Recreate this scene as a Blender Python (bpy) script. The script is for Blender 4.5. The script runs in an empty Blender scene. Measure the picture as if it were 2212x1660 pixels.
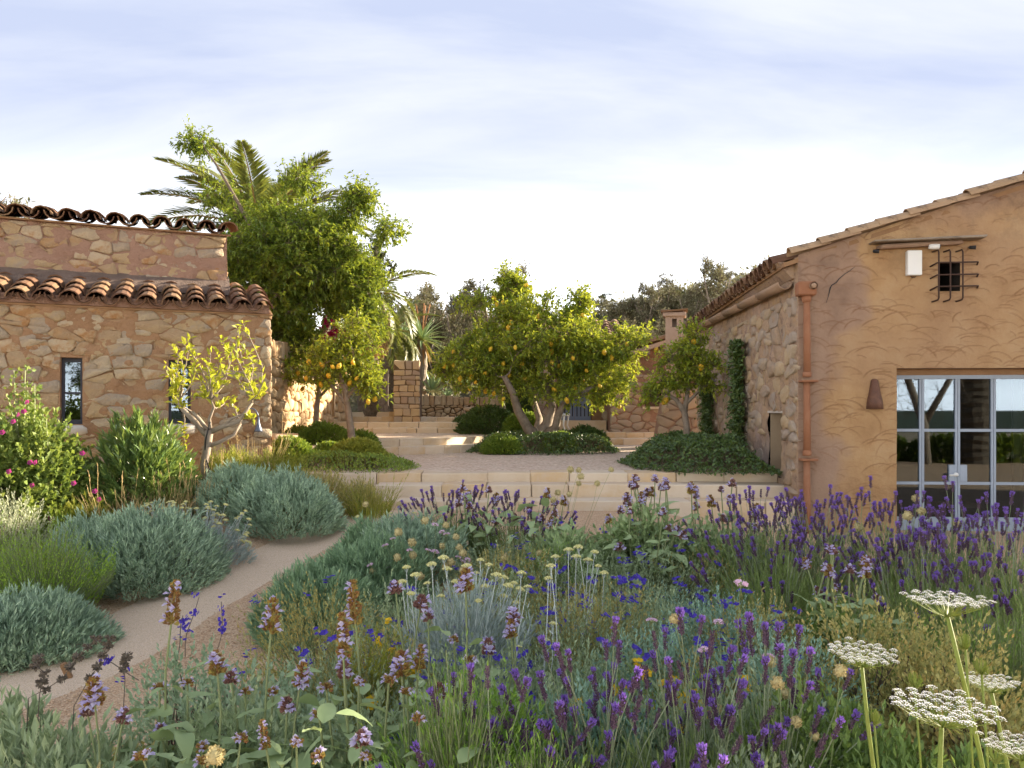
import bpy, math, random
import numpy as np
from mathutils import Vector, Matrix, Quaternion, Euler

SC = bpy.context.scene
COL = SC.collection
# ---------------------------------------------------------------- camera
F, CX, HY, CZ = 1728.0, 1106.0, 889.0, 1.55      # survey units: a 2212 px wide sheet, eye level row 889, eye 1.55 m
cam = bpy.data.cameras.new('camera'); camo = bpy.data.objects.new('camera', cam); COL.objects.link(camo)
camo.location = (0, 0, CZ); camo.rotation_euler = (math.radians(90), 0, 0)
cam.sensor_width = 36; cam.lens = F / 2212 * 36; cam.shift_y = 59 / 2212
cam.clip_start = .05; cam.clip_end = 3000
SC.camera = camo
# ---------------------------------------------------------------- sky and sun
SUN_AZ, SUN_EL = math.radians(62), math.radians(18.6)      # azimuth clockwise from +Y (view direction)
w = bpy.data.worlds.new('World'); SC.world = w; w.use_nodes = True
nt = w.node_tree; nd, lk = nt.nodes, nt.links; nd.clear()
out = nd.new('ShaderNodeOutputWorld'); bg = nd.new('ShaderNodeBackground'); bg.inputs[1].default_value = .105
sky = nd.new('ShaderNodeTexSky'); sky.sky_type = 'NISHITA'; sky.sun_disc = False
sky.sun_elevation = SUN_EL; sky.sun_rotation = SUN_AZ; sky.air_density = 1.0; sky.dust_density = .9; sky.ozone_density = 1.5
tc = nd.new('ShaderNodeTexCoord'); sp = nd.new('ShaderNodeSeparateXYZ'); lk.new(tc.outputs['Generated'], sp.inputs[0])
def wm(op, a, b):
    n = nd.new('ShaderNodeMath'); n.operation = op
    for i, v in enumerate((a, b)):
        if v is None: continue
        if isinstance(v, (int, float)): n.inputs[i].default_value = v
        else: lk.new(v, n.inputs[i])
    return n.outputs[0]
zz = wm('ADD', wm('MAXIMUM', sp.outputs[2], 0.0), .12)
cb = nd.new('ShaderNodeCombineXYZ'); lk.new(wm('DIVIDE', sp.outputs[0], zz), cb.inputs[0]); lk.new(wm('DIVIDE', sp.outputs[1], zz), cb.inputs[1])
mp = nd.new('ShaderNodeMapping'); mp.inputs['Rotation'].default_value = (0, 0, .35); mp.inputs['Scale'].default_value = (.42, 1.25, 1)
lk.new(cb.outputs[0], mp.inputs[0])
ns = nd.new('ShaderNodeTexNoise'); ns.inputs['Scale'].default_value = 1.1; ns.inputs['Detail'].default_value = 7; ns.inputs['Roughness'].default_value = .55
ns.inputs['Distortion'].default_value = .6
lk.new(mp.outputs[0], ns.inputs['Vector'])
rp = nd.new('ShaderNodeValToRGB'); rp.color_ramp.elements[0].position = .40; rp.color_ramp.elements[1].position = .64
rp.color_ramp.elements[0].color = (.45, .45, .45, 1); rp.color_ramp.elements[1].color = (1, 1, 1, 1)
lk.new(ns.outputs[0], rp.inputs[0])
mx = nd.new('ShaderNodeMix'); mx.data_type = 'RGBA'
veil = nd.new('ShaderNodeMapRange'); veil.inputs[1].default_value = .02; veil.inputs[2].default_value = .42; lk.new(sp.outputs[2], veil.inputs[0]); vf = wm('SUBTRACT', 1.0, wm('POWER', wm('SUBTRACT', 1.0, veil.outputs[0]), 4.0))
lk.new(wm('MULTIPLY', wm('ADD', wm('MULTIPLY', rp.outputs[0], .015), .985), vf), mx.inputs[0]); hs_ = nd.new('ShaderNodeHueSaturation'); hs_.inputs['Saturation'].default_value = .5; lk.new(sky.outputs[0], hs_.inputs['Color'])
hm = nd.new('ShaderNodeMix'); hm.data_type = 'RGBA'; hm.inputs[0].default_value = .62; lk.new(hs_.outputs[0], hm.inputs[6]); hm.inputs[7].default_value = (12.5, 12.2, 11.8, 1)  # pale horizon haze, brightness raised to add fill in the shade
lk.new(hm.outputs[2], mx.inputs[6])
cl = nd.new('ShaderNodeMix'); cl.data_type = 'RGBA'; lk.new(wm('MULTIPLY', wm('SUBTRACT', rp.outputs[0], .45), 1.8), cl.inputs[0]); cl.inputs[6].default_value = (.56, .64, .87, 1); cl.inputs[7].default_value = (.92, .96, 1.06, 1)
lk.new(cl.outputs[2], mx.inputs[7])
lk.new(mx.outputs[2], bg.inputs[0]); lk.new(bg.outputs[0], out.inputs[0])
sl = bpy.data.lights.new('sun', 'SUN'); sl.energy = 2.35; sl.angle = math.radians(1.2); sl.color = (1, .86, .66)
so = bpy.data.objects.new('sun', sl); COL.objects.link(so)
sd = Vector((math.sin(SUN_AZ) * math.cos(SUN_EL), math.cos(SUN_AZ) * math.cos(SUN_EL), math.sin(SUN_EL)))
so.rotation_euler = sd.to_track_quat('Z', 'Y').to_euler(); so.location = sd * 60
SC.view_settings.view_transform = 'Standard'; SC.view_settings.look = 'None'
SC.view_settings.exposure = 3.3; SC.view_settings.gamma = 1; SC.view_settings.use_curve_mapping = False

# ---------------------------------------------------------------- helpers
R = np.random.default_rng(7)
random.seed(7)
def Wp(px, py, D): return Vector(((px - CX) * D / F, D, CZ - (py - HY) * D / F))
def Xp(px, D): return (px - CX) * D / F
def Zp(py, D): return CZ - (py - HY) * D / F
def nrm(v): return v / np.maximum(np.linalg.norm(v, axis=-1, keepdims=True), 1e-9)
def rsph(n, rng=R): return nrm(rng.normal(size=(n, 3)))
def sstep(a, b, x):
    t = np.clip((x - a) / (b - a), 0, 1); return t * t * (3 - 2 * t)
_lat = np.random.default_rng(3).random((64, 64))
def vn(x, y):
    x = np.asarray(x, float); y = np.asarray(y, float)
    xi = np.floor(x).astype(int); yi = np.floor(y).astype(int); fx = x - xi; fy = y - yi
    fx = fx * fx * (3 - 2 * fx); fy = fy * fy * (3 - 2 * fy)
    g = lambda i, j: _lat[i % 64, j % 64]
    return (g(xi, yi) * (1 - fx) + g(xi + 1, yi) * fx) * (1 - fy) + (g(xi, yi + 1) * (1 - fx) + g(xi + 1, yi + 1) * fx) * fy
def fbm(x, y, o=4):
    s = 0; a = .5; x = np.asarray(x, float); y = np.asarray(y, float)
    for i in range(o): s = s + a * vn(x * 2 ** i + 17 * i, y * 2 ** i + 31 * i); a *= .5
    return s
def link(o, parent=None):
    COL.objects.link(o)
    if parent is not None: o.parent = parent
    return o
def mesh_np(name, V, Q=None, T=None, mats=(), qi=None, ti=None, smooth=False):
    V = np.asarray(V, np.float32).reshape(-1, 3)
    Q = np.zeros((0, 4), np.int32) if Q is None or len(Q) == 0 else np.asarray(Q, np.int32).reshape(-1, 4)
    T = np.zeros((0, 3), np.int32) if T is None or len(T) == 0 else np.asarray(T, np.int32).reshape(-1, 3)
    me = bpy.data.meshes.new(name); nq, n3 = len(Q), len(T)
    me.vertices.add(len(V)); me.vertices.foreach_set('co', V.ravel())
    me.loops.add(nq * 4 + n3 * 3); me.loops.foreach_set('vertex_index', np.concatenate([Q.ravel(), T.ravel()]).astype(np.int32))
    me.polygons.add(nq + n3)
    st = np.concatenate([np.arange(nq) * 4, nq * 4 + np.arange(n3) * 3]).astype(np.int32)
    me.polygons.foreach_set('loop_start', st)
    for m in mats: me.materials.append(m)
    if qi is not None or ti is not None:
        mi = np.concatenate([np.zeros(nq) if qi is None else qi, np.zeros(n3) if ti is None else ti]).astype(np.int32)
        me.polygons.foreach_set('material_index', mi)
    me.polygons.foreach_set('use_smooth', np.full(nq + n3, bool(smooth)))
    me.update(calc_edges=True)
    return me
class Acc:
    def __init__(s): s.V = []; s.Q = []; s.T = []; s.qi = []; s.ti = []; s.n = 0
    def add(s, V, Q=None, T=None, mi=0):
        V = np.asarray(V, float).reshape(-1, 3)
        if Q is not None and len(Q): Q = np.asarray(Q).reshape(-1, 4); s.Q.append(Q + s.n); s.qi.append(np.full(len(Q), mi))
        if T is not None and len(T): T = np.asarray(T).reshape(-1, 3); s.T.append(T + s.n); s.ti.append(np.full(len(T), mi))
        s.V.append(V); s.n += len(V); return s
    def mesh(s, name, mats, smooth=False):
        c = lambda L, k: np.concatenate(L) if L else np.zeros((0, k))
        return mesh_np(name, c(s.V, 3), c(s.Q, 4), c(s.T, 3), mats if isinstance(mats, (list, tuple)) else [mats],
                       np.concatenate(s.qi) if s.qi else None, np.concatenate(s.ti) if s.ti else None, smooth)
    def obj(s, name, mats, parent=None, smooth=False, kind=None):
        o = link(bpy.data.objects.new(name, s.mesh(name, mats, smooth)), parent)
        if kind: o['kind'] = kind
        return o
def tag(o, label, cat, group=None, kind=None):
    o['label'] = label; o['category'] = cat
    if group: o['group'] = group
    if kind: o['kind'] = kind
    return o
def thing(name, label, cat, loc=(0, 0, 0), rz=0, group=None):
    o = bpy.data.objects.new(name, None); o.location = loc; o.rotation_euler = (0, 0, rz); o.empty_display_size = .1
    link(o); return tag(o, label, cat, group)
def struct(o): o['kind'] = 'structure'; return o
def inst(name, me, parent, loc, rot=(0, 0, 0), sc=1.0):
    o = bpy.data.objects.new(name, me); o.location = loc
    if isinstance(rot, Quaternion): o.rotation_mode = 'QUATERNION'; o.rotation_quaternion = rot
    else: o.rotation_euler = rot
    o.scale = (sc, sc, sc) if isinstance(sc, (int, float)) else sc
    return link(o, parent)
def zquat(d, spin=0.0):
    return Vector(d).to_track_quat('Z', 'Y') @ Quaternion((0, 0, 1), spin)

BOXQ = np.array([[0, 3, 2, 1], [4, 5, 6, 7], [0, 1, 5, 4], [1, 2, 6, 5], [2, 3, 7, 6], [3, 0, 4, 7]])
def boxv(x0, x1, y0, y1, z0, z1):
    return np.array([[x0, y0, z0], [x1, y0, z0], [x1, y1, z0], [x0, y1, z0], [x0, y0, z1], [x1, y0, z1], [x1, y1, z1], [x0, y1, z1]], float)
def box(acc, x0, x1, y0, y1, z0, z1, mi=0): acc.add(boxv(x0, x1, y0, y1, z0, z1), BOXQ, None, mi); return acc
def cbox(x0, x1, y0, y1, z0, z1, c=.008, jit=0.0, rng=R):
    """box with chamfered edges"""
    V = []; ids = {}
    X = (x0, x1); Y = (y0, y1); Z = (z0, z1)
    for i in (0, 1):
        for j in (0, 1):
            for k in (0, 1):
                p = np.array([X[i], Y[j], Z[k]], float) + rng.normal(size=3) * jit
                s = np.array([1 - 2 * i, 1 - 2 * j, 1 - 2 * k]) * c
                for a in range(3):          # vertex on the face with normal axis a
                    q = p.copy()
                    for b in range(3):
                        if b != a: q[b] += s[b]
                    ids[i, j, k, a] = len(V); V.append(q)
    Q = []; T = []
    g = lambda t, a: ids[t[0], t[1], t[2], a]
    for a in range(3):
        b, c2 = (a + 1) % 3, (a + 2) % 3
        for v in (0, 1):
            t = [[0, 0, 0] for _ in range(4)]
            for n, (p, q) in enumerate(((0, 0), (1, 0), (1, 1), (0, 1))): t[n][a] = v; t[n][b] = p; t[n][c2] = q
            f = [g(x, a) for x in t]; Q.append(f if v else f[::-1])
        for p in (0, 1):                    # edges along axis a
            for q in (0, 1):
                t0 = [0, 0, 0]; t1 = [0, 0, 0]; t0[a] = 0; t1[a] = 1
                t0[b] = t1[b] = p; t0[c2] = t1[c2] = q
                f = [g(t0, b), g(t1, b), g(t1, c2), g(t0, c2)]
                Q.append(f if p == q else f[::-1])
    for i in (0, 1):
        for j in (0, 1):
            for k in (0, 1):
                f = [g((i, j, k), 0), g((i, j, k), 1), g((i, j, k), 2)]
                T.append(f if (i + j + k) % 2 == 1 else f[::-1])
    return np.array(V), np.array(Q), np.array(T)
def cboxobj(name, mat, parent, b, c=.008, jit=0.0):
    a = Acc(); a.add(*cbox(*b, c, jit)); return a.obj(name, mat, parent)
def tube(pts, rad, n=8, cap=True):
    P = np.asarray(pts, float); k = len(P); rad = np.broadcast_to(np.asarray(rad, float), (k,))
    Tn = nrm(np.gradient(P, axis=0)); ref = np.array([0, 0, 1.]) if abs(Tn[0][2]) < .9 else np.array([1., 0, 0])
    A = nrm(np.cross(Tn[0], ref)); rings = []
    for i in range(k):
        A = A - Tn[i] * np.dot(A, Tn[i]); A = A / max(np.linalg.norm(A), 1e-9); B = np.cross(Tn[i], A)
        th = np.arange(n) * 2 * math.pi / n
        rings.append(P[i] + rad[i] * (np.cos(th)[:, None] * A + np.sin(th)[:, None] * B))
    V = np.concatenate(rings); Q = []
    for i in range(k - 1):
        for j in range(n): Q.append([i * n + j, i * n + (j + 1) % n, (i + 1) * n + (j + 1) % n, (i + 1) * n + j])
    T = []
    if cap:
        V = np.concatenate([V, P[:1], P[-1:]]); c0 = k * n
        for j in range(n): T.append([c0, (j + 1) % n, j]); T.append([c0 + 1, (k - 1) * n + j, (k - 1) * n + (j + 1) % n])
    return V, np.array(Q), np.array(T) if T else None
def stems(P0, P1, bend, r, seg=3, taper=.6):
    """many thin three sided stems; bend = sideways offset vector at mid height"""
    P0 = np.asarray(P0); P1 = np.asarray(P1); n = len(P0); r = np.broadcast_to(np.asarray(r, float), (n,))
    d = nrm(P1 - P0); A = nrm(np.cross(d, np.array([.31, .9, .28]))); B = np.cross(d, A)
    V = np.zeros((n, seg + 1, 3, 3))
    for s in range(seg + 1):
        t = s / seg; c = P0 + (P1 - P0) * t + bend * (4 * t * (1 - t)); rr = r * (1 - (1 - taper) * t)
        for j in range(3):
            th = j * 2.094; V[:, s, j] = c + rr[:, None] * (math.cos(th) * A + math.sin(th) * B)
    base = (np.arange(n) * (seg + 1) * 3)[:, None, None, None]
    s = np.arange(seg)[None, :, None, None] * 3; j = np.arange(3)[None, None, :, None]; j2 = (j + 1) % 3
    Q = np.concatenate([base + s + j, base + s + j2, base + s + 3 + j2, base + s + 3 + j], axis=3)
    return V.reshape(-1, 3), Q.reshape(-1, 4)
def leafq(P, D, L, Wd, fold=.15, mid=.42, up=None, droop=0.0, rng=R):
    """folded leaf blades, one quad each"""
    n = len(P); L = np.broadcast_to(np.asarray(L, float), (n,))[:, None]; Wd = np.broadcast_to(np.asarray(Wd, float), (n,))[:, None]
    U = rsph(n, rng) if up is None else nrm(np.asarray(up) + rsph(n, rng) * .35)
    S = nrm(np.cross(D, U)); N = np.cross(S, D)
    m = P + D * L * mid + N * Wd * fold
    V = np.stack([P, m + S * Wd * .5, P + D * L - np.array([0, 0, 1.]) * (droop * L), m - S * Wd * .5], axis=1)
    return V.reshape(-1, 3), np.arange(n * 4).reshape(-1, 4)

# ---------------------------------------------------------------- materials
MAT = {}
def _new(name):
    m = bpy.data.materials.new(name); m.use_nodes = True; MAT[name] = m
    t = m.node_tree; t.nodes.clear(); o = t.nodes.new('ShaderNodeOutputMaterial'); b = t.nodes.new('ShaderNodeBsdfPrincipled')
    t.links.new(b.outputs[0], o.inputs[0]); return m, t, b, o
def ramp(t, cols, fac, pos=None):
    r = t.nodes.new('ShaderNodeValToRGB'); e = r.color_ramp.elements
    while len(e) < len(cols): e.new(.5)
    for i, c in enumerate(cols): e[i].position = (i / max(1, len(cols) - 1)) if pos is None else pos[i]; e[i].color = (*c, 1)
    t.links.new(fac, r.inputs[0]); return r.outputs[0]
def noise(t, scale, detail=5, rough=.6, vec=None, dist=0.0):
    n = t.nodes.new('ShaderNodeTexNoise'); n.inputs['Scale'].default_value = scale; n.inputs['Detail'].default_value = detail
    n.inputs['Roughness'].default_value = rough; n.inputs['Distortion'].default_value = dist
    if vec is not None: t.links.new(vec, n.inputs['Vector'])
    return n.outputs[0]
def mixc(t, fac, a, b, mode='MIX'):
    m = t.nodes.new('ShaderNodeMix'); m.data_type = 'RGBA'; m.blend_type = mode
    for s, v in ((0, fac), (6, a), (7, b)):
        if isinstance(v, (int, float)): m.inputs[s].default_value = v
        elif isinstance(v, tuple): m.inputs[s].default_value = (*v, 1)
        else: t.links.new(v, m.inputs[s])
    return m.outputs[2]
def mth(t, op, a, b=0.0):
    n = t.nodes.new('ShaderNodeMath'); n.operation = op
    for i, v in enumerate((a, b)):
        if isinstance(v, (int, float)): n.inputs[i].default_value = v
        else: t.links.new(v, n.inputs[i])
    return n.outputs[0]
def coord(t, k='Object'): return t.nodes.new('ShaderNodeTexCoord').outputs[k]
def bump(t, b, h, strength=.5, dist=.02):
    n = t.nodes.new('ShaderNodeBump'); n.inputs['Strength'].default_value = strength; n.inputs['Distance'].default_value = dist
    t.links.new(h, n.inputs['Height']); t.links.new(n.outputs[0], b.inputs['Normal'])
def surf(name, cols, scale=3.0, rough=.85, bmp=.4, bscale=40.0, bdist=.01, objrnd=0.0, detail=6, spec=.3, metal=0.0, dirt=None, island=0.0):
    m, t, b, o = _new(name); v = coord(t)
    f = noise(t, scale, detail, .62, v)
    f = mth(t, 'ADD', mth(t, 'MULTIPLY', mth(t, 'SUBTRACT', f, .5), 1.7), .5)
    if objrnd:
        ob = t.nodes.new('ShaderNodeObjectInfo').outputs['Random']
        f = mth(t, 'ADD', mth(t, 'MULTIPLY', f, 1 - objrnd), mth(t, 'MULTIPLY', ob, objrnd))
    if island:
        g = t.nodes.new('ShaderNodeNewGeometry').outputs['Random Per Island']
        f = mth(t, 'ADD', mth(t, 'MULTIPLY', f, 1 - island), mth(t, 'MULTIPLY', g, island))
    c = ramp(t, cols, f)
    if dirt:
        d = noise(t, dirt[1], 6, .7, v); dm = ramp(t, [(0, 0, 0), (1, 1, 1)], d, [dirt[2], dirt[2] + .15])
        c = mixc(t, dm, c, dirt[0])
    t.links.new(c, b.inputs['Base Color']); b.inputs['Roughness'].default_value = rough
    b.inputs['Specular IOR Level'].default_value = spec; b.inputs['Metallic'].default_value = metal
    if bmp: bump(t, b, noise(t, bscale, 6, .65, v), bmp, bdist)
    return m
def leafmat(name, cols, trans=.35, rough=.5, spec=.35, tcol=None, nsc=2.5):
    cols = [tuple(min(.72, v * 1.40) for v in c) for c in cols]
    m, t, b, o = _new(name)
    g = t.nodes.new('ShaderNodeNewGeometry').outputs['Random Per Island']
    n = noise(t, nsc, 3, .6, coord(t))
    f = mth(t, 'ADD', mth(t, 'MULTIPLY', g, .65), mth(t, 'SUBTRACT', mth(t, 'MULTIPLY', n, 1.1), .37))
    c = ramp(t, cols, f)
    t.links.new(c, b.inputs['Base Color']); b.inputs['Roughness'].default_value = rough; b.inputs['Specular IOR Level'].default_value = spec
    if trans:
        tr = t.nodes.new('ShaderNodeBsdfTranslucent')
        tcn = mixc(t, .5, c, tcol if tcol else (.30, .36, .03), 'MIX'); t.links.new(tcn, tr.inputs[0])
        ms = t.nodes.new('ShaderNodeMixShader'); ms.inputs[0].default_value = trans
        t.links.new(b.outputs[0], ms.inputs[1]); t.links.new(tr.outputs[0], ms.inputs[2]); t.links.new(ms.outputs[0], o.inputs[0])
    return m
M = {}
# masonry
M['mortar'] = surf('pink_mortar', [(0.216, 0.118, 0.061), (0.298, 0.171, 0.091), (0.343, 0.209, 0.114)], 2.2, .95, 1.0, 22, .035, dirt=((.16, .09, .05), 1.3, .60))
M['mortar_up'] = surf('rose_mortar', [(0.224, 0.128, 0.084), (0.296, 0.176, 0.120), (0.336, 0.212, 0.148)], 2.0, .95, 1.0, 22, .035, dirt=((.18, .11, .075), 1.2, .60))
M['stone'] = surf('rubble_stone', [(0.228, 0.114, 0.049), (0.334, 0.198, 0.091), (0.319, 0.220, 0.129), (0.365, 0.258, 0.137), (0.289, 0.228, 0.167), (0.410, 0.319, 0.205), (0.319, 0.167, 0.068), (0.350, 0.213, 0.099)], 9, .92, .9, 24, .03, objrnd=.66)
M['drystone'] = surf('dry_stone', [(0.326, 0.208, 0.109), (0.427, 0.304, 0.168), (0.466, 0.352, 0.218), (0.388, 0.240, 0.118), (0.481, 0.384, 0.252)], 5, .9, .5, 30, .012, objrnd=.7)
M['joint'] = surf('joint_backing', [(.10, .065, .035), (.16, .10, .055)], 6, .95, .5, 30)  # dark backing seen in the joints between stones
M['ashlar'] = surf('step_slab', [(0.421, 0.290, 0.174), (0.544, 0.430, 0.301), (0.590, 0.490, 0.370), (0.534, 0.381, 0.220), (0.507, 0.449, 0.383)], 3.5, .85, .35, 35, .006, objrnd=.55, dirt=((.30, .22, .13), 3, .62))
M['slab_edge'] = surf('tread_mortar', [(.50, .43, .35), (.60, .53, .45)], 8, .9, .4, 60)
M['rear'] = surf('rear_stone', [(0.257, 0.164, 0.109), (0.343, 0.242, 0.164), (0.312, 0.250, 0.187), (0.406, 0.304, 0.203), (0.367, 0.226, 0.125)], 4, .92, .6, 30, .012, objrnd=.7)
M['sill'] = surf('white_sill', [(0.408, 0.357, 0.306), (0.510, 0.468, 0.408)], 6, .8, .5, 30)
M['terra'] = surf('roof_tile', [(0.054, 0.031, 0.021), (0.109, 0.054, 0.031), (0.159, 0.083, 0.043), (0.202, 0.123, 0.065), (0.094, 0.061, 0.043)], 5, .9, .5, 45, .008, objrnd=.6, dirt=((.07, .05, .04), 7, .58))
M['verge'] = surf('verge_tile', [(0.264, 0.168, 0.096), (0.344, 0.232, 0.136), (0.304, 0.192, 0.112)], 5, .9, .5, 45, .008, objrnd=.6, dirt=((.10, .075, .055), 6, .56))
M['pipe'] = surf('terracotta_pipe', [(0.197, 0.076, 0.036), (0.262, 0.114, 0.056), (0.295, 0.152, 0.088)], 4, .75, .25, 30, dirt=((.25, .16, .10), 6, .62))
M['gutter'] = surf('clay_gutter', [(0.240, 0.152, 0.096), (0.304, 0.200, 0.128), (0.240, 0.168, 0.112)], 5, .85, .4, 30, dirt=((.16, .12, .08), 5, .58))
M['iron'] = surf('rusty_iron', [(.035, .018, .012), (.06, .03, .02)], 12, .7, .4, 60)
M['lampclay'] = surf('glazed_clay', [(.05, .028, .02), (.11, .05, .03), (.16, .08, .045)], 14, .6, .6, 40)
M['white'] = surf('white_metal', [(0.630, 0.621, 0.576), (0.702, 0.693, 0.657)], 4, .5, .1, 30, dirt=((.45, .42, .33), 9, .70))
M['grey'] = surf('zinc_lamp', [(.10, .12, .16), (.14, .16, .21)], 6, .4, .1, 30, metal=.5)
M['black'] = surf('black_plastic', [(.012, .012, .014), (.022, .02, .02)], 10, .5, .1, 30)
M['frame'] = surf('blue_grey_paint', [(0.240, 0.280, 0.336), (0.288, 0.328, 0.384)], 5, .5, .12, 40, dirt=((.22, .24, .27), 6, .68))
M['dframe'] = surf('charcoal_frame', [(.035, .035, .045), (.055, .055, .07)], 6, .5, .1, 30)
M['bluedoor'] = surf('slate_blue_door', [(.17, .20, .28), (.22, .25, .33)], 4, .65, .2, 40)
M['wood'] = surf('grey_wood', [(.13, .10, .08), (.22, .18, .15), (.26, .21, .17)], 9, .85, .5, 50)
M['brownwood'] = surf('brown_wood', [(.20, .11, .05), (.28, .16, .08)], 7, .8, .4, 40)
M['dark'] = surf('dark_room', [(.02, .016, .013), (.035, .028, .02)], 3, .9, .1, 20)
M['curtain'] = surf('linen_curtain', [(.42, .38, .31), (.50, .46, .38)], 6, .9, .2, 80)
M['slabgrey'] = surf('lichen_slab', [(.13, .10, .07), (.24, .19, .14), (.30, .25, .19)], 6, .95, .8, 40, .015)
M['chim'] = surf('rose_render', [(0.302, 0.216, 0.163), (0.360, 0.264, 0.206)], 2, .9, .4, 35)
# ground
M['soil'] = surf('garden_soil', [(.20, .13, .08), (.31, .21, .13), (.42, .30, .20)], 7, .95, .9, 60, .03)
M['hillsoil'] = surf('hill_scrub', [(.07, .065, .03), (.12, .105, .05), (.16, .13, .07)], 1.2, .95, .8, 6, .2)
M['field'] = surf('dry_field', [(.26, .20, .12), (.34, .27, .17), (.40, .32, .21)], .3, .95, .6, 6, .1)
M['brush'] = surf('grass_floor', [(.10, .12, .035), (.16, .16, .05)], 2, .95, .6, 30, .05)
def gravelmat(name, cols, sc, bs):
    m, t, b, o = _new(name); v = coord(t)
    vo = t.nodes.new('ShaderNodeTexVoronoi'); vo.inputs['Scale'].default_value = sc; t.links.new(v, vo.inputs['Vector'])
    s = t.nodes.new('ShaderNodeSeparateColor'); t.links.new(vo.outputs['Color'], s.inputs[0])
    c = ramp(t, cols, mth(t, 'ADD', mth(t, 'MULTIPLY', s.outputs[0], .7), mth(t, 'MULTIPLY', noise(t, 2.2, 6, .65, v), .45)))
    c = mixc(t, ramp(t, [(1, 1, 1), (0, 0, 0)], vo.outputs['Distance'], [.0, 1]), mixc(t, .55, c, (.12, .08, .05)), c)
    t.links.new(c, b.inputs['Base Color']); b.inputs['Roughness'].default_value = .95; b.inputs['Specular IOR Level'].default_value = .2
    bump(t, b, mth(t, 'SUBTRACT', mth(t, 'MULTIPLY', noise(t, 6, 5, .6, v), .6), vo.outputs['Distance']), bs, .012); return m
M['gravel'] = gravelmat('path_gravel', [(0.500, 0.312, 0.172), (0.699, 0.468, 0.287), (0.800, 0.600, 0.402)], 95, .9)
M['sand'] = gravelmat('path_sand', [(0.667, 0.486, 0.317), (0.729, 0.559, 0.390), (0.781, 0.622, 0.461)], 160, .3)
M['cobble'] = gravelmat('cobble_paving', [(0.495, 0.360, 0.267), (0.689, 0.526, 0.402), (0.800, 0.680, 0.532)], 24, 1.0)
M['sidestone'] = surf('side_stone', [(0.265, 0.172, 0.109), (0.374, 0.265, 0.172), (0.343, 0.281, 0.226), (0.437, 0.328, 0.203), (0.390, 0.257, 0.133)], 8, .95, 1.0, 22, .03, objrnd=.6)
M['pebble'] = surf('pebble', [(.36, .23, .13), (.54, .38, .24), (.66, .50, .34)], 30, .9, 0, island=.8)
# plaster of the big gable: attributes 'wear' (groove dirt and relief shade painted along trowel edges) and 'patch' (ochre repair)
m, t, b, o = _new('trowelled_plaster'); v = coord(t); M['plaster'] = m
def attr(t, n): a = t.nodes.new('ShaderNodeAttribute'); a.attribute_name = n; return a.outputs['Fac']
n1 = noise(t, 1.6, 7, .65, v)
ca = ramp(t, [(.20, .128, .088), (.285, .187, .128), (.33, .227, .156)], n1, [.3, .5, .72])
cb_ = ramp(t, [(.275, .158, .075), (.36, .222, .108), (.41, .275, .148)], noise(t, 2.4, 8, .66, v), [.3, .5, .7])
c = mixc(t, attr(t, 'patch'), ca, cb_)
c = mixc(t, mth(t, 'MULTIPLY', attr(t, 'groove_dirt_shade'), .78), c, (.17, .08, .035))
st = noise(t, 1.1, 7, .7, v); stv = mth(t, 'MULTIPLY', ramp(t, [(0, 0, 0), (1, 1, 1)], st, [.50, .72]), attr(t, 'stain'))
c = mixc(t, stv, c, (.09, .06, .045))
t.links.new(c, b.inputs['Base Color']); b.inputs['Roughness'].default_value = .92; b.inputs['Specular IOR Level'].default_value = .2
bump(t, b, noise(t, 15, 9, .72, v), .75, .022)
m, t, b, o = _new('rough_side_plaster'); v = coord(t); M['side'] = m
c = ramp(t, [(.13, .085, .06), (.28, .185, .12), (.36, .25, .165), (.37, .235, .11), (.31, .25, .21)], noise(t, 6.5, 9, .78, v), [.34, .44, .52, .60, .68])
c = mixc(t, ramp(t, [(0, 0, 0), (1, 1, 1)], noise(t, .9, 4, .5, v), [.50, .62]), c, mixc(t, .55, c, (.36, .27, .24)))
t.links.new(c, b.inputs['Base Color']); b.inputs['Roughness'].default_value = .95; bump(t, b, noise(t, 16, 8, .7, v), .9, .03)
# glass
m, t, b, o = _new('window_glass'); M['glass'] = m
g = t.nodes.new('ShaderNodeBsdfGlossy'); g.inputs['Roughness'].default_value = .015; g.inputs[0].default_value = (.62, .74, .88, 1)
tr = t.nodes.new('ShaderNodeBsdfTransparent'); tr.inputs[0].default_value = (.5, .52, .5, 1)
lw = t.nodes.new('ShaderNodeFresnel'); lw.inputs[0].default_value = 1.75
ms = t.nodes.new('ShaderNodeMixShader'); t.links.new(mth(t, 'ADD', mth(t, 'MULTIPLY', lw.outputs[0], .8), .03), ms.inputs[0])
t.links.new(tr.outputs[0], ms.inputs[1]); t.links.new(g.outputs[0], ms.inputs[2]); t.links.new(ms.outputs[0], o.inputs[0])
# bark and leaves
M['bark'] = surf('grey_bark', [(.13, .10, .07), (.24, .19, .14), (.32, .26, .20)], 9, .9, .7, 35, .02)
M['palebark'] = surf('pale_bark', [(.17, .13, .09), (.25, .20, .15), (.32, .26, .20)], 8, .85, .5, 30, .01)
M['palmbark'] = surf('palm_bark', [(.06, .045, .03), (.13, .10, .07), (.18, .14, .10)], 12, .95, .9, 20, .05)
M['twig'] = surf('twig', [(.10, .075, .05), (.17, .13, .09)], 10, .9, .2, 40)
M['lemonleaf'] = leafmat('lemon_leaf', [(0.070, 0.123, 0.018), (0.133, 0.200, 0.024), (0.240, 0.291, 0.030), (0.406, 0.414, 0.041)], .42, .38, .5, (.42, .38, .02))
M['youngleaf'] = leafmat('young_leaf', [(.16, .20, .02), (.27, .29, .025), (.38, .36, .035)], .5, .45, .4, (.55, .52, .03))
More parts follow.
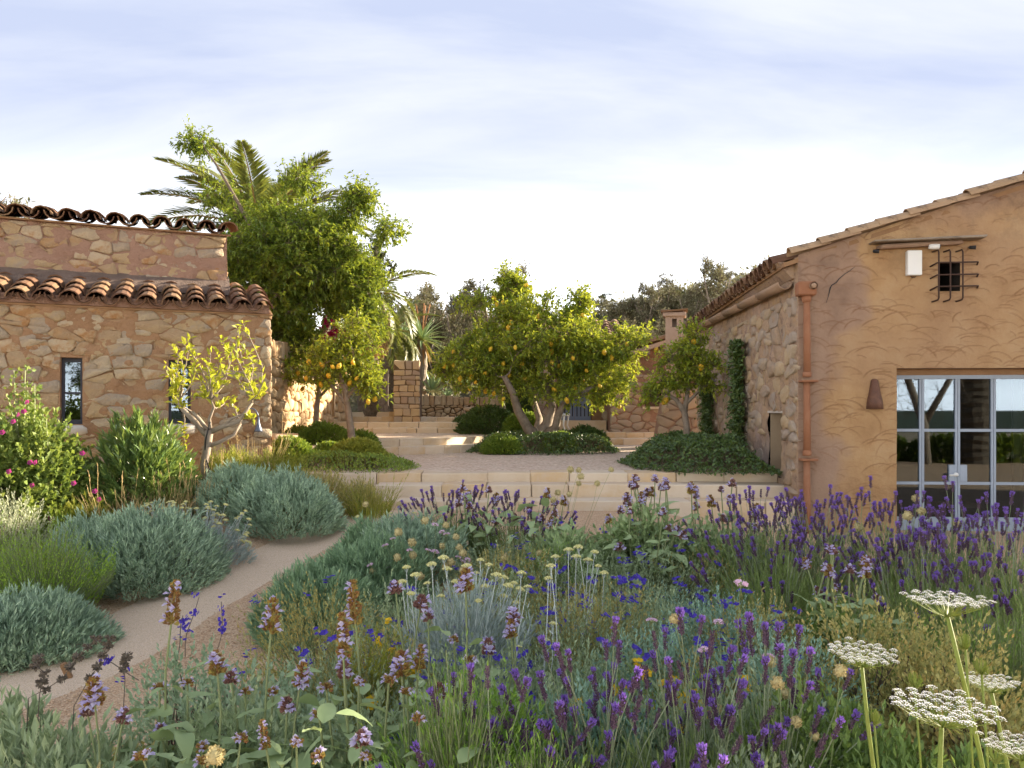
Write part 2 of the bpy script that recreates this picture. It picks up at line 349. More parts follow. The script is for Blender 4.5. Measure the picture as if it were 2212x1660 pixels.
M['vineleaf'] = leafmat('vine_leaf', [(0.035, 0.073, 0.013), (0.075, 0.125, 0.018), (0.138, 0.188, 0.022), (0.237, 0.263, 0.030)], .40, .4, .45, (.36, .38, .02))
M['palmleaf'] = leafmat('palm_leaf', [(0.056, 0.073, 0.022), (0.106, 0.119, 0.030), (0.200, 0.181, 0.044)], .25, .4, .5)
M['drypalm'] = leafmat('dry_frond', [(.16, .10, .035), (.26, .17, .06)], .25, .6, .3, (.35, .22, .06))
M['cypress'] = leafmat('cypress_leaf', [(.014, .022, .009), (.030, .038, .014), (.055, .055, .018)], .12, .7, .2)
M['olive'] = leafmat('olive_leaf', [(0.069, 0.071, 0.040), (0.121, 0.121, 0.067), (0.184, 0.172, 0.098), (0.230, 0.213, 0.127)], .25, .6, .3, (.22, .20, .08))
M['pine'] = leafmat('pine_needle', [(.018, .032, .012), (.038, .055, .018), (.06, .075, .025)], .15, .6, .3)
M['ivy'] = leafmat('ivy_leaf', [(0.023, 0.047, 0.016), (0.047, 0.081, 0.022), (0.081, 0.124, 0.029)], .2, .4, .4)
M['shrub'] = leafmat('shrub_leaf', [(0.056, 0.106, 0.018), (0.119, 0.181, 0.025), (0.213, 0.263, 0.033)], .35, .45, .4)
M['bougain'] = leafmat('magenta_bract', [(0.210, 0.007, 0.042), (0.336, 0.014, 0.070)], .4, .5, .3, (.7, .03, .15))
M['agave'] = leafmat('agave_leaf', [(.10, .16, .08), (.17, .24, .12), (.24, .31, .17)], .15, .4, .5)
M['agave_dry'] = leafmat('aloe_dry', [(.20, .09, .035), (.30, .15, .07)], .2, .7, .2)
M['mallow'] = leafmat('mallow_leaf', [(0.056, 0.100, 0.022), (0.119, 0.163, 0.035), (0.225, 0.250, 0.062)], .35, .55, .3)
M['oleander'] = leafmat('oleander_leaf', [(0.046, 0.091, 0.029), (0.098, 0.156, 0.046), (0.208, 0.247, 0.058)], .28, .3, .6)
M['chalk'] = leafmat('blue_chalk_leaf', [(0.122, 0.178, 0.121), (0.204, 0.281, 0.193), (0.306, 0.400, 0.269), (0.367, 0.454, 0.278)], .22, .5, .4, (.22, .30, .16))
M['chalk2'] = leafmat('sea_green_leaf', [(0.106, 0.174, 0.096), (0.180, 0.269, 0.147), (0.275, 0.375, 0.202)], .22, .5, .4, (.2, .28, .1))
M['santolina'] = leafmat('santolina_leaf', [(0.106, 0.188, 0.025), (0.200, 0.312, 0.037), (0.312, 0.425, 0.056)], .35, .5, .3, (.26, .38, .03))
M['sagebrush'] = leafmat('yellow_green_leaf', [(.10, .125, .02), (.18, .20, .03), (.29, .28, .05)], .4, .5, .3, (.40, .38, .04))
M['silver'] = leafmat('silver_leaf', [(.19, .21, .13), (.30, .32, .21), (.40, .41, .29)], .3, .7, .2, (.4, .4, .2))
M['everleaf'] = leafmat('everlasting_leaf', [(.18, .23, .20), (.28, .33, .30), (.38, .42, .39)], .15, .7, .2, (.3, .34, .26))
M['everstem'] = surf('everlasting_stem', [(.38, .43, .40), (.50, .54, .50)], 8, .8, 0, island=.5)
M['everflower'] = surf('everlasting_flower', [(0.450, 0.414, 0.126), (0.558, 0.522, 0.216), (0.612, 0.585, 0.324)], 20, .8, .3, 90, island=.6)
M['straw'] = leafmat('straw', [(.24, .17, .07), (.36, .26, .12), (.45, .34, .17)], .3, .7, .2, (.5, .36, .14))
M['carpet'] = leafmat('grey_green_leaf', [(0.153, 0.198, 0.102), (0.255, 0.312, 0.172), (0.382, 0.446, 0.268)], .28, .6, .3, (.2, .26, .08))
M['carpet2'] = leafmat('olive_leaf_low', [(0.138, 0.149, 0.052), (0.253, 0.253, 0.086), (0.380, 0.333, 0.115), (0.483, 0.287, 0.086)], .3, .6, .3, (.3, .24, .06))
M['teal'] = leafmat('teal_leaf', [(0.127, 0.218, 0.144), (0.218, 0.333, 0.236), (0.310, 0.425, 0.310)], .25, .6, .3, (.2, .3, .16))
M['grassgreen'] = leafmat('fresh_green_leaf', [(0.084, 0.168, 0.029), (0.156, 0.264, 0.043), (0.252, 0.360, 0.060)], .35, .5, .3, (.2, .34, .03))
M['dkgreen'] = leafmat('deep_green_leaf', [(0.069, 0.112, 0.033), (0.125, 0.194, 0.053), (0.200, 0.269, 0.075)], .3, .55, .3)
M['bigsage'] = leafmat('sage_leaf', [(.16, .225, .095), (.235, .305, .14), (.32, .385, .19)], .3, .6, .3, (.24, .32, .08), 8)
M['redsage'] = leafmat('bronze_leaf', [(.14, .20, .095), (.22, .26, .12), (.34, .17, .07), (.25, .29, .16)], .25, .6, .3, (.26, .2, .06))
M['atriplex'] = leafmat('saltbush_leaf', [(.18, .25, .145), (.28, .36, .225), (.37, .44, .29)], .28, .65, .25, (.3, .36, .18))
M['stemgreen'] = surf('green_stem', [(.13, .17, .06), (.20, .24, .10), (.24, .26, .14)], 6, .7, 0, island=.6)
M['lavstem'] = surf('lavender_stem', [(.15, .19, .09), (.22, .26, .14), (.27, .30, .20)], 6, .7, 0, island=.6)
M['lavleaf'] = leafmat('lavender_leaf', [(0.108, 0.162, 0.046), (0.192, 0.252, 0.074), (0.288, 0.348, 0.120)], .3, .6, .3, (.2, .26, .06))
M['calyx'] = surf('lavender_calyx', [(.06, .032, .06), (.11, .065, .10), (.17, .11, .14)], 90, .8, 0, island=.6, objrnd=.2)
M['violet'] = leafmat('violet_petal', [(0.115, 0.061, 0.260), (0.168, 0.100, 0.345), (0.230, 0.146, 0.406)], .35, .6, .2, (.30, .14, .60))
M['sagecalyx'] = leafmat('sage_calyx', [(.12, .055, .028), (.22, .11, .045), (.26, .20, .05), (.33, .29, .08)], .25, .6, .2, (.34, .22, .05))
M['mauvecalyx'] = leafmat('mauve_calyx', [(.10, .05, .045), (.18, .09, .075), (.26, .15, .11)], .25, .6, .2, (.3, .15, .1))
M['lilac'] = leafmat('lilac_petal', [(0.306, 0.260, 0.474), (0.421, 0.383, 0.566), (0.535, 0.505, 0.643)], .35, .6, .2, (.6, .52, .8))
M['ink'] = leafmat('indigo_petal', [(0.036, 0.023, 0.198), (0.059, 0.036, 0.288), (0.090, 0.059, 0.360)], .3, .55, .2, (.10, .05, .6))
M['yellow'] = leafmat('yellow_petal', [(0.459, 0.275, 0.012), (0.573, 0.383, 0.023)], .35, .5, .2, (.8, .55, .03))
M['pinkpetal'] = leafmat('pink_petal', [(0.495, 0.306, 0.414), (0.594, 0.414, 0.522)], .35, .6, .2, (.7, .5, .6))
M['magenta'] = leafmat('mallow_petal', [(0.184, 0.016, 0.086), (0.270, 0.038, 0.151)], .4, .5, .2, (.6, .08, .3))
M['ball'] = surf('seed_ball', [(0.357, 0.281, 0.111), (0.459, 0.383, 0.178), (0.493, 0.425, 0.238)], 60, .85, .5, 90, island=.6)
M['umbel'] = leafmat('white_floret', [(0.625, 0.645, 0.605), (0.720, 0.720, 0.720), (0.720, 0.720, 0.720)], .3, .7, .2, (.78, .80, .80))
M['umbray'] = leafmat('umbel_ray', [(.12, .16, .035), (.20, .24, .06)], .3, .6, .3)
M['seedwhorl'] = surf('dry_whorl', [(0.090, 0.072, 0.059), (0.144, 0.117, 0.090), (0.180, 0.153, 0.108)], 30, .9, .6, 60, island=.5)
M['lemon'] = surf('lemon_skin', [(0.527, 0.289, 0.013), (0.629, 0.391, 0.025), (0.646, 0.468, 0.051)], 5, .45, .15, 60, objrnd=.6)
# ================================================================ ground, path, terraces
def gz(x, y):
    x = np.asarray(x, float); y = np.asarray(y, float)
    b = .43 * sstep(3.8, 9.0, y) * (1 - .55 * sstep(1.2, 3.2, x))
    b = b + .36 * sstep(6.8, 9.2, y) * sstep(-1.7, -2.9, x)
    b = b + .10 * sstep(-2.4, -1.4, x) * sstep(4.6, 2.6, y)
    return b + .02 * (fbm(x * 1.3 + 9, y * 1.3, 3) - .45)
def sheet(name, xs, ys, zf, mat, parent=None):
    X, Y = np.meshgrid(xs, ys, indexing='ij'); Z = zf(X, Y); n, m_ = X.shape
    i, j = np.meshgrid(np.arange(n - 1), np.arange(m_ - 1), indexing='ij'); a = (i * m_ + j).ravel()
    Q = np.stack([a, a + m_, a + m_ + 1, a + 1], 1)
    me = mesh_np(name, np.stack([X, Y, Z], 2).reshape(-1, 3), Q, None, [mat], smooth=True)
    return link(bpy.data.objects.new(name, me), parent)
struct(sheet('ground', np.linspace(-700, 700, 15), np.linspace(-700, 700, 15), lambda x, y: x * 0 - .35, M['field']))
struct(sheet('garden_soil', np.arange(-13, 15, .14), np.arange(-9, 10.4, .14), gz, M['gravel']))
def ribbon(name, ctr, wid, off, mat, n=160, k=6):
    C = np.array(ctr, float); t = np.linspace(0, 1, len(C)); tt = np.linspace(0, 1, n)
    # smooth interpolation
    def ci(v):
        out = np.zeros(n); d = np.gradient(v, t)
        for q, s in enumerate(tt):
            i = min(int(s * (len(C) - 1)), len(C) - 2); h = t[i + 1] - t[i]; u = (s - t[i]) / h
            out[q] = (2*u**3-3*u**2+1)*v[i] + (u**3-2*u**2+u)*h*d[i] + (-2*u**3+3*u**2)*v[i+1] + (u**3-u**2)*h*d[i+1]
        return out
    P = np.stack([ci(C[:, 0]), ci(C[:, 1])], 1); Wd = np.interp(tt, t, np.broadcast_to(wid, (len(C),)))
    d = nrm(np.gradient(P, axis=0)); N = np.stack([-d[:, 1], d[:, 0]], 1); V = []
    for j in range(k + 1):
        s = j / k - .5; e = 1 + (.30 * (fbm(tt * 9 + j * 7, tt * 3 + 5) - .45) + .22 * (fbm(tt * 60 + j * 7, tt * 3 + 9) - .45)) * (abs(s) > .45)
        q = P + N * (Wd * s * e)[:, None]; V.append(np.stack([q[:, 0], q[:, 1], gz(q[:, 0], q[:, 1]) + (off if 0 < j < k else -.02)], 1))
    V = np.stack(V, 1); i, j = np.meshgrid(np.arange(n - 1), np.arange(k), indexing='ij'); a = (i * (k + 1) + j).ravel()
    me = mesh_np(name, V.reshape(-1, 3), np.stack([a, a + 1, a + k + 2, a + k + 1], 1), None, [mat], smooth=True)
    return struct(link(bpy.data.objects.new(name, me)))
PATH = [(-4.9, 2.9), (-3.5, 3.9), (-2.75, 4.75), (-2.45, 5.9), (-2.05, 7.2), (-1.62, 8.35), (-1.25, 9.25)]
ribbon('gravel_path', PATH, [2.2, 2.1, 2.0, 1.7, 1.5, 1.3, 1.2], .007, M['gravel'])
ribbon('path_tread', [(x + .06, y - .08) for x, y in PATH], [1.35, 1.3, 1.1, .95, .8, .7, .75], .013, M['sand'])
rgp = np.random.default_rng(2); n_ = 7000; pp = np.array(PATH); seg = rgp.integers(0, len(PATH) - 1, n_); tq_ = rgp.random(n_)[:, None]; pc = pp[seg] + (pp[seg + 1] - pp[seg]) * tq_; dn = nrm(pp[seg + 1] - pp[seg]); off = rgp.normal(size=n_) * .12 + np.where(rgp.random(n_) < .5, -.62, .55); pc = pc + np.stack([-dn[:, 1], dn[:, 0]], 1) * off[:, None]; pr0 = rgp.uniform(.004, .010, n_)
O6 = np.array([[1, 0, 0], [-1, 0, 0], [0, 1, 0], [0, -1, 0], [0, 0, .7], [0, 0, -.7]]); O8 = np.array([[4, 0, 2], [4, 2, 1], [4, 1, 3], [4, 3, 0], [5, 2, 0], [5, 1, 2], [5, 3, 1], [5, 0, 3]])
pv = np.concatenate([pc, (gz(pc[:, 0], pc[:, 1]) + .010)[:, None]], 1)[:, None] + O6[None] * pr0[:, None, None]; ga = Acc(); ga.add(pv.reshape(-1, 3), None, (np.arange(n_)[:, None, None] * 6 + O8[None]).reshape(-1, 3)); go = ga.obj('loose_gravel', M['pebble']); tag(go, 'loose tan gravel scattered along both sides of the path', 'gravel', None, 'stuff')
T1, T2, T3, T4 = .796, 1.058, 1.295, 1.53
def flat(name, pts, z, mat):
    V = [(x, y, z) for x, y in pts]; me = bpy.data.meshes.new(name); me.from_pydata(V, [], [list(range(len(V)))]); me.materials.append(mat)
    return struct(link(bpy.data.objects.new(name, me)))
flat('lower_terrace', [(-13, 10.0), (6, 10.0), (6, 24), (-13, 24)], T1 - .006, M['cobble'])
def xd(px, D): return (Xp(px, D), D)
MID = [(-9, 13.2), xd(800, 13.5), xd(960, 14.4), xd(1110, 16.0), xd(1290, 18.0), (6, 18.4)]
flat('middle_terrace', [(x, y + .55) for x, y in MID] + [(6, 26), (-9, 26)], T2 - .006, M['cobble'])
UP = [(-5.0, 18.2), xd(900, 18.2), xd(1115, 18.3)]
flat('upper_terrace', [(x, y + .6) for x, y in UP] + [(.2, 26), (-5, 26)], T3 - .006, M['cobble'])
def hz(x, y):
    h = 1.2 + 5.6 * sstep(23, 48, y) + 3 * sstep(50, 120, y) + 2.4 * sstep(2, 16, x) * sstep(24, 44, y) - 1.6 * sstep(-2, -26, x) * sstep(26, 50, y)
    return h * sstep(21.5, 24.5, y) + 1.0 * (1 - sstep(21.5, 24.5, y)) + .7 * (fbm(x * .12 + 5, y * .12, 4) - .45) * sstep(25, 35, y)
struct(sheet('hillside', np.linspace(-90, 90, 91), np.concatenate([np.arange(21.5, 60, 1.0), np.linspace(60, 200, 30)]), hz, M['hillsoil']))
struct(sheet('far_hill', np.linspace(-160, 220, 60), np.linspace(-260, -45, 40), lambda x, y: -.4 + 2.6 * sstep(-50, -150, y) * (.55 + .9 * fbm(x * .011 + 3, y * .01 + 8, 3)), M['pine']))

# ---------------------------------------------------------------- stone steps, slab by slab
def slabrun(parent, pts, zt, zb, dep, rng, ln=.62, jit=.004, name='slab'):
    P = [np.array(p, float) for p in pts]
    for a, b in zip(P[:-1], P[1:]):
        L = np.linalg.norm(b - a); ang = math.atan2(b[1] - a[1], b[0] - a[0]); s = 0
        while s < L - .02:
            l = min(L - s, ln * rng.uniform(.65, 1.4))
            if L - s - l < .2: l = L - s
            q = a + (b - a) / L * s
            V, Q, T = cbox(.003, l - .004, rng.uniform(-.006, .006), dep, 0, zt - zb + rng.uniform(-.004, .004), .010, jit, rng)
            ac = Acc(); ac.add(V, Q, T); o = ac.obj(name, M['ashlar'], parent); o.location = (q[0], q[1], zb); o.rotation_euler = (0, 0, ang); s += l
rs = np.random.default_rng(21)
st1 = thing('stone_steps', 'wide cream limestone steps behind the lavender leading up to the cobbled terrace', 'steps', (0, 0, 0))
zb0 = .20
slabrun(st1, [(-1.50, 9.0), (3.19, 9.0)], .54, zb0, .46, rs)
slabrun(st1, [(-1.62, 9.4), (3.23, 9.4)], .685, .30, .46, rs)
slabrun(st1, [(-2.93, 9.8), (3.26, 9.8)], T1, .40, .40, rs)
st2 = thing('stone_steps', 'slanting pair of low limestone steps between the left shrubs and the big lemon tree', 'steps')
slabrun(st2, MID[1:], T1 + .135, T1 - .1, .46, rs)
slabrun(st2, [(x, y + .42) for x, y in MID[1:]], T2, T1, .40, rs)
st3 = thing('stone_steps', 'long upper limestone steps below the stone gate pillar', 'steps')
slabrun(st3, UP, T2 + .11, T2 - .1, .46, rs)
slabrun(st3, [(x, y + .42) for x, y in UP], T3, T2, .45, rs)
st4 = thing('stone_steps', 'short topmost limestone steps rising to the old wooden gate', 'steps')
slabrun(st4, [xd(752, 20.0), xd(1000, 20.0)], T3 + .12, T3 - .1, .5, rs, .5)
slabrun(st4, [xd(752, 20.4), xd(905, 20.4)], T4, T3, .6, rs, .5)

# ================================================================ masonry tools
class Frame:
    def __init__(s, O, ang): s.O = O; s.a = ang; s.U = (math.cos(ang), math.sin(ang)); s.Wd = (-math.sin(ang), math.cos(ang))
    def hit(s, px, py, wd=0.0):
        a = (px - CX) / F
        u = (a * (s.O[1] + wd * s.Wd[1]) - s.O[0] - wd * s.Wd[0]) / (s.U[0] - a * s.U[1])
        D = s.O[1] + u * s.U[1] + wd * s.Wd[1]; return u, CZ - (py - HY) * D / F, D
    def world(s, u, wd, z): return (s.O[0] + u * s.U[0] + wd * s.Wd[0], s.O[1] + u * s.U[1] + wd * s.Wd[1], z)
def gridwall(u0, u1, z0, z1, res, holes, disp, ztop=None):
    us = set(np.round(np.arange(u0, u1 + 1e-6, res), 4)) | {u1}; zs = set(np.round(np.arange(z0, z1 + 1e-6, res), 4)) | {z1}
    for h in holes: us |= {h[0], h[1]}; zs |= {h[2], h[3]}
    us = np.array(sorted(u for u in us if u0 <= u <= u1)); zs = np.array(sorted(z for z in zs if z0 <= z <= z1))
    U, Z = np.meshgrid(us, zs, indexing='ij')
    if ztop is not None: Z = np.minimum(Z, ztop(U))
    n, m_ = U.shape; Yd = disp(U, Z)
    i, j = np.meshgrid(np.arange(n - 1), np.arange(m_ - 1), indexing='ij')
    cu = (U[:-1, :-1] + U[1:, 1:]) / 2; cz = (Z[:-1, :-1] + Z[1:, 1:]) / 2; keep = np.ones_like(cu, bool)
    for h in holes: keep &= ~((cu > h[0]) & (cu < h[1]) & (cz > h[2]) & (cz < h[3]))
    keep &= (Z[:-1, 1:] - Z[:-1, :-1] > 1e-5) | (Z[1:, 1:] - Z[1:, :-1] > 1e-5)
    a = (i * m_ + j)[keep]
    return np.stack([U, Yd, Z], 2).reshape(-1, 3), np.stack([a, a + m_, a + m_ + 1, a + 1], 1), U, Z
def clip_poly(poly, p, q):
    m_ = (p + q) / 2; d = q - p; out = []
    for i in range(len(poly)):
        a, b = poly[i], poly[(i + 1) % len(poly)]; sa, sb = np.dot(a - m_, d), np.dot(b - m_, d)
        if sa <= 0: out.append(a)
        if sa * sb < 0: out.append(a + (b - a) * (sa / (sa - sb)))
    return out
def cells(u0, u1, z0, z1, du, dz, rng, jit=.42, jz=None):
    jz = jit if jz is None else jz
    """irregular stone outlines filling a rectangle"""
    S = []; k = du / dz; row = 0; z = z0 + dz / 2
    while z < z1 + dz * .4:
        x = u0 - du * (.5 if row % 2 else 0) + du * .5
        while x < u1 + du * .5:
            S.append((x + rng.uniform(-jit, jit) * du, (z + rng.uniform(-jz, jz) * dz) * k)); x += du * rng.uniform(.55, 1.5)
        z += dz * rng.uniform(.75, 1.25); row += 1
    S = np.array(S); out = []
    for i, p in enumerate(S):
        poly = [np.array(c) for c in ((u0, z0 * k), (u1, z0 * k), (u1, z1 * k), (u0, z1 * k))]
        d = np.linalg.norm(S - p, axis=1)
        for j in np.argsort(d)[1:16]:
            if d[j] > 3.4 * du or len(poly) < 3: break
            poly = clip_poly(poly, p, S[j])
        if len(poly) >= 3:
            A = np.array(poly) / np.array([1, k])
            if np.ptp(A[:, 0]) > .05 and np.ptp(A[:, 1]) > .035: out.append(A)
    return out
def stone_from(poly, gap, dep, rng, name, mat, parent, y0=0.0, back=.05, fr=.80, rough=.25, cut=.2):
    c = poly.mean(0); P = c + (poly - c) * (1 - gap / max(.04, np.linalg.norm(poly - c, axis=1).mean()))
    q = []                                     # soften the corners
    for i in range(len(P)):
        a, b = P[i], P[(i + 1) % len(P)]; L = np.linalg.norm(b - a)
        if L < .02: q.append((a + b) / 2)
        else: q += [a * (1 - cut) + b * cut, a * cut + b * (1 - cut)]
    P = np.array(q); c = P.mean(0); n = len(P); P = P + rng.normal(size=P.shape) * .005
    fq = c + (P - c) * (fr + rng.normal(size=(n, 1)) * .03)
    tilt = rng.normal(size=2) * rough
    yf = -dep + ((fq - c) @ tilt) * .25 + rng.normal(size=n) * dep * .12
    V = np.concatenate([np.stack([P[:, 0] - c[0], np.full(n, back), P[:, 1] - c[1]], 1), np.stack([P[:, 0] - c[0], np.full(n, -dep * .35) + rng.normal(size=n) * .003, P[:, 1] - c[1]], 1),
                        np.stack([fq[:, 0] - c[0], yf, fq[:, 1] - c[1]], 1), [[0, -dep * 1.12, 0]]])
    Q = []; T = []
    for i in range(n):
        j = (i + 1) % n; Q.append([i, j, n + j, n + i]); Q.append([n + i, n + j, 2 * n + j, 2 * n + i]); T.append([2 * n + i, 2 * n + j, 3 * n])
    a = Acc(); a.add(V, Q, T); o = a.obj(name, mat, parent, smooth=True); o.location = (c[0], y0, c[1]); return o
def masonry(parent, rect, du, dz, mat, rng, gap=.012, dep=(.0, .02), holes=(), y0=0.0, name='stone', jit=.42, rz=None, drop=0.0, fr=.8, jz=None, cut=.2):
    for A in cells(*rect, du, dz, rng, jit, jz):
        c = A.mean(0)
        if any(h[0] - .02 < c[0] < h[1] + .02 and h[2] - .02 < c[1] < h[3] + .02 for h in holes): continue
        for h in holes:       # trim against the opening
            if A[:, 0].max() > h[0] and A[:, 0].min() < h[1] and A[:, 1].max() > h[2] and A[:, 1].min() < h[3]:
                if c[1] > h[3]: A[:, 1] = np.maximum(A[:, 1], h[3])
                elif c[1] < h[2]: A[:, 1] = np.minimum(A[:, 1], h[2])
                elif c[0] < h[0]: A[:, 0] = np.minimum(A[:, 0], h[0])
                else: A[:, 0] = np.maximum(A[:, 0], h[1])
        if rng.random() < drop: continue
        stone_from(A, gap * rng.uniform(.7, 1.6), rng.uniform(*dep), rng, name, mat, parent, y0, fr=fr, cut=cut)
def boxpart(name, mat, parent, b, c=.004): return cboxobj(name, mat, parent, b, c)

# barrel tile: length along +Y, convex up, lower end at origin
def tile_mesh(name, mat, L=.47, r0=.118, r1=.098, th=.014, seg=6, arc=170):
    V = []; Q = []
    for e, (y, r) in enumerate(((0, r0), (L, r1))):
        for sgn in (0, 1):
            for k in range(seg + 1):
                a = math.radians(90 - arc / 2 + arc * k / seg); rr = r - th * sgn
                V.append((math.cos(a) * rr, y, math.sin(a) * rr))
    s = seg + 1
    for k in range(seg):
        Q.append([k, 2 * s + k, 2 * s + k + 1, k + 1]); Q.append([s + k + 1, 3 * s + k + 1, 3 * s + k, s + k])
        Q.append([k + 1, s + k + 1, s + k, k]); Q.append([2 * s + k, 3 * s + k, 3 * s + k + 1, 2 * s + k + 1])
    Q.append([0, s, 3 * s, 2 * s]); Q.append([seg, 2 * s + seg, 3 * s + seg, s + seg])
    return mesh_np(name, V, Q, None, [mat], smooth=False)
TILE = tile_mesh('roof_tile', M['terra']); VTILE = tile_mesh('verge_tile', M['verge'], .45, .10, .085)
def tile_field(parent, x0, x1, y0, z0, slope, rows, rng, pitch=.262, step=.37, me=None, edge=True, ax=1):
    """columns along local x (ax=1, roof rising to +y) ; ax=0: columns along local y, roof rising to +x"""
    me = me or TILE; n = int(round((x1 - x0) / pitch)); cs, sn = math.cos(slope), math.sin(slope)
    for i in range(n + 1):
        for r in range(rows):
            for pan in (1, 0):
                x = x0 + i * pitch + (0 if not pan else pitch / 2)
                if pan and i == n: continue
                d = r * step + (0 if pan else rng.uniform(-.015, .015)); lift = .0 if pan else .034
                x += rng.normal() * .006; q = y0 + d * cs; z = z0 + d * sn + lift + .012 * 0 + rng.normal() * .003
                til = slope - .035
                o = bpy.data.objects.new('roof_tile', me)
                mt = Matrix.Rotation(til + rng.normal() * .012, 4, 'X') @ Matrix.Rotation(rng.normal() * .02, 4, 'Z') @ Matrix.Rotation((math.pi if pan else 0) + rng.normal() * .03, 4, 'Y')
                if pan: z += .112
                if ax == 1: o.matrix_local = Matrix.Translation((x, q, z)) @ mt
                else: o.matrix_local = Matrix.Translation((q, x, z)) @ Matrix.Rotation(-math.pi / 2, 4, 'Z') @ mt
                o.scale = (1, 1, 1); link(o, parent)

# ================================================================ left house
LF = Frame((-2.985, 9.9), math.radians(23)); rl = np.random.default_rng(5)
LH = thing('stone_house', 'ochre rubble stone house with wavy clay tile eaves on the left', 'house', (LF.O[0], LF.O[1], 0), LF.a)
def Lwin(px0, px1, py0, py1):
    u0, z1, _ = LF.hit(px0, py0); u1, z0, _ = LF.hit(px1, py1); return [round(u0, 4), round(u1, 4), round(z0, 4), round(z1, 4)]
w1 = Lwin(130, 178, 772, 917); w2 = Lwin(364, 412, 782, 912); w2[2], w2[3] = w1[2], w1[3]
LHOLES = [w1, w2]; LB = 1.05; ZU = .5 * (LF.hit(506, 512, LB)[1] + LF.hit(20, 468, LB)[1])
def rough(sd, amp=.03): return lambda U, Z: -(amp * (fbm(U * 7 + sd, Z * 9 + sd, 4) - .47) + .02 * (fbm(U * 1.4, Z * 1.4 + sd, 2) - .4)) * 1.3
V, Q, _, _ = gridwall(-3.7, 0, .4, 2.77, .024, LHOLES, rough(4, .062))
a = Acc(); a.add(V, Q); wl = a.obj('wall', M['mortar'], LH, smooth=True)
a = Acc(); box(a, -7, -3.7, 0, .3, .2, 2.77); box(a, -.3, -.005, .06, LB, .2, 2.77); box(a, -7, -.05, LB + .1, 6, .2, 2.95); a.obj('wall_return', M['mortar'], LH)
masonry(wl, (-3.7, .012, .45, 2.75), .25, .135, M['stone'], rl, .006, (-.004, .022), LHOLES, jit=.48, fr=.9, jz=.30, cut=.12)
masonry(wl, (-3.6, .0, .5, 2.73), .15, .085, M['stone'], np.random.default_rng(77), .006, (-.008, .016), LHOLES, drop=.66, fr=.88)
def window_unit(parent, h, wall_mat, dep=.22, split=.47):
    u0, u1, z0, z1 = h
    a = Acc(); box(a, u0 - .06, u0, .0, .5, z0, z1); box(a, u1, u1 + .06, .0, .5, z0, z1); box(a, u0, u1, .01, .5, z1, z1 + .06); box(a, u0, u1, .01, .5, z0 - .06, z0)
    a.obj('reveal', wall_mat, parent)
    wn = Acc(); f = .032; y0, y1 = dep, dep + .05
    box(wn, u0, u0 + f, y0, y1, z0, z1); box(wn, u1 - f, u1, y0, y1, z0, z1); box(wn, u0 + f, u1 - f, y0, y1, z0, z0 + f * 1.6); box(wn, u0 + f, u1 - f, y0, y1, z1 - f * 1.4, z1)
    zm = z0 + (z1 - z0) * split; box(wn, u0 + f, u1 - f, y0 + .004, y1 - .004, zm - .013, zm + .013)
    wo = wn.obj('window', M['dframe'], parent)
    for za, zb in ((z0 + f * 1.6, zm - .013), (zm + .013, z1 - f * 1.4)):
        g = Acc(); box(g, u0 + f, u1 - f, dep + .022, dep + .028, za, zb); g.obj('pane', M['glass'], wo)
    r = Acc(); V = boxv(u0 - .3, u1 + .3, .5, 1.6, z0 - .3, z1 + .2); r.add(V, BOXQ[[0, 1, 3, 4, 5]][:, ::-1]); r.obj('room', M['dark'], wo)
    return wo
for h in LHOLES:
    wo = window_unit(wl, h, M['mortar'], .13)
    s = stone_from(np.array([[h[0] - .04, h[2] - .115], [h[1] + .05, h[2] - .13], [h[1] + .06, h[2] - .005], [h[0] - .05, h[2] - .005]]), .0, .07, rl, 'sill', M['sill'], wl, 0.0, .1, .92)
sl_ = .30
rf = Acc(); V = np.array([[-7, -.03, 2.755], [.02, -.03, 2.755], [.02, LB, 2.755 + (LB + .03) * sl_], [-7, LB, 2.755 + (LB + .03) * sl_]]); V = np.concatenate([V - [0, 0, .03], V - [0, 0, .008]])
rf.add(V, BOXQ); lroof = rf.obj('roof', M['brownwood'], LH)
tile_field(lroof, -3.75, .0, -.13, 2.755, math.atan(sl_), 4, np.random.default_rng(9), .262, .37)
a = Acc(); box(a, -3.7, -.02, -.05, .06, 2.752, 2.852); a.obj('eave_mortar', M['mortar_up'], lroof)
# upper storey set back
V, Q, _, _ = gridwall(-4.6, -.45, 2.95, ZU, .026, [], rough(11, .06)); V[:, 1] += LB
a = Acc(); a.add(V, Q); wu = a.obj('wall', M['mortar_up'], LH, smooth=True)
masonry(wu, (-4.6, -.44, 3.0, ZU - .03), .24, .135, M['stone'], np.random.default_rng(15), .008, (-.008, .018), (), LB, jit=.46, fr=.9, jz=.3, cut=.12)
a = Acc(); box(a, -8, -4.6, LB, LB + .3, 2.9, ZU); box(a, -.8, -.455, LB + .06, 6, 2.9, ZU); box(a, -8, -.8, 5.8, 6, 2.9, ZU); a.obj('wall_return', M['mortar_up'], LH)
fl = Acc(); zq = 2.755 + LB * sl_; V = np.array([[-5, LB - .22, zq], [-.42, LB - .22, zq], [-.42, LB + .06, zq], [-5, LB + .06, zq], [-5, LB - .14, zq + .12], [-.42, LB - .14, zq + .12], [-.42, LB + .03, zq + .26], [-5, LB + .03, zq + .26]])
fl.add(V, BOXQ); fl.obj('mortar_fillet', surf('grey_fillet', [(.10, .07, .055), (.19, .135, .105)], 6, .95, 1.0, 22, .03), LH)
rf = Acc(); V = np.array([[-8, LB - .06, ZU + .005], [-.4, LB - .06, ZU + .005], [-.4, 6, ZU + .005 + (6.06 - LB) * .2], [-8, 6, ZU + .005 + (6.06 - LB) * .2]]); V = np.concatenate([V - [0, 0, .03], V - [0, 0, .008]])
rf.add(V, BOXQ); uroof = rf.obj('roof', M['brownwood'], LH)
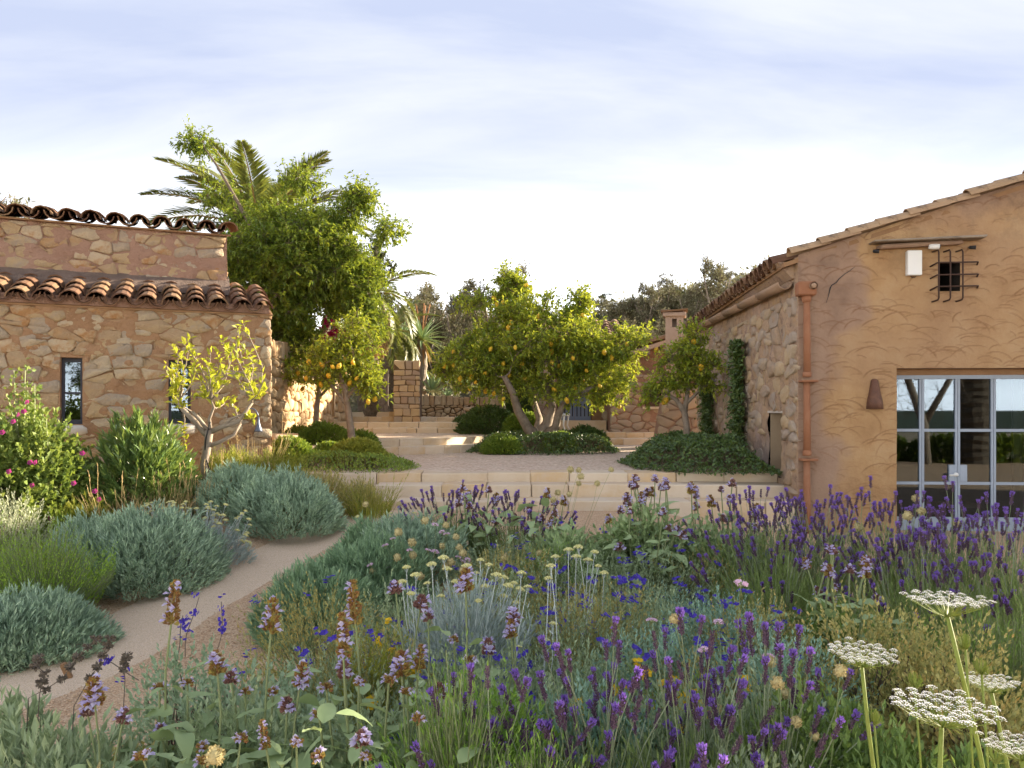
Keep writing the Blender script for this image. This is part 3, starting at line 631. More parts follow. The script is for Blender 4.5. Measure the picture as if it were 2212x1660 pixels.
tile_field(uroof, -4.75, -.43, LB - .13, ZU + .0, math.atan(.2), 3, np.random.default_rng(10), .27, .37)
# gooseneck lamp on the wall
u, z, D = LF.hit(552, 905)
lamp = thing('wall_lamp', 'grey gooseneck lamp with conical shade on the stone wall behind the young lemon tree', 'lamp', LF.world(u - .06, 0, z + .05), LF.a)
th = np.linspace(0, 1, 12); pts = np.stack([-.06 + .02 * th + .12 * sstep(0, 1, th), -.02 - .13 * np.sin(th * math.pi * .55), .09 * np.sin(th * math.pi) - .03 * th], 1)
a = Acc(); a.add(*tube(pts, .007, 8)); a.obj('arm', M['grey'], lamp, True)
e = pts[-1]; prof = [(0, .012), (-.06, .014), (-.10, .024), (-.15, .044), (-.175, .052)]
a = Acc(); a.add(*tube([(e[0], e[1], e[2] + p[0]) for p in prof], [p[1] for p in prof], 14)); a.obj('shade', M['grey'], lamp, True)
a = Acc(); a.add(*tube([(pts[0][0], .03, 0), (pts[0][0], -.03, 0)], .03, 12)); a.obj('rosette', M['grey'], lamp, True)

# ================================================================ right house
RA = -math.atan2(.5, 6.9); RF = Frame((3.22, 9.0), RA); RSL = .32; EAV = 3.31
RH = thing('plastered_house', 'big ochre plastered house with fan-shaped trowel marks and glazed doors on the right', 'house', (RF.O[0], RF.O[1], 0), RA)
du0 = round(RF.hit(1937, 889)[0], 4); dz1 = round(RF.hit(1937, 796)[1], 4)
gu0, gz1, _ = RF.hit(2026, 566); gu1, gz0, _ = RF.hit(2092, 629)
DX1 = round(RF.hit(2300, 889, .2)[0] + .02, 4)
RHOLES = [[du0, DX1, -.1, dz1], [round(gu0, 4), round(gu1 - .09, 4), round(gz0, 4), round(gz1, 4)]]
rr_ = np.random.default_rng(31)
arcs = []
for k in range(1300):
    au = rr_.uniform(-.1, 3.5); az = rr_.uniform(.2, 4.5)
    if az > EAV + RSL * au - .05 or rr_.random() > .25 + 1.1 * fbm(au * 1.7, az * 1.7, 2): continue
    big = 1.25 if az < 3.0 else .8
    arcs.append((au, az, rr_.uniform(.07, .24) * big, rr_.normal() * .35 + .1, rr_.uniform(.5, 1.15), rr_.uniform(.25, 1)))
def facade(U, Z):
    h = np.zeros_like(U); we = np.zeros_like(U)
    for au, az, r, rot, half, st in arcs:
        i0, i1 = np.searchsorted(U[:, 0], [au - r - .02, au + r + .02]); j0, j1 = np.searchsorted(Z[0], [az - r * .2, az + r + .02])
        if i1 <= i0 or j1 <= j0: continue
        x = U[i0:i1, j0:j1] - au; y = Z[i0:i1, j0:j1] - az; rad = np.hypot(x, y * 1.15); an = np.abs(np.arctan2(x, y) - rot)
        fade = 1 - sstep(half * .55, half, an); d = rad - r
        s = np.where(d <= 0, np.clip(1 + d / .075, 0, 1), np.clip(1 - d / .012, 0, 1)) * fade * st * .011
        h[i0:i1, j0:j1] = np.maximum(h[i0:i1, j0:j1] * np.where((d < .012) & (fade > .3), .6, 1), s)
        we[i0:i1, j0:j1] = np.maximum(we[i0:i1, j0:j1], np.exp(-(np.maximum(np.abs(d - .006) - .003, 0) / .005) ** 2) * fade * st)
    return h, we
zf_ = lambda U: EAV + RSL * U
us0 = np.arange(0, 3.4001, .0115); keep = {}
def disp(U, Z):
    Zr = np.broadcast_to(np.array(sorted(set(np.round(Z[-1], 6))))[None, :], U.shape) if False else Z
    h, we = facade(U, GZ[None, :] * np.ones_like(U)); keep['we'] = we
    fe = 1 - np.exp(-U / .06)
    return -(h + .03 * (fbm(U * 2.5, Z * 2.5, 3) - .45)) * fe
zs_ = set(np.round(np.arange(.0, 4.6001, .0115), 4)) | {4.6}
for h in RHOLES: zs_ |= {h[2], h[3]}
GZ = np.array(sorted(z for z in zs_ if 0 <= z <= 4.6))
V, Q, U_, Z_ = gridwall(0, 3.4, 0, 4.6, .0115, RHOLES, disp, zf_)
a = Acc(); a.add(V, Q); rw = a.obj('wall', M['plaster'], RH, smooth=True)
def setattr_(o, n, val):
    at = o.data.attributes.new(n, 'FLOAT', 'POINT'); at.data.foreach_set('value', np.ascontiguousarray(val.ravel(), np.float32))
setattr_(rw, 'groove_dirt_shade', keep['we'])
nz = fbm(U_ * 2.1 + 3, Z_ * 2.1, 4)
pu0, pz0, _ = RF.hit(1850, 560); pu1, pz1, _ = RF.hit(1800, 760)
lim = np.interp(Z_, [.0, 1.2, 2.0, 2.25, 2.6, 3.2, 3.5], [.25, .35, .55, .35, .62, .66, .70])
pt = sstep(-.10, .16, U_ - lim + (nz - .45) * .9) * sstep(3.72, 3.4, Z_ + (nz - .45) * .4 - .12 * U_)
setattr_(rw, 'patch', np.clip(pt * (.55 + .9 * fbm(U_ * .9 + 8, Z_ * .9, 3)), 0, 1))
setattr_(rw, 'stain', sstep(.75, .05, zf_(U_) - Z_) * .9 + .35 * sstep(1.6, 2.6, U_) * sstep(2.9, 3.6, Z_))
a = Acc(); a.add([[3.4, 0, 0], [16, 0, 0], [16, 0, EAV], [8, 0, EAV + 8 * RSL], [3.4, 0, EAV + 3.4 * RSL]], [[0, 1, 2, 4]], [[4, 2, 3]])
a.obj('wall_far', M['plaster'], RH)
# side wall
nh = []
for px, py in ((1664, 893), (1694, 996)):
    aa = (px - CX) / F; Wd = RF.Wd; wy = (RF.O[0] - aa * RF.O[1]) / (aa * Wd[1] - Wd[0]); nh.append((wy, CZ - (py - HY) * (RF.O[1] + wy * Wd[1]) / F))
NI = [round(nh[1][0], 4), round(nh[0][0], 4), .75, round(CZ - 4 * 9.9 / F, 4)]
sd_ = lambda U, Z: (.075 * (fbm(U * 6 + 2, Z * 6 + 7, 5) - .47) + .05 * (fbm(U * 2, Z * 2 + 3, 3) - .45)) * (1 - np.exp(-U / .12))
V, Q, _, _ = gridwall(0, 7.0, .3, EAV - .02, .03, [NI], sd_)
V = np.stack([-V[:, 1], V[:, 0], V[:, 2]], 1); V[:, 0] -= .03 * (1 - np.exp(-V[:, 1] / .12))
a = Acc(); a.add(V, Q[:, ::-1]); rsd = a.obj('side_wall', M['side'], RH, smooth=True)
for A in cells(.02, 7.0, .6, EAV - .45, .30, .16, np.random.default_rng(46), .46):
    c = A.mean(0)
    if (NI[0] - .2 < c[0] < NI[1] + .2 and c[1] < NI[3] + .12) or R.random() < .12: continue
    q = stone_from(A, .012, R.uniform(-.01, .03), R, 'stone', M['sidestone'], rsd, 0, .06, .85); q.location = (-.035 - float(sd_(np.array(c[0]), np.array(c[1]))), c[0], c[1]); q.rotation_euler = (0, 0, -math.pi / 2)
a = Acc(); y0, y1, z0, z1 = NI
a.add(boxv(-.0, .22, y0, y1, z0, z1), BOXQ[[0, 1, 2, 3, 4]][:, ::-1]); a.obj('blind_window', surf('niche_plaster', [(.30, .22, .14), (.38, .29, .19)], 3, .9, .4), rsd)
boxpart('niche_lintel', M['sill'], rsd, (-.03, .1, y0 - .03, y1 + .03, z1, z1 + .03))
a = Acc(); box(a, .1, 16, 6.9, 7.0, 0, EAV); box(a, 15.9, 16, 0.05, 6.9, 0, EAV); a.obj('wall_far', M['plaster'], RH)
a = Acc(); a.add([[0, 7, EAV], [16, 7, EAV], [8, 7, EAV + 8 * RSL]], None, [[0, 1, 2]]); a.obj('gable_far', M['plaster'], RH)
# roof
a = Acc()
for s in (0, 1):
    x0, x1 = ((-.16, 8) if s == 0 else (16.16, 8)); zA, zB = EAV - .16 * RSL - .085, EAV + 8 * RSL - .085
    V = np.array([[x0, .0, zA], [x1, .0, zB], [x1, 7.2, zB], [x0, 7.2, zA]]); V = np.concatenate([V, V + [0, 0, .05]]); a.add(V, BOXQ)
rroof = a.obj('roof', M['brownwood'], RH)
tile_field(rroof, .22, 7.1, -.24, EAV - .12, math.atan(RSL), 3, np.random.default_rng(41), .25, .37, None, True, 0)
rg = np.random.default_rng(43); L = 0.0; i = 0; sl2 = math.atan(RSL)
while L < 8.3:
    o = bpy.data.objects.new('verge_tile', VTILE)
    o.matrix_local = Matrix.Translation((-.10 + L * math.cos(sl2), -.015 + rg.normal() * .008, EAV + .015 - .1 * RSL + L * math.sin(sl2) + rg.normal() * .004)) @ Matrix.Rotation(-math.pi / 2, 4, 'Z') @ Matrix.Rotation(sl2 - .05 + rg.normal() * .012, 4, 'X') @ Matrix.Rotation(rg.normal() * .05, 4, 'Y')
    link(o, rroof); L += .335; i += 1
a = Acc(); tv = np.array([[v.co.x, v.co.y, v.co.z] for v in TILE.vertices]); tq = np.array([p.vertices[:] for p in TILE.polygons])
for cx_ in np.arange(.22, 7.1, .25):            # the rest of the tiles, out of sight from the garden
    for r in range(3, 22):
        mt = Matrix.Translation((-.24 + r * .37 * math.cos(sl2), cx_, EAV - .08 + r * .37 * math.sin(sl2))) @ Matrix.Rotation(-math.pi / 2, 4, 'Z') @ Matrix.Rotation(sl2 - .035, 4, 'X')
        A = np.array(mt); a.add(tv @ A[:3, :3].T + A[:3, 3], tq)
a.obj('tile_field', M['terra'], rroof, kind='stuff')
# gutter (half round clay) and drainpipe
gu = thing('gutter', 'half-round clay gutter along the eave of the plastered house side wall', 'gutter', (RF.O[0], RF.O[1], 0), RA)
yy = 0.12; k = 0
while yy < 7.0:
    l = min(1.15, 7.05 - yy); z0 = 2.97 + yy * .025; n = 9; Vv = []
    for e, (y, r) in enumerate(((yy, .085), (yy + l + .03, .078))):
        for rr2 in (r, r - .015):
            for q in range(n): t_ = math.pi * (1 + q / (n - 1)); Vv.append((-.115 + rr2 * math.cos(t_), y, z0 + (y - yy) * .025 + rr2 * math.sin(t_) + .05))
    Qq = []
    for q in range(n - 1): Qq += [[q, q + 1, 2 * n + q + 1, 2 * n + q], [n + q + 1, n + q, 3 * n + q, 3 * n + q + 1], [q + 1, q, n + q, n + q + 1], [2 * n + q, 2 * n + q + 1, 3 * n + q + 1, 3 * n + q]]
    Qq += [[0, 2 * n, 3 * n, n], [n - 1, 2 * n - 1, 4 * n - 1, 3 * n - 1]]
    a = Acc(); a.add(Vv, Qq); a.obj('gutter_length', M['gutter'], gu, True); yy += l; k += 1
a = Acc(); V = np.array([[-.2, .1, EAV - .06], [0.05, .1, EAV - .06], [0.05, 7, EAV - .06], [-.2, 7, EAV - .06], [-.04, .1, 3.06], [0.05, .1, 3.06], [0.05, 7, 3.1], [-.04, 7, 3.1]])
a.add(V, BOXQ[:, ::-1]); a.obj('cane_soffit', M['side'], rsd)
dp = thing('drainpipe', 'terracotta drainpipe with square hopper at the corner of the plastered house', 'drainpipe', RF.world(.075, -.075, 0), RA)
hz0, hz1 = Zp(641, 8.95), Zp(611, 8.95)
cboxobj('hopper', M['pipe'], dp, (-.115, .085, -.085, .07, hz0, hz1), .015)
a = Acc(); pr = tube([(.04, -.07, hz1 - .055), (.04, -.125, hz1 - .055)], .042, 12, False); a.add(*pr[:2]); pr = tube([(.04, -.125, hz1 - .055), (.04, -.07, hz1 - .055)], .030, 12); a.add(pr[0], pr[1], pr[2]); a.obj('spout', M['gutter'], dp, True)
segs = [(hz0 - .02, Zp(806, 8.95)), (Zp(824, 8.95), Zp(975, 8.95)), (Zp(993, 8.95), .1)]
a = Acc(); a.add(*tube([(-.005, 0, hz0 + .01), (-.005, 0, hz0 - .05), (-.003, 0, hz0 - .07)], [.055, .05, .04], 14)); a.obj('neck', M['pipe'], dp, True)
for za, zb in segs: a = Acc(); a.add(*tube([(-.003, 0, za), (.0, 0, (za + zb) / 2), (.002, 0, zb)], [.036, .038, .04], 14)); a.obj('pipe', M['pipe'], dp, True)
for zc in (Zp(810, 8.95), Zp(979, 8.95)):
    a = Acc(); a.add(*tube([(0, 0, zc + .03), (0, 0, zc + .025), (0, 0, zc - .025), (0, 0, zc - .03)], [.04, .048, .048, .04], 14)); a.obj('collar', M['pipe'], dp, True)
    cboxobj('bracket', M['pipe'], dp, (-.075, .105, -.07, .075, zc - .085, zc - .06), .006)

# glazed doors
u0, u1, z0d, z1d = RHOLES[0]; dep = .2
a = Acc(); box(a, u0, DX1, .04, .55, dz1, dz1 + .1); box(a, u0 - .1, u0, .04, .5, 0, dz1); box(a, DX1, DX1 + .1, .04, .5, 0, dz1); a.obj('reveal', M['plaster'], rw)
zf1 = RF.hit(2000, 811, dep)[1]
boxpart('lintel', M['brownwood'], rw, (u0, DX1, dep - .02, dep + .1, zf1, dz1 + .02))
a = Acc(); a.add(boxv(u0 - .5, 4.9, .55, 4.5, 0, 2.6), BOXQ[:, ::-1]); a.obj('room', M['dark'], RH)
xs = [RF.hit(px, 889, dep)[0] for px in (1937, 1991, 2068.5, 2146, 2223, 2300)]; xs = [u0] + xs[1:]
zr = [RF.hit(2060, p, dep)[1] for p in (819, 930, 1044.5, 1162)] + [.02]
fw = .025
dset = Acc(); box(dset, u0, DX1 - .001, dep - .01, dep + .06, zr[0], zf1); df = dset.obj('door_frame', M['frame'], RH)
for li in range(len(xs) - 1):
    a_, b_ = xs[li], xs[li + 1]; A = Acc()
    box(A, a_ + .003, a_ + fw + .003, dep, dep + .045, 0.01, zr[0] - .002); box(A, b_ - fw, b_ - .002, dep, dep + .045, .01, zr[0] - .002)
    for zc in zr[1:4]: box(A, a_ + fw + .003, b_ - fw, dep + .003, dep + .042, zc - .016, zc + .016)
    box(A, a_ + fw + .003, b_ - fw, dep + .003, dep + .042, .012, .35)
    dl = A.obj('glazed_door', M['frame'], RH)
    rows = [zr[0] - .002, zr[1], zr[2], zr[3], .334]
    for t_, b2 in zip(rows[:-1], rows[1:]):
        g = Acc(); box(g, a_ + fw + .003, b_ - fw, dep + .02, dep + .026, b2 + .016, t_ - (.016 if t_ != rows[0] else 0)); g.obj('pane', M['glass'], dl)
    if li in (1, 2):
        px0, px1 = (2056, 2064) if li == 1 else (2073.5, 2083)
        ua, ub = RF.hit(px0, 0, dep)[0], RF.hit(px1, 0, dep)[0]
        boxpart('lock_plate', M['frame'], dl, (ua - (.03 if li == 1 else 0), ub + (.0 if li == 1 else .03), dep - .006, dep + .05, zr[2] + .016, zr[2] + .21), .003)
        if li == 1:
            a = Acc(); a.add(*tube([(ub, dep, zr[2] + .10), (ub, dep - .05, zr[2] + .10), (ub - .01, dep - .055, zr[2] + .1), (ub - .09, dep - .055, zr[2] + .095)], .011, 8)); a.obj('handle', M['white'], dl, True)
            a = Acc(); a.add(*tube([(ub, dep + .01, zr[2] + .10), (ub, dep - .02, zr[2] + .10)], .024, 12)); a.obj('handle_rose', M['white'], dl, True)
cu = thing('curtain', 'pale linen curtain hanging inside the glazed doors at the right edge', 'curtain', (RF.O[0], RF.O[1], 0), RA)
tt = np.linspace(0, 1, 60); ca0 = RF.hit(2186, 889, .5)[0]
cxs = ca0 + tt * .8; cys = .50 + .05 * np.sin(tt * 46) + .02 * np.sin(tt * 19)
V = np.concatenate([np.stack([cxs, cys, np.full(60, .04)], 1), np.stack([cxs, cys, np.full(60, 2.05)], 1)]); Q = [[i, i + 1, 61 + i, 60 + i] for i in range(59)]
a = Acc(); a.add(V, Q); a.obj('folds', M['curtain'], cu, True)
# dining chair glimpsed inside
ch = thing('dining_chair', 'wooden dining chair with vase-shaped back splat seen through the glazed doors', 'chair', RF.world(RF.hit(2037, 0, .75)[0], .75, 0), RA)
zt_ = RF.hit(2037, 1006, .75)[1]; Wc = M['brownwood']
for s in (-1, 1):
    a = Acc(); a.add(*tube([(s * .2, 0, .0), (s * .2, 0, .45), (s * .22, .0, .8), (s * .19, 0, zt_ - .03), (s * .10, 0, zt_)], [.02, .02, .02, .02, .02], 8)); a.obj('back_post', Wc, ch, True)
    a = Acc(); a.add(*tube([(s * .21, -.42, 0), (s * .21, -.42, .44)], .02, 8)); a.obj('leg', Wc, ch, True)
a = Acc(); a.add(*tube([(-.11, 0, zt_), (0, 0, zt_ - .02), (.11, 0, zt_)], .025, 8)); a.obj('top_rail', Wc, ch, True)
sp_ = [(.05, .5), (.05, .58), (.09, .70), (.04, .82), (.07, zt_ - .02)]
a = Acc(); a.add([(s * x, y, z) for x, z in sp_ for s in (-1, 1) for y in (-.008, .008)], [q for i in range(4) for q in ([4*i, 4*i+2, 4*i+6, 4*i+4], [4*i+1, 4*i+5, 4*i+7, 4*i+3], [4*i, 4*i+4, 4*i+5, 4*i+1], [4*i+2, 4*i+3, 4*i+7, 4*i+6])]); a.obj('back_splat', Wc, ch)
cboxobj('seat', Wc, ch, (-.23, .23, -.45, .02, .44, .49), .01)

ck = np.array([(RF.hit(x, y)[0], -.012, RF.hit(x, y)[1]) for x, y in ((1846, 577), (1832, 588), (1825, 592), (1812, 603), (1806, 611), (1796, 617), (1793, 622), (1789, 640), (1784, 655))])
a = Acc(); a.add(*tube(ck, [.002, .004, .004, .005, .006, .006, .008, .004, .002], 5)); a.obj('crack', M['black'], rw)
# facade fittings
ua, za, _ = RF.hit(1876, 527); ub, zb, _ = RF.hit(2114, 512)
ca = thing('stone_ledge', 'thin lichened stone ledge sticking out above the barred opening', 'ledge', (RF.O[0], RF.O[1], 0), RA)
V, Q, T = cbox(0, ub - ua, -.19, .03, -.028, .0, .008, .006); V[:, 2] += za + V[:, 0] * (zb - za) / (ub - ua); V[:, 0] += ua; V[:, 2] += .015 * np.sin(V[:, 0] * 9)
a = Acc(); a.add(V, Q, T); a.obj('slab', M['slabgrey'], ca)
V, Q, T = cbox(0, ub - ua - .28, -.12, .03, -.075, -.03, .02, .004); V[:, 2] += za + V[:, 0] * (zb - za) / (ub - ua); V[:, 0] += ua + .08
a = Acc(); a.add(V, Q, T); a.obj('plaster_bed', M['plaster'], ca)
b0 = RF.hit(1955, 544); b1 = RF.hit(1986, 597)
jb = thing('junction_box', 'white metal junction box on the ochre plaster under the ledge', 'box', (RF.O[0], RF.O[1], 0), RA)
cboxobj('cover', M['white'], jb, (b0[0], b1[0], -.075, -.02, b1[1], b0[1]), .006); cboxobj('back_plate', M['white'], jb, (b0[0] + .004, b1[0] - .004, -.02, .01, b1[1] + .004, b0[1] - .004), .002)
a = Acc(); mx_ = (b0[0] + b1[0]) / 2; a.add(*tube([(mx_ - .03, -.03, b1[1] + .003), (mx_ - .015, -.03, b1[1] - .02), (mx_ + .015, -.03, b1[1] - .02), (mx_ + .03, -.03, b1[1] + .003)], .004, 6)); a.obj('cable_loop', M['black'], jb, True)
cu_, cz_, _ = RF.hit(2008, 537)
cm = thing('security_camera', 'small white security camera hanging under the ledge beside the barred opening', 'camera', RF.world(cu_, -.09, cz_), RA)
a = Acc(); a.add(*tube([(-.05, .0, .0), (-.03, -.005, 0), (.055, -.02, -.004)], [.024, .03, .03], 12)); a.obj('housing', M['white'], cm, True)
a = Acc(); a.add(*tube([(.055, -.02, -.004), (.062, -.021, -.004)], [.025, .024], 12)); a.obj('lens', M['black'], cm, True)
a = Acc(); a.add(*tube([(-.045, .02, .02), (-.05, .06, .05), (-.05, .09, .07)], [.012, .014, .03], 8)); a.obj('bracket', M['white'], cm, True)
gl0, gt, _ = RF.hit(2028, 545); gr0, gb, _ = RF.hit(2094, 650)
gi = thing('window_grille', 'rusty iron grille of crossed bars over the small square opening', 'grille', (RF.O[0], RF.O[1], 0), RA)
for px in (2028, 2053, 2080):
    x = RF.hit(px, 0, -.1)[0]; a = Acc(); a.add(*tube([(x - .03, .02, gt), (x - .005, -.09, gt + .005), (x, -.1, gt - .02), (x, -.1, gb + .02), (x - .005, -.09, gb), (x - .03, .02, gb - .01)], .009, 7)); a.obj('bar', M['iron'], gi, True)
xl, xr = RF.hit(2008, 0)[0], RF.hit(2112, 0)[0]
for py in (571, 597, 622):
    z = RF.hit(2060, py)[1]; a = Acc(); a.add(*tube([(xl, .02, z - .03), (xl + .04, -.09, z), (xl + .06, -.1, z), (xr - .06, -.1, z + .004), (xr - .04, -.09, z + .004), (xr, .02, z - .01)], .009, 7)); a.obj('bar', M['iron'], gi, True)
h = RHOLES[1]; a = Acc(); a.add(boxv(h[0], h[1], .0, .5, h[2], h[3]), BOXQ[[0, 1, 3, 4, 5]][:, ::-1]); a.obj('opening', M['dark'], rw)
for px, py, lb in ((1886, 546, 'small black spotlight under the left end of the ledge'), (2092, 538, 'small black spotlight under the right end of the ledge')):
    u, z, _ = RF.hit(px, py); s_ = thing('spotlight', lb, 'light', RF.world(u, -.08, z), RA)
    a = Acc(); a.add(*tube([(-.03, 0, 0), (.03, -.02, -.006)], [.018, .024], 10)); a.obj('head', M['black'], s_, True)
    a = Acc(); a.add(*tube([(0, .0, .0), (0, .03, .01), (0, .1, .015)], .008, 6)); a.obj('bracket', M['black'], s_, True)
lu, lz, _ = RF.hit(1889, 884); lt = RF.hit(1889, 819)[1]
wl_ = thing('wall_lamp', 'brown clay roof-tile wall lamp left of the glazed doors', 'lamp', RF.world(lu, 0, lz), RA)
n = 11; V = []
for k, (zq, r) in enumerate(((0, .092), (.08, .086), (.2, .06), (lt - lz - .02, .04), (lt - lz, .022))):
    for rr2 in (0, .012):
        for q in range(n): t_ = math.pi * q / (n - 1); V.append((math.cos(t_) * (r - rr2), -math.sin(t_) * (r * 1.05 - rr2), zq))
Q = []
for k in range(4):
    for q in range(n - 1): b = k * 2 * n; Q += [[b + q + 1, b + q, b + 2*n + q, b + 2*n + q + 1], [b + n + q, b + n + q + 1, b + 3*n + q + 1, b + 3*n + q]]
for q in range(n - 1): Q += [[q, q + 1, n + q + 1, n + q], [8*n + q + 1, 8*n + q, 9*n + q, 9*n + q + 1]]
a = Acc(); a.add(V, Q); a.obj('clay_shade', M['lampclay'], wl_, True)
a = Acc(); a.add(*tube([(0, .02, .08), (0, -.045, .08)], .02, 8)); a.obj('holder', M['black'], wl_, True)
# ================================================================ walls and rear wing beyond the terrace
def stonewall(name, label, A, B, zb, zt, th, du, dz, mat, seed, coping=True, gap=.010, dep=(.03, .07), cat='wall', both=False, jit=.42, slope=0.0):
    A = np.array(A, float); B = np.array(B, float); L = np.linalg.norm(B - A); ang = math.atan2(B[1] - A[1], B[0] - A[0]); rng = np.random.default_rng(seed)
    o = thing(name, label, cat, (A[0], A[1], 0), ang); c = Acc(); V = boxv(0, L, .01, th, zb, zt); V[[5, 6], 2] += slope; c.add(V, BOXQ); c.obj('core', M['joint'], o)
    zc = zt - (.26 if coping else 0)
    masonry(o, (0, L, zb, zc), du, dz, mat, rng, gap, dep, fr=.72, jit=jit)
    if coping:
        x = 0
        while x < L - .04:
            w_ = min(L - x, rng.uniform(.09, .2)); zz_ = zt + slope * x / L
            a = Acc(); a.add(*cbox(0, w_ - .012, -.05 + rng.uniform(-.02, .02), th + .02, 0, zz_ - zc + rng.uniform(-.02, .04), .02, .008, rng))
            q = a.obj('coping_stone', mat, o); q.location = (x, 0, zc); x += w_
    return o
dw = stonewall('dry_stone_wall', 'tall sunlit dry-stone wall of rounded cream boulders beside the left house', (Xp(545, 13.0), 13.0), (Xp(752, 20.0), 20.0), T2 - .3, 2.75, .5, .27, .19, M['drystone'], 3, slope=.25)
dw.rotation_euler[2] = dw.rotation_euler[2]
lw_ = stonewall('low_stone_wall', 'low pale dry-stone garden wall with upright coping below the agaves', (Xp(905, 21.3), 21.3), (Xp(1115, 21.6), 21.6), T3, 1.97, .4, .17, .12, M['drystone'], 4, slope=-.08)
stonewall('stone_kerb_wall', 'short low wall of squared reddish blocks at the end of the topmost step', (Xp(1000, 20.2), 20.2), (Xp(1085, 20.0), 20.0), T3 - .2, 1.66, .3, .34, .26, M['rear'], 6, False, jit=.1)
stonewall('bed_retaining_wall', 'short brown retaining wall between the left house corner and the shrub bed', (Xp(586, 11.6), 11.6), (Xp(645, 11.9), 11.9), T1 - .2, 1.22, .3, .5, .26, M['rear'], 8, False, jit=.12, dep=(.01, .03))
stonewall('bed_kerb', 'low sandstone kerb of the raised bed under the left lemon trees', (Xp(640, 12.2), 12.2), (Xp(745, 12.7), 12.7), T1 - .2, 1.02, .3, .5, .26, M['ashlar'], 12, False, jit=.08, dep=(.01, .02))
gp = thing('gate_pillar', 'square stone gate pillar of coursed orange and grey blocks', 'pillar', (Xp(850, 19.5), 19.5, 0), math.radians(3))
pw = (907 - 850) * 19.5 / F; zb, zt = T3 - .05, Zp(779, 19.5)
box(Acc(), 0, 1, 0, 1, 0, 1); a = Acc(); box(a, .012, pw - .012, .012, .9, zb, zt - .02); a.obj('core', M['joint'], gp)
rg = np.random.default_rng(51)
for face in (0, 1):
    z = zb; Lf = pw if face == 0 else .95
    while z < zt - .04:
        h = min(zt - z, rg.uniform(.09, .19)); h = zt - z if zt - z - h < .06 else h; x = 0
        while x < Lf - .03:
            w_ = min(Lf - x, rg.uniform(.13, .38)); w_ = Lf - x if Lf - x - w_ < .08 else w_
            a = Acc(); d0 = rg.uniform(-.015, .012)
            if face == 0: a.add(*cbox(x + .006, x + w_ - .006, d0, .12, z + .006, z + h - .005, .014, .006, rg))
            else: a.add(*cbox(d0, .11, .13 + x + .006, .13 + x + w_ - .006, z + .006, z + h - .005, .014, .006, rg))
            a.obj('stone', M['rear'] if rg.random() < .55 else M['drystone'], gp); x += w_
        z += h
gt_ = thing('wooden_gate', 'weathered grey plank gate standing between the dry-stone wall and the pillar', 'gate', (Xp(772, 20.9), 20.9, T4), math.radians(2))
gw = (832 - 772) * 20.9 / F; k = 0; x = 0
while x < gw - .02:
    w_ = .115; cboxobj('plank', M['wood'], gt_, (x + .004, x + w_ - .004, 0 + .008 * (k % 2), .035, .02, 1.12 + R.uniform(-.03, .03)), .004); x += w_; k += 1
for z in (.2, .85): cboxobj('rail', M['wood'], gt_, (.0, gw, -.035, -.002, z, z + .09), .004)
a = Acc(); V, Q, T = cbox(0, math.hypot(gw, .6), -.034, -.003, -.04, .04, .004); an = math.atan2(.6, gw); V = np.stack([V[:, 0] * math.cos(an) - V[:, 2] * math.sin(an), V[:, 1] - .034, V[:, 0] * math.sin(an) + V[:, 2] * math.cos(an) + .26], 1)
a.add(V, Q, T); a.obj('brace', M['wood'], gt_)
# rear wing
RWF = Frame((Xp(1155, 20.2), 20.2), math.radians(-3)); RW = thing('rear_wing', 'low stone rear wing with slate-blue door, porch roof and chimney behind the lemon trees', 'house', (RWF.O[0], RWF.O[1], 0), RWF.a)
def rwu(px, wd=0.0): return RWF.hit(px, 889, wd)[0]
ux = [rwu(p) for p in (1155, 1203, 1300, 1345)]; zt_ = 3.2; zdoor = 2.75
V, Q, _, _ = gridwall(0, ux[3], T2, zt_, .05, [[ux[1], ux[2], T2, zdoor]], rough(9, .05)); a = Acc(); a.add(V, Q); rww = a.obj('wall', M['mortar_up'], RW, True)
masonry(rww, (0, ux[3] + .02, T2, zt_), .27, .17, M['rear'], np.random.default_rng(61), .008, (.0, .03), [[ux[1], ux[2], T2, zdoor]])
a = Acc(); a.add(boxv(ux[1], ux[2], 0, .5, T2, zdoor), BOXQ[[0, 1, 3, 4, 5]][:, ::-1]); a.obj('reveal', M['mortar_up'], rww)
cboxobj('threshold', M['ashlar'], rww, (ux[1] - .1, ux[2] + .1, -.25, .3, T2 - .05, 1.32), .01)
u0, u1 = rwu(1207, .3), rwu(1276, .3)
for k in range(2):
    a0, a1 = (u0 + k * (u1 - u0) / 2, u0 + (k + 1) * (u1 - u0) / 2); a = Acc(); nb = 4
    dl = cboxobj('door', M['bluedoor'], RW, (a0 + .004, a1 - .004, .30, .34, 1.32, zdoor - .03), .004)
    for q in range(nb):
        xx = a0 + (q + .6) * (a1 - a0) / (nb + .2); cboxobj('slot', M['black'], dl, (xx - .012, xx + .012, .294, .31, 1.42, 1.74), .002)
cboxobj('door_panel', M['brownwood'], RW, (rwu(1277, .3), rwu(1303, .3), .26, .34, 1.32, zdoor), .006)
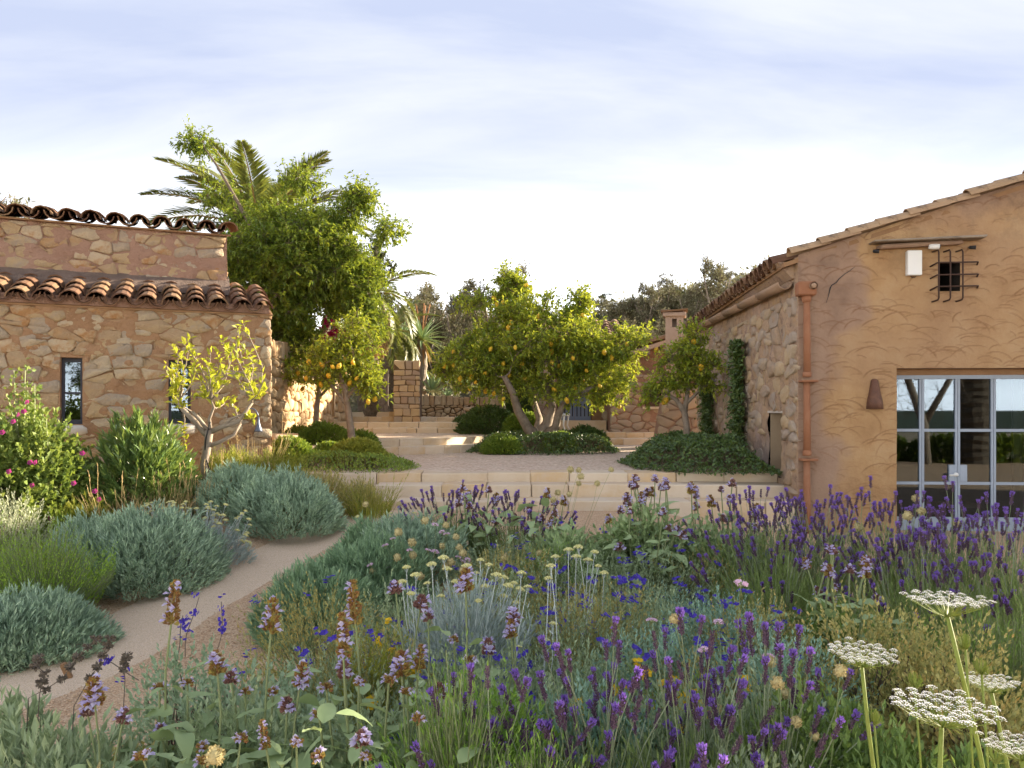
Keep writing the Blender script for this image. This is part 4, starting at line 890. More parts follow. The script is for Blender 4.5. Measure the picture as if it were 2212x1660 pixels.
# nearer block with window and porch roof
u2, u3 = ux[3] - .03, rwu(1432, -.9)
wx0, wx1 = rwu(1393, -.9), rwu(1428, -.9); wz0, wz1 = RWF.hit(1400, 879, -.9)[1], RWF.hit(1400, 838, -.9)[1]
V, Q, _, _ = gridwall(u2 - .35, u3 + .5, T1, 2.45, .05, [[wx0, wx1, wz0, wz1]], rough(19, .05)); V[:, 1] -= .9; a = Acc(); a.add(V, Q); rw2 = a.obj('wall', M['mortar_up'], RW, True)
masonry(rw2, (u2 - .35, u3 + .5, T1, 2.43), .27, .17, M['rear'], np.random.default_rng(62), .008, (.0, .03), [[wx0, wx1, wz0, wz1]], -.9)
a = Acc(); a.add(boxv(wx0, wx1, -.9, -.3, wz0, wz1), BOXQ[[0, 1, 3, 4, 5]][:, ::-1]); a.obj('window_opening', M['dark'], rw2)
cboxobj('sill', M['ashlar'], rw2, (wx0 - .06, wx1 + .06, -.98, -.6, wz0 - .06, wz0), .008)
a = Acc(); box(a, u2 - .35, u2 - .3, -.85, .0, T1, 2.45); box(a, u2 - .3, u3 + 3, -.6, -.55, T1, 3.2); a.obj('wall_return', M['mortar_up'], RW)
# porch roof, rising to the right; verge slab and boards
za, zb = RWF.hit(1385, 752, -1)[1], RWF.hit(1480, 722, -1)[1]; xa, xb = u2 - .45, rwu(1500, -1)
sl3 = (zb - za) / (rwu(1480, -1) - rwu(1385, -1))
V = np.array([[xa, -1.1, 0], [xb, -1.1, 0], [xb, 3.0, 0], [xa, 3.0, 0], [xa, -1.1, .10], [xb, -1.1, .10], [xb, 3.0, .10], [xa, 3.0, .10]]); V[:, 2] += za - .1 + (V[:, 0] - rwu(1385, -1)) * sl3
a = Acc(); a.add(V, BOXQ); pr_ = a.obj('roof', M['chim'], RW)
tile_field(pr_, -1.0, 2.6, xa - .05, za + .0 + (xa - rwu(1385, -1)) * sl3, math.atan(sl3), 4, np.random.default_rng(63), .27, .37, None, True, 0)
for k in range(6):
    x = xa + .2 + k * .38; z = za - .2 + (x - rwu(1385, -1)) * sl3; cboxobj('rafter', M['wood'], pr_, (x, x + .09, -1.0, 2.8, z, z + .1), .006)
# main rear roof
V = np.array([[-.3, -.35, zt_ - .05], [ux[3] + .1, -.35, zt_ - .05], [ux[3] + .1, 2.6, zt_ + .85], [-.3, 2.6, zt_ + .85]]); V = np.concatenate([V, V + [0, 0, .05]]); a = Acc(); a.add(V, BOXQ); r3 = a.obj('roof', M['brownwood'], RW)
tile_field(r3, -.25, ux[3] + .05, -.42, zt_ - .05, math.atan(.305), 8, np.random.default_rng(64), .27, .37)
a = Acc(); box(a, -.0, ux[3], 2.4, 2.6, T2, zt_ + .8); box(a, 0, .1, 0.1, 2.4, T2, zt_); a.obj('wall_return', M['mortar_up'], RW)
# chimney
cD = 18.2; c0, c1 = Xp(1438, cD), Xp(1476, cD); cz0, cz1 = 2.2, Zp(686, cD)
chm = thing('chimney', 'slim rose-rendered chimney with tiled cap above the rear wing', 'chimney', ((c0 + c1) / 2, cD, 0), math.radians(-12)); hw = (c1 - c0) / 2
a = Acc(); hh = .09
box(a, -hw, hw, -hw, hw, cz0, cz1 - .24); box(a, -hw, -.05, -hw, hw, cz1 - .24, cz1); box(a, .05, hw, -hw, hw, cz1 - .24, cz1); box(a, -.05, .05, 0.05, hw, cz1 - .24, cz1); box(a, -.05, .05, -hw, 0.05, cz1 - .05, cz1)
a.obj('shaft', M['chim'], chm); cboxobj('cap_slab', M['chim'], chm, (-hw - .06, hw + .06, -hw - .06, hw + .06, cz1, cz1 + .09), .012)
V = np.array([[-hw - .09, -hw - .09, cz1 + .09], [hw + .09, -hw - .09, cz1 + .13], [hw + .09, hw + .09, cz1 + .13], [-hw - .09, hw + .09, cz1 + .09]]); V = np.concatenate([V, V + [0, 0, .035]]); a = Acc(); a.add(V, BOXQ); cap = a.obj('cap_tiles', M['terra'], chm)
for q in np.arange(-hw, hw + .01, .14): inst('roof_tile', TILE, cap, (-hw - .1, q, cz1 + .10), (0, -.0, -math.pi / 2), (.7, 1.05, .5))
# battered buttress at the near end
bt = thing('stone_buttress', 'battered stone buttress at the end of the plastered house behind the right lemon tree', 'buttress', (Xp(1428, 16.6), 16.6, 0), math.radians(-4)); bw = Xp(1520, 16.6) - Xp(1428, 16.6)
V = np.array([[-.15, -.3, T1 - .1], [bw, -.3, T1 - .1], [bw, .6, T1 - .1], [-.15, .6, T1 - .1], [.12, .02, 2.15], [bw, .02, 2.15], [bw, .6, 2.15], [.12, .6, 2.15]]); a = Acc(); a.add(V, BOXQ); a.obj('core', M['mortar_up'], bt)
for A in cells(-.1, bw, T1, 2.1, .33, .22, np.random.default_rng(65)):
    c = A.mean(0); k = (c[1] - T1) / 1.35; s = stone_from(A, .012, .03, R, 'stone', M['rear'], bt, -.29 + .31 * k); s.rotation_euler[0] = -.22
    if c[0] < -.12 + .27 * k: s.location[0] += .1
# white garden chair by the blue door
gc = thing('garden_chair', 'white garden chair partly hidden behind the big lemon trunk', 'chair', (Xp(1207, 18.9), 18.9, T2), math.radians(70))
for sx in (-.18, .18):
    for sy in (-.18, .18):
        a = Acc(); a.add(*tube([(sx * 1.25, sy * 1.25, 0), (sx * .9, sy * .9, .16), (sx, sy, .38)], [.022, .018, .03], 8)); a.obj('leg', M['white'], gc, True)
cboxobj('seat', M['white'], gc, (-.22, .22, -.22, .22, .38, .44), .015)
for q in (-.15, 0, .15): cboxobj('back_slat', M['white'], gc, (q - .04, q + .04, .17, .20, .44, .86), .008)
cboxobj('top_rail', M['white'], gc, (-.22, .22, .165, .205, .84, .92), .01)

# ================================================================ trees
def curve_pts(p, q, rng, n=5, wob=.10, sag=0.0):
    p = np.asarray(p, float); q = np.asarray(q, float); t = np.linspace(0, 1, n)[:, None]; L = np.linalg.norm(q - p)
    o = rng.normal(size=3) * wob * L; o2 = rng.normal(size=3) * wob * .5 * L
    return p + (q - p) * t + o * (np.sin(t * math.pi)) + o2 * np.sin(t * 2 * math.pi) + np.array([0, 0, sag * L]) * np.sin(t * math.pi)
def tree(name, label, base, trunks, lobes, leaf, bark='bark', cat='tree', seed=1, ntw=14, nlf=9, twl=.28, L=.08, Wd=.036, group=None, upb=.25, droop=.12, fruit=None, twr=.004, br=.022, crown='crown', fold=.2, spread=.9):
    """trunks: world polylines with radii; lobes: (centre, (rx,ry,rz), clusters)"""
    rng = np.random.default_rng(seed); B = np.array(base, float); o = thing(name, label, cat, tuple(B), 0, group)
    ta = Acc(); nodes = []
    for pts, rad in trunks:
        P = np.array(pts, float) - B; ta.add(*tube(P, rad, 9)); nodes += [(P[i], rad[i]) for i in range(len(P) // 2, len(P))]
    C = []
    for c, r, n in lobes:
        d = rsph(n, rng) * (rng.random((n, 1)) ** .42); C.append(np.array(c) - B + d * np.array(r))
    C = np.concatenate(C); NP = np.array([n_[0] for n_ in nodes]); NR = [n_[1] for n_ in nodes]
    order = np.argsort(np.linalg.norm(C - NP.mean(0), axis=1))
    for i in order:
        d = np.linalg.norm(NP - C[i], axis=1) + .5 * np.maximum(0, NP[:, 2] - C[i][2]); j = int(np.argmin(d)); r0 = min(NR[j] * .75, br)
        P = curve_pts(NP[j], C[i], rng, 5, .10, .04); ta.add(*tube(P, np.linspace(r0, max(.005, r0 * .45), 5), 5, False))
        NP = np.concatenate([NP, P[2:]]); NR += [r0 * .8, r0 * .65, r0 * .5]
    ta.obj('trunk', M[bark], o, True)
    n = len(C) * ntw; c = np.repeat(C, ntw, 0); d = nrm(rsph(n, rng) + np.array([0, 0, upb])); tl = twl * rng.uniform(.5, 1.25, n)[:, None]
    ca = Acc(); p1 = c + d * tl; sv, sq = stems(c, p1, rng.normal(size=(n, 3)) * .03, twr, 2, .4); ca.add(sv, sq, None, 1)
    t = rng.uniform(.2, 1.02, (n, nlf)); P = (c[:, None] + (p1 - c)[:, None] * t[..., None]).reshape(-1, 3)
    dd = nrm(np.repeat(d, nlf, 0) * (1 - spread * .5) + rsph(n * nlf, rng) * spread)
    sz = rng.uniform(.6, 1.15, n * nlf); v, q = leafq(P, dd, L * sz, Wd * sz, fold, .42, np.tile([0, 0, 1.], (n * nlf, 1)), droop, rng); ca.add(v, q)
    ca.obj(crown, [M[leaf], M['twig']], o)
    if fruit:
        me, nf, scl = fruit
        for k in range(nf):
            i = rng.integers(len(C)); dv = rsph(1, rng)[0]; dv[2] = -abs(dv[2]) * .5 - .1; dv[1] = -abs(dv[1]) - .4
            inst('lemon', me, o, tuple(C[i] + nrm(dv) * twl * rng.uniform(.85, 1.25)), (rng.normal() * .4, rng.normal() * .4, rng.random() * 6), scl * rng.uniform(.85, 1.15))
    return o
def lobe(px, py, D, rx, ry, n, ry_d=None): k = D / F; return (np.array(Wp(px, py, D)), (rx * k, (ry_d or (rx + ry) / 2) * k, ry * k), n)
prof = [(-.048, .004), (-.040, .016), (-.022, .030), (0, .034), (.022, .029), (.036, .016), (.043, .009), (.050, .004)]
la = Acc(); la.add(*tube([(0, 0, z) for z, r in prof], [r for z, r in prof], 8)); LEMON = la.mesh('lemon', [M['lemon']], True)
def tp(*a): return [np.array(Wp(*p)) for p in a]
# big lemon tree
D = 15.6
tree('lemon_tree', 'big spreading lemon tree laden with fruit in the middle of the terrace', (Xp(1160, D), D, T1),
     [(tp((1160, 985, D), (1158, 945, D), (1140, 925, D - .1), (1118, 885, D - .2), (1108, 850, D - .3), (1090, 815, D - .5)), [.17, .14, .10, .085, .07, .05]),
      (tp((1160, 950, D), (1182, 915, D), (1192, 880, D + .1), (1180, 845, D + .1), (1195, 815, D + .2), (1210, 790, D)), [.13, .10, .085, .07, .06, .045]),
      (tp((1165, 950, D), (1200, 925, D - .2), (1206, 895, D - .3), (1220, 870, D - .4), (1250, 855, D - .4), (1290, 830, D - .3)), [.11, .085, .075, .06, .05, .035]),
      (tp((1160, 935, D), (1165, 905, D + .4), (1150, 860, D + .6), (1160, 800, D + .6), (1130, 700, D + .4)), [.09, .07, .06, .05, .035])],
     [lobe(1160, 755, D, 170, 75, 100), lobe(1040, 795, D, 90, 58, 44), lobe(1290, 785, D, 95, 70, 54), lobe(1130, 680, D, 75, 60, 26), lobe(1090, 640, D + .2, 35, 45, 9), lobe(1105, 610, D + .2, 26, 24, 7),
      lobe(1240, 690, D, 45, 50, 14), lobe(1250, 648, D, 16, 22, 4), lobe(1185, 835, D - .3, 120, 32, 22), lobe(1365, 730, D, 28, 25, 6), lobe(980, 790, D, 30, 26, 7), lobe(1310, 850, D, 60, 25, 10), lobe(1035, 660, D, 40, 20, 4)],
     'lemonleaf', seed=11, ntw=14, nlf=10, twl=.30, L=.095, Wd=.045, fruit=(LEMON, 75, 1.2))
D = 12.9
tree('lemon_tree', 'slender lemon tree with yellow-green crown in the left shrub bed, nearest the steps', (Xp(760, D), D, T1 + .1),
     [(tp((762, 985, D), (758, 930, D), (752, 885, D), (745, 845, D), (735, 810, D)), [.075, .06, .052, .04, .03]), (tp((752, 880, D), (730, 850, D), (700, 815, D)), [.035, .028, .02]), (tp((750, 860, D), (775, 830, D), (795, 800, D)), [.03, .024, .018])],
     [lobe(755, 775, D, 70, 62, 34), lobe(800, 830, D, 32, 36, 9), lobe(700, 790, D, 42, 42, 12), lobe(770, 725, D, 45, 30, 9)], 'lemonleaf', seed=12, ntw=11, nlf=9, twl=.26, L=.085, Wd=.042, fruit=(LEMON, 15, 1.05))
D = 14.8
tree('lemon_tree', 'small lemon tree with slanting trunk against the sunlit dry-stone wall', (Xp(682, D), D, T2),
     [(tp((681, 935, D), (684, 880, D), (690, 840, D), (682, 805, D)), [.06, .05, .04, .03]), (tp((688, 860, D), (710, 838, D), (730, 830, D)), [.03, .022, .015])],
     [lobe(672, 790, D, 58, 48, 24), lobe(635, 800, D, 32, 28, 8), lobe(705, 815, D, 30, 30, 6)], 'lemonleaf', seed=13, ntw=11, nlf=9, twl=.28, L=.085, Wd=.042, fruit=(LEMON, 5, 1.05))
D = 12.6
tree('lemon_tree', 'lemon tree with two lemons in the ivy bed beside the plastered house', (Xp(1482, D), D, T1),
     [(tp((1482, 985, D), (1484, 925, D), (1478, 890, D), (1462, 865, D), (1440, 850, D)), [.07, .055, .05, .035, .02]), (tp((1480, 890, D), (1485, 850, D), (1490, 810, D), (1480, 760, D)), [.04, .035, .028, .018]), (tp((1484, 870, D), (1510, 845, D), (1535, 825, D)), [.03, .022, .015])],
     [lobe(1478, 795, D, 55, 55, 22), lobe(1430, 835, D, 36, 34, 10), lobe(1520, 805, D, 38, 45, 12), lobe(1492, 725, D, 22, 34, 6), lobe(1400, 850, D, 16, 22, 3)], 'lemonleaf', seed=14, ntw=11, nlf=8, twl=.25, L=.085, Wd=.042, fruit=(LEMON, 3, 1.4))
D = 17.6
tree('lemon_tree', 'thin background lemon tree behind the left side of the big lemon tree', (Xp(1085, D), D, T2),
     [(tp((1085, 930, D), (1088, 880, D), (1082, 840, D), (1070, 810, D)), [.06, .05, .045, .03])], [lobe(1060, 800, D, 60, 40, 14)], 'lemonleaf', seed=15, ntw=10, nlf=8, L=.09, Wd=.042)
# young lemon in front of the left house
D = 8.55; rng = np.random.default_rng(16); B = np.array((Xp(448, D), D, float(gz(Xp(448, D), D))))
yt = thing('lemon_tree', 'young pruned lemon tree with bright yellow-green shoots in front of the stone house', 'tree', tuple(B)); ta = Acc(); ca = Acc()
br_ = [(((452, 1075), (447, 1040), (441, 1005), (449, 960), (452, 930)), (.052, .046, .042, .04, .045)), (((450, 945), (425, 915), (395, 885), (385, 868)), (.034, .03, .024, .019)), (((452, 935), (430, 905), (415, 890)), (.025, .02, .016)),
       (((452, 935), (480, 922), (515, 912), (545, 870)), (.032, .026, .022, .015)), (((448, 965), (475, 955), (505, 940), (520, 915)), (.026, .022, .018, .014)), (((455, 935), (452, 905), (462, 880), (455, 865)), (.022, .018, .014, .012)), (((480, 922), (500, 905), (525, 895)), (.018, .015, .012))]
tips = []
for k, (pp, rr2) in enumerate(br_):
    P = np.array([np.array(Wp(x, y, D + .12 * math.sin(k * 2.1) * i / 3)) for i, (x, y) in enumerate(pp)]) - B; ta.add(*tube(P, rr2, 9))
    if k: tips += [P[-1], P[-2], (P[-1] + P[-2]) / 2] + ([P[1]] if k > 3 else [])
sh = [(371, 800), (385, 770), (398, 745), (410, 740), (425, 770), (440, 780), (455, 800), (470, 760), (480, 740), (498, 760), (515, 715), (522, 745), (535, 770), (540, 820), (568, 825), (562, 850), (380, 840), (365, 870), (395, 820), (430, 830), (465, 840), (490, 830), (505, 800), (445, 850), (410, 855), (375, 755), (525, 700), (550, 905), (400, 960), (500, 860), (420, 800), (360, 790), (575, 840), (545, 835), (475, 800), (455, 755), (390, 790), (510, 740), (372, 850), (485, 870)]
for (x, y) in sh:
    q = np.array(Wp(x, y, D + rng.uniform(-.3, .3))) - B; T_ = np.array(tips); j = np.argmin(np.linalg.norm(T_ - q, axis=1)); P = curve_pts(T_[j], q, rng, 5, .07); ta.add(*tube(P, np.linspace(.009, .004, 5), 5, False))
    for s in range(21):
        t = rng.uniform(.35, 1.05); k = min(int(t * 4), 3); p = P[k] + (P[k + 1] - P[k]) * (t * 4 - k) + rng.normal(size=3) * .012
        d = nrm(rsph(1, rng)[0] * .8 + np.array([0, 0, .55])); l = rng.uniform(.055, .10); v, qd = leafq(p[None], d[None], l, l * .46, .2, .45, np.array([[0, -.3, .7]]), .1, rng); ca.add(v, qd)
ta.obj('trunk', M['palebark'], yt, True); ca.obj('crown', M['youngleaf'], yt)
# dark irrigation hose twisted round the trunk
hs = np.array([np.array(Wp(452 + 9 * math.cos(t * 5), 1062 - t * 150, D - .055 * abs(math.sin(t * 5 + .6)) - .01)) for t in np.linspace(0, 1, 22)]) - B
a = Acc(); a.add(*tube(hs, .007, 6)); a.obj('hose', M['black'], yt, True)

# climber smothering the gable end of the left house
D = 15.5
tree('climber_tree', 'huge dense green climber tree towering over the right end of the left house', (Xp(640, D + .6), D + .6, T1),
     [(tp((640, 960, D + .6), (650, 800, D + .6), (630, 650, D + .6), (640, 520, D + .4)), [.16, .13, .10, .07]), (tp((650, 800, D + .6), (720, 680, D + .4), (760, 560, D + .3)), [.09, .07, .04]), (tp((630, 650, D + .6), (560, 520, D + .4), (470, 360, D + .6), (440, 318, D + .8)), [.07, .05, .025, .012])],
     [lobe(650, 560, D, 125, 90, 120), lobe(610, 650, D - .2, 85, 100, 80), lobe(735, 600, D, 75, 85, 62), lobe(560, 560, D, 60, 95, 34), lobe(700, 490, D + .3, 75, 40, 26), lobe(610, 480, D + .4, 65, 32, 13), lobe(470, 400, D + 1, 50, 45, 4), lobe(430, 312, D + 1, 18, 18, 5),
      lobe(650, 400, D + .5, 40, 30, 5), lobe(790, 680, D - .2, 40, 50, 16), lobe(770, 450, D, 40, 30, 7), lobe(845, 500, D - .4, 22, 24, 4), lobe(630, 720, D - .3, 60, 40, 22), lobe(525, 470, D + .6, 45, 30, 5), lobe(790, 420, D, 22, 20, 3)],
     'vineleaf', 'twig', seed=17, ntw=20, nlf=12, twl=.42, L=.095, Wd=.042, upb=-.05, droop=.25, twr=.003, br=.03)
# trailing shoots of the climber are part of its crown; red bracts beside it
D = 15.0
tree('bougainvillea', 'magenta bougainvillea spilling over the dry-stone wall top', (Xp(720, D + 1), D + 1, T2), [(tp((720, 900, D + 1), (722, 800, D + .8), (720, 735, D + .5)), [.03, .025, .015])],
     [lobe(726, 728, D, 26, 12, 5), lobe(692, 738, D, 16, 6, 3), lobe(703, 705, D, 7, 4, 1)], 'bougain', 'twig', 'climber', 18, 9, 8, .16, .06, .05)
# palms
def frond_mesh(name, L, arch, nl, ll, mats, droopf=.35, seed=2, wid=.05):
    rng = np.random.default_rng(seed); t = np.linspace(0, 1, 14); th = arch * t; x = np.cumsum(np.concatenate([[0], np.cos(th[:-1]) * L / 13])); z = -np.cumsum(np.concatenate([[0], np.sin(th[:-1]) * L / 13]))
    P = np.stack([x, np.zeros(14), z], 1); a = Acc(); a.add(*tube(P, np.linspace(.03, .006, 14), 5, False), mi=1)
    s = np.repeat(np.linspace(.10, .995, nl), 2); sg = np.tile([1., -1.], nl); i = np.minimum((s * 13).astype(int), 12); f = s * 13 - i
    p = P[i] + (P[i + 1] - P[i]) * f[:, None]; tn = nrm(P[i + 1] - P[i]); up = np.stack([-tn[:, 2], tn[:, 1], tn[:, 0]], 1)
    d = nrm(tn * (.45 + .5 * s)[:, None] + np.array([0, 1., 0]) * sg[:, None] + up * .42 + rng.normal(size=(2 * nl, 3)) * .08)
    l = ll * np.sin(np.clip(s, .02, 1) * 2.6 + .35) * rng.uniform(.85, 1.1, 2 * nl); l = np.maximum(l, .1)
    v, q = leafq(p, d, l, wid, .1, .35, up, droopf, rng); a.add(v, q); return a.mesh(name, mats)
FR = [frond_mesh('frond', 2.9, 1.0, 95, .62, [M['palmleaf'], M['drypalm']], .3, 2), frond_mesh('frond', 2.9, 1.7, 95, .60, [M['palmleaf'], M['drypalm']], .45, 3), frond_mesh('frond', 2.6, .65, 90, .58, [M['palmleaf'], M['drypalm']], .2, 4)]
DFR = frond_mesh('frond', 2.4, 1.6, 55, .45, [M['drypalm'], M['drypalm']], .6, 5)
def trunk_mesh(h, r, nr=None):
    a = Acc(); k = int(h / .12); P = [(0.02 * math.sin(i * .7), .02 * math.cos(i * .5), i * h / k) for i in range(k + 1)]; a.add(*tube(P, [r * (1.12 if i % 2 else .96) * (1.25 if i < 2 else 1) for i in range(k + 1)], 12)); return a
def palm(label, loc, h, r, n, scl, seed, sp=(-.5, 1.35), extra=()):
    rng = np.random.default_rng(seed); o = thing('palm_tree', label, 'palm', loc); trunk_mesh(h, r).obj('trunk', M['palmbark'], o)
    for k in range(n):
        el = sp[0] + (sp[1] - sp[0]) * ((k + .5) / n); az = k * 2.4 + rng.normal() * .2; me = FR[1] if el < .3 else (FR[0] if el < .9 else FR[2])
        inst('frond', me, o, (0, 0, h + .05), Euler((rng.normal() * .25, -el, az)), scl * rng.uniform(.88, 1.1))
    for az, el, mi, s in extra: inst('frond', FR[mi] if mi < 3 else DFR, o, (0, 0, h + .05), Euler((0, -el, az)), s)
    return o
D = 19.0; zc = Zp(520, D)
palm('tall date palm with arching fronds rising behind the left house roof', (Xp(560, D), D, 1.0), zc - 1.0, .26, 30, .98, 5, (-.35, 1.3), [(math.pi * .98, .05, 0, 1.1), (math.pi * 1.03, .18, 1, 1.1), (math.pi * .95, .45, 0, 1.0), (math.pi * 1.05, .8, 0, 1.0), (math.pi * 1.1, 1.1, 0, 1.0), (math.pi * .9, 1.25, 0, .95), (.1, .9, 0, .95), (.0, .5, 0, 1.0), (-.3, 1.2, 0, .9), (math.pi * .97, -.05, 0, 1.05)])
D = 20.5
palm('smaller palm with hanging yellowish fronds right of the climber', (Xp(800, D), D, 1.2), Zp(640, D) - 1.2, .2, 16, .62, 6, (-.6, .9), [(-1.2, -.5, 3, .8), (-1.8, -.7, 3, .85), (-.8, -.6, 3, .8)])
palm('low palm with dense fronds beside the gate pillar', (Xp(845, 22), 22, 1.2), Zp(720, 22) - 1.2, .22, 18, .52, 7, (-.7, 1.2))
palm('young bushy palm behind the agaves left of the tree aloe', (Xp(880, 23), 23, 1.2), Zp(800, 23) - 1.2, .18, 14, .4, 8, (-.4, 1.2))
# cypress
D = 25; tree('cypress', 'dark narrow cypress spire just right of the climber', (Xp(815, D), D, 1.4), [(tp((815, 900, D), (815, 700, D), (812, 535, D)), [.14, .1, .03])],
     [lobe(815, 640, D, 26, 60, 34), lobe(812, 560, D, 14, 40, 14), lobe(820, 700, D, 30, 50, 20), lobe(843, 590, D, 7, 16, 4)], 'cypress', 'twig', 'tree', 19, 18, 9, .30, .09, .045, upb=1.4, br=.02)
# olives and scrub trees on the slope: two crowns, one trunk form each, copied
def olive_proto(seed, h, lobes, leaf, ntw=12, nlf=7):
    rng = np.random.default_rng(seed); fork = np.array([0, 0, h * .3])
    tr = [([(0, 0, -.4), (.05, 0, h * .15), (0, .05, h * .3)], [.10, .085, .07])] + [([fork, fork + [math.cos(a) * h * .12, math.sin(a) * h * .1, h * .25], fork + [math.cos(a) * h * .2, math.sin(a) * h * .16, h * .45]], [.05, .035, .02]) for a in (0.4, 2.2, 3.9, 5.3)]
    lb = [(np.array(c) * h, np.array(r) * h, n) for c, r, n in lobes]
    return tree('olive_tree', 'x', (0, 0, 0), tr, lb, leaf, 'bark', 'tree', seed, ntw, nlf, .075 * h, .030 * h, .010 * h, None, .6, .05, None, .0028 * h, .03)
def tcopy(src, loc, rz, scl, label, group='trees on the slope behind the terrace'):
    o = src.copy(); link(o); o.location = loc; o.rotation_euler = (0, 0, rz); o.scale = scl; o['label'] = label; o['group'] = group
    for ch in src.children: c = ch.copy(); link(c); c.parent = o
    return o
PO = [olive_proto(71, 4, [((0, 0, .60), (.32, .30, .27), 52), ((.1, 0, .86), (.14, .14, .14), 12), ((-.16, .0, .78), (.12, .12, .12), 9)], 'olive'),
      olive_proto(72, 4, [((0, 0, .55), (.22, .22, .27), 38), ((.05, .05, .82), (.12, .12, .18), 13), ((-.1, 0, .72), (.1, .1, .16), 8)], 'olive'),
      olive_proto(73, 4, [((0, 0, .55), (.34, .32, .20), 40), ((.12, 0, .78), (.18, .18, .14), 14)], 'pine', 14, 9)]
BT = [(870, 618, 30, 0, 'grey-green olive tree at the left end of the slope, beside the cypress'), (925, 600, 31, 1, 'tall thin olive tree above the tree aloe'), (962, 640, 33, 0, 'low olive tree right of the tree aloe'), (985, 612, 30, 1, 'narrow olive tree standing alone against the sky'),
      (1068, 568, 29, 0, 'tall grey olive tree rising behind the top of the big lemon tree'), (1020, 690, 27, 0, 'dusky low olive tree behind the left side of the big lemon tree'), (1160, 650, 33, 1, 'olive tree just right of the big lemon tree top'), (1300, 652, 46, 2, 'dark pine on the hill skyline'),
      (1345, 640, 38, 0, 'pale scrub tree on the hill left of the chimney'), (1400, 605, 36, 1, 'scrub tree with open crown on the skyline above the porch roof'), (1440, 592, 38, 0, 'rounded scrub tree on the skyline directly above the chimney'), (1490, 610, 34, 1, 'scrub tree just right of the chimney top'),
      (1545, 545, 33, 1, 'tallest thin tree on the skyline right of the chimney'), (1590, 575, 36, 0, 'broad scrub tree on the skyline left of the house roof'), (1635, 558, 35, 1, 'feathery tree on the skyline touching the house roof'), (1665, 590, 38, 0, 'scrub tree peeping over the eave of the plastered house'),
      (1280, 690, 32, 0, 'low scrub tree behind the right shoulder of the big lemon tree'), (1380, 690, 30, 0, 'low scrub tree between the big lemon tree and the chimney'), (1530, 660, 29, 0, 'low scrub tree at the foot of the slope behind the house eave'), (1440, 660, 27, 1, 'thin scrub tree close behind the chimney'),
      (12, 370, 24, 1, 'hazy olive tree standing behind the left house at the picture edge'), (900, 690, 26, 2, 'dark bushy pine behind the tree aloe'), (955, 720, 25, 2, 'dark bush right of the tree aloe stem')]
for k, (px, py, D, kind, lb) in enumerate(BT):
    zt_ = Zp(py, D); x = Xp(px, D); z0 = float(hz(np.array(x), np.array(D))) if px > 100 else 1.0; h = max(1.6, zt_ - z0); s = h / 4.0
    wf = 1.0 if kind else 1.15
    src = PO[kind]
    if k in (0, 1, 7): o = src; o.location = (x, D, z0); o.rotation_euler = (0, 0, k); o.scale = (max(s, .55) * wf,) * 2 + (s,); o['label'] = lb; o['group'] = 'trees on the slope behind the terrace'
    else: tcopy(src, (x, D, z0), k * 1.7, (max(s, .55) * wf, max(s, .55) * wf, s), lb)
for k, px in enumerate(list(range(1262, 1700, 27)) + [852, 884, 945, 1010, 1040, 1175, 1210]):
    D = 37 + 7 * ((k * 7) % 5) / 4; py = np.interp(px, [850, 1000, 1200, 1280, 1350, 1420, 1500, 1580, 1680], [662, 668, 676, 666, 646, 622, 612, 600, 590]) + 14 * math.sin(k * 2.3)
    x = Xp(px, D); zt_ = Zp(py, D); z0 = min(float(hz(np.array(x), np.array(D))), zt_ - 2.6); s = (zt_ - z0) / 4
    tcopy(PO[(k * 3) % 3 if k % 4 else 2], (x, D, z0), k * 1.1, (s * 1.35, s * 1.35, s), 'rounded scrub tree in the continuous grey-green wood on the far slope', 'far slope wood trees')
# scrub covering the slope, one mass
rng = np.random.default_rng(81); n = 900; x = rng.uniform(-9, 22, n); y = 24 + 32 * rng.random(n) ** 1.2; x = x * (y / 30); z = hz(x, y); c = np.stack([x, y, z], 1)
c = np.repeat(c, 46, 0); d = rsph(len(c), rng); d[:, 2] = np.abs(d[:, 2]) * 1.5; c = c + d * rng.uniform(.2, .95, (len(c), 1)) * np.repeat(rng.uniform(.4, 1.1, n), 46)[:, None]
v, q = leafq(c, nrm(d + rsph(len(c), rng)), rng.uniform(.16, .34, len(c)), rng.uniform(.07, .13, len(c)), .2, .4, None, 0, rng); a = Acc(); a.add(v, q); tag(a.obj('scrub', M['olive']), 'grey-green scrub covering the slope behind the garden', 'scrub', None, 'stuff')
# aloe and agaves
def blade_mesh(name, L, Wd, curl, mat, seg=5, thick=.25):
    V = []; Q = []
    for i in range(seg + 1):
        t = i / seg; w_ = Wd * (1 - t ** 2.2) * (.75 + .5 * math.sin(t * 3)) * .5 + .001; x = L * (t - .12 * curl * t * t); z = L * curl * t * t * .5
        V += [(x, -w_, z + w_ * thick), (x, 0, z - w_ * thick), (x, w_, z + w_ * thick)]
    for i in range(seg): b = 3 * i; Q += [[b, b + 3, b + 4, b + 1], [b + 1, b + 4, b + 5, b + 2]]
    return mesh_np(name, V, Q, None, [mat], smooth=True)
AGB = [blade_mesh('leaf', .62, .13, -.25, M['agave']), blade_mesh('leaf', .62, .12, .25, M['agave'])]; ALB = blade_mesh('leaf', .75, .075, -.75, M['agave']); ALD = blade_mesh('leaf', .55, .06, -1.3, M['agave_dry'])
def rosette(o, me, n, c, e0, e1, scl, rng, nm='leaf'):
    for k in range(n):
        e = e0 + (e1 - e0) * (k + .5) / n; inst(nm, me[k % len(me)], o, c, Euler((0, -e, k * 2.4 + rng.normal() * .15)), scl * rng.uniform(.85, 1.1))
rng = np.random.default_rng(91)
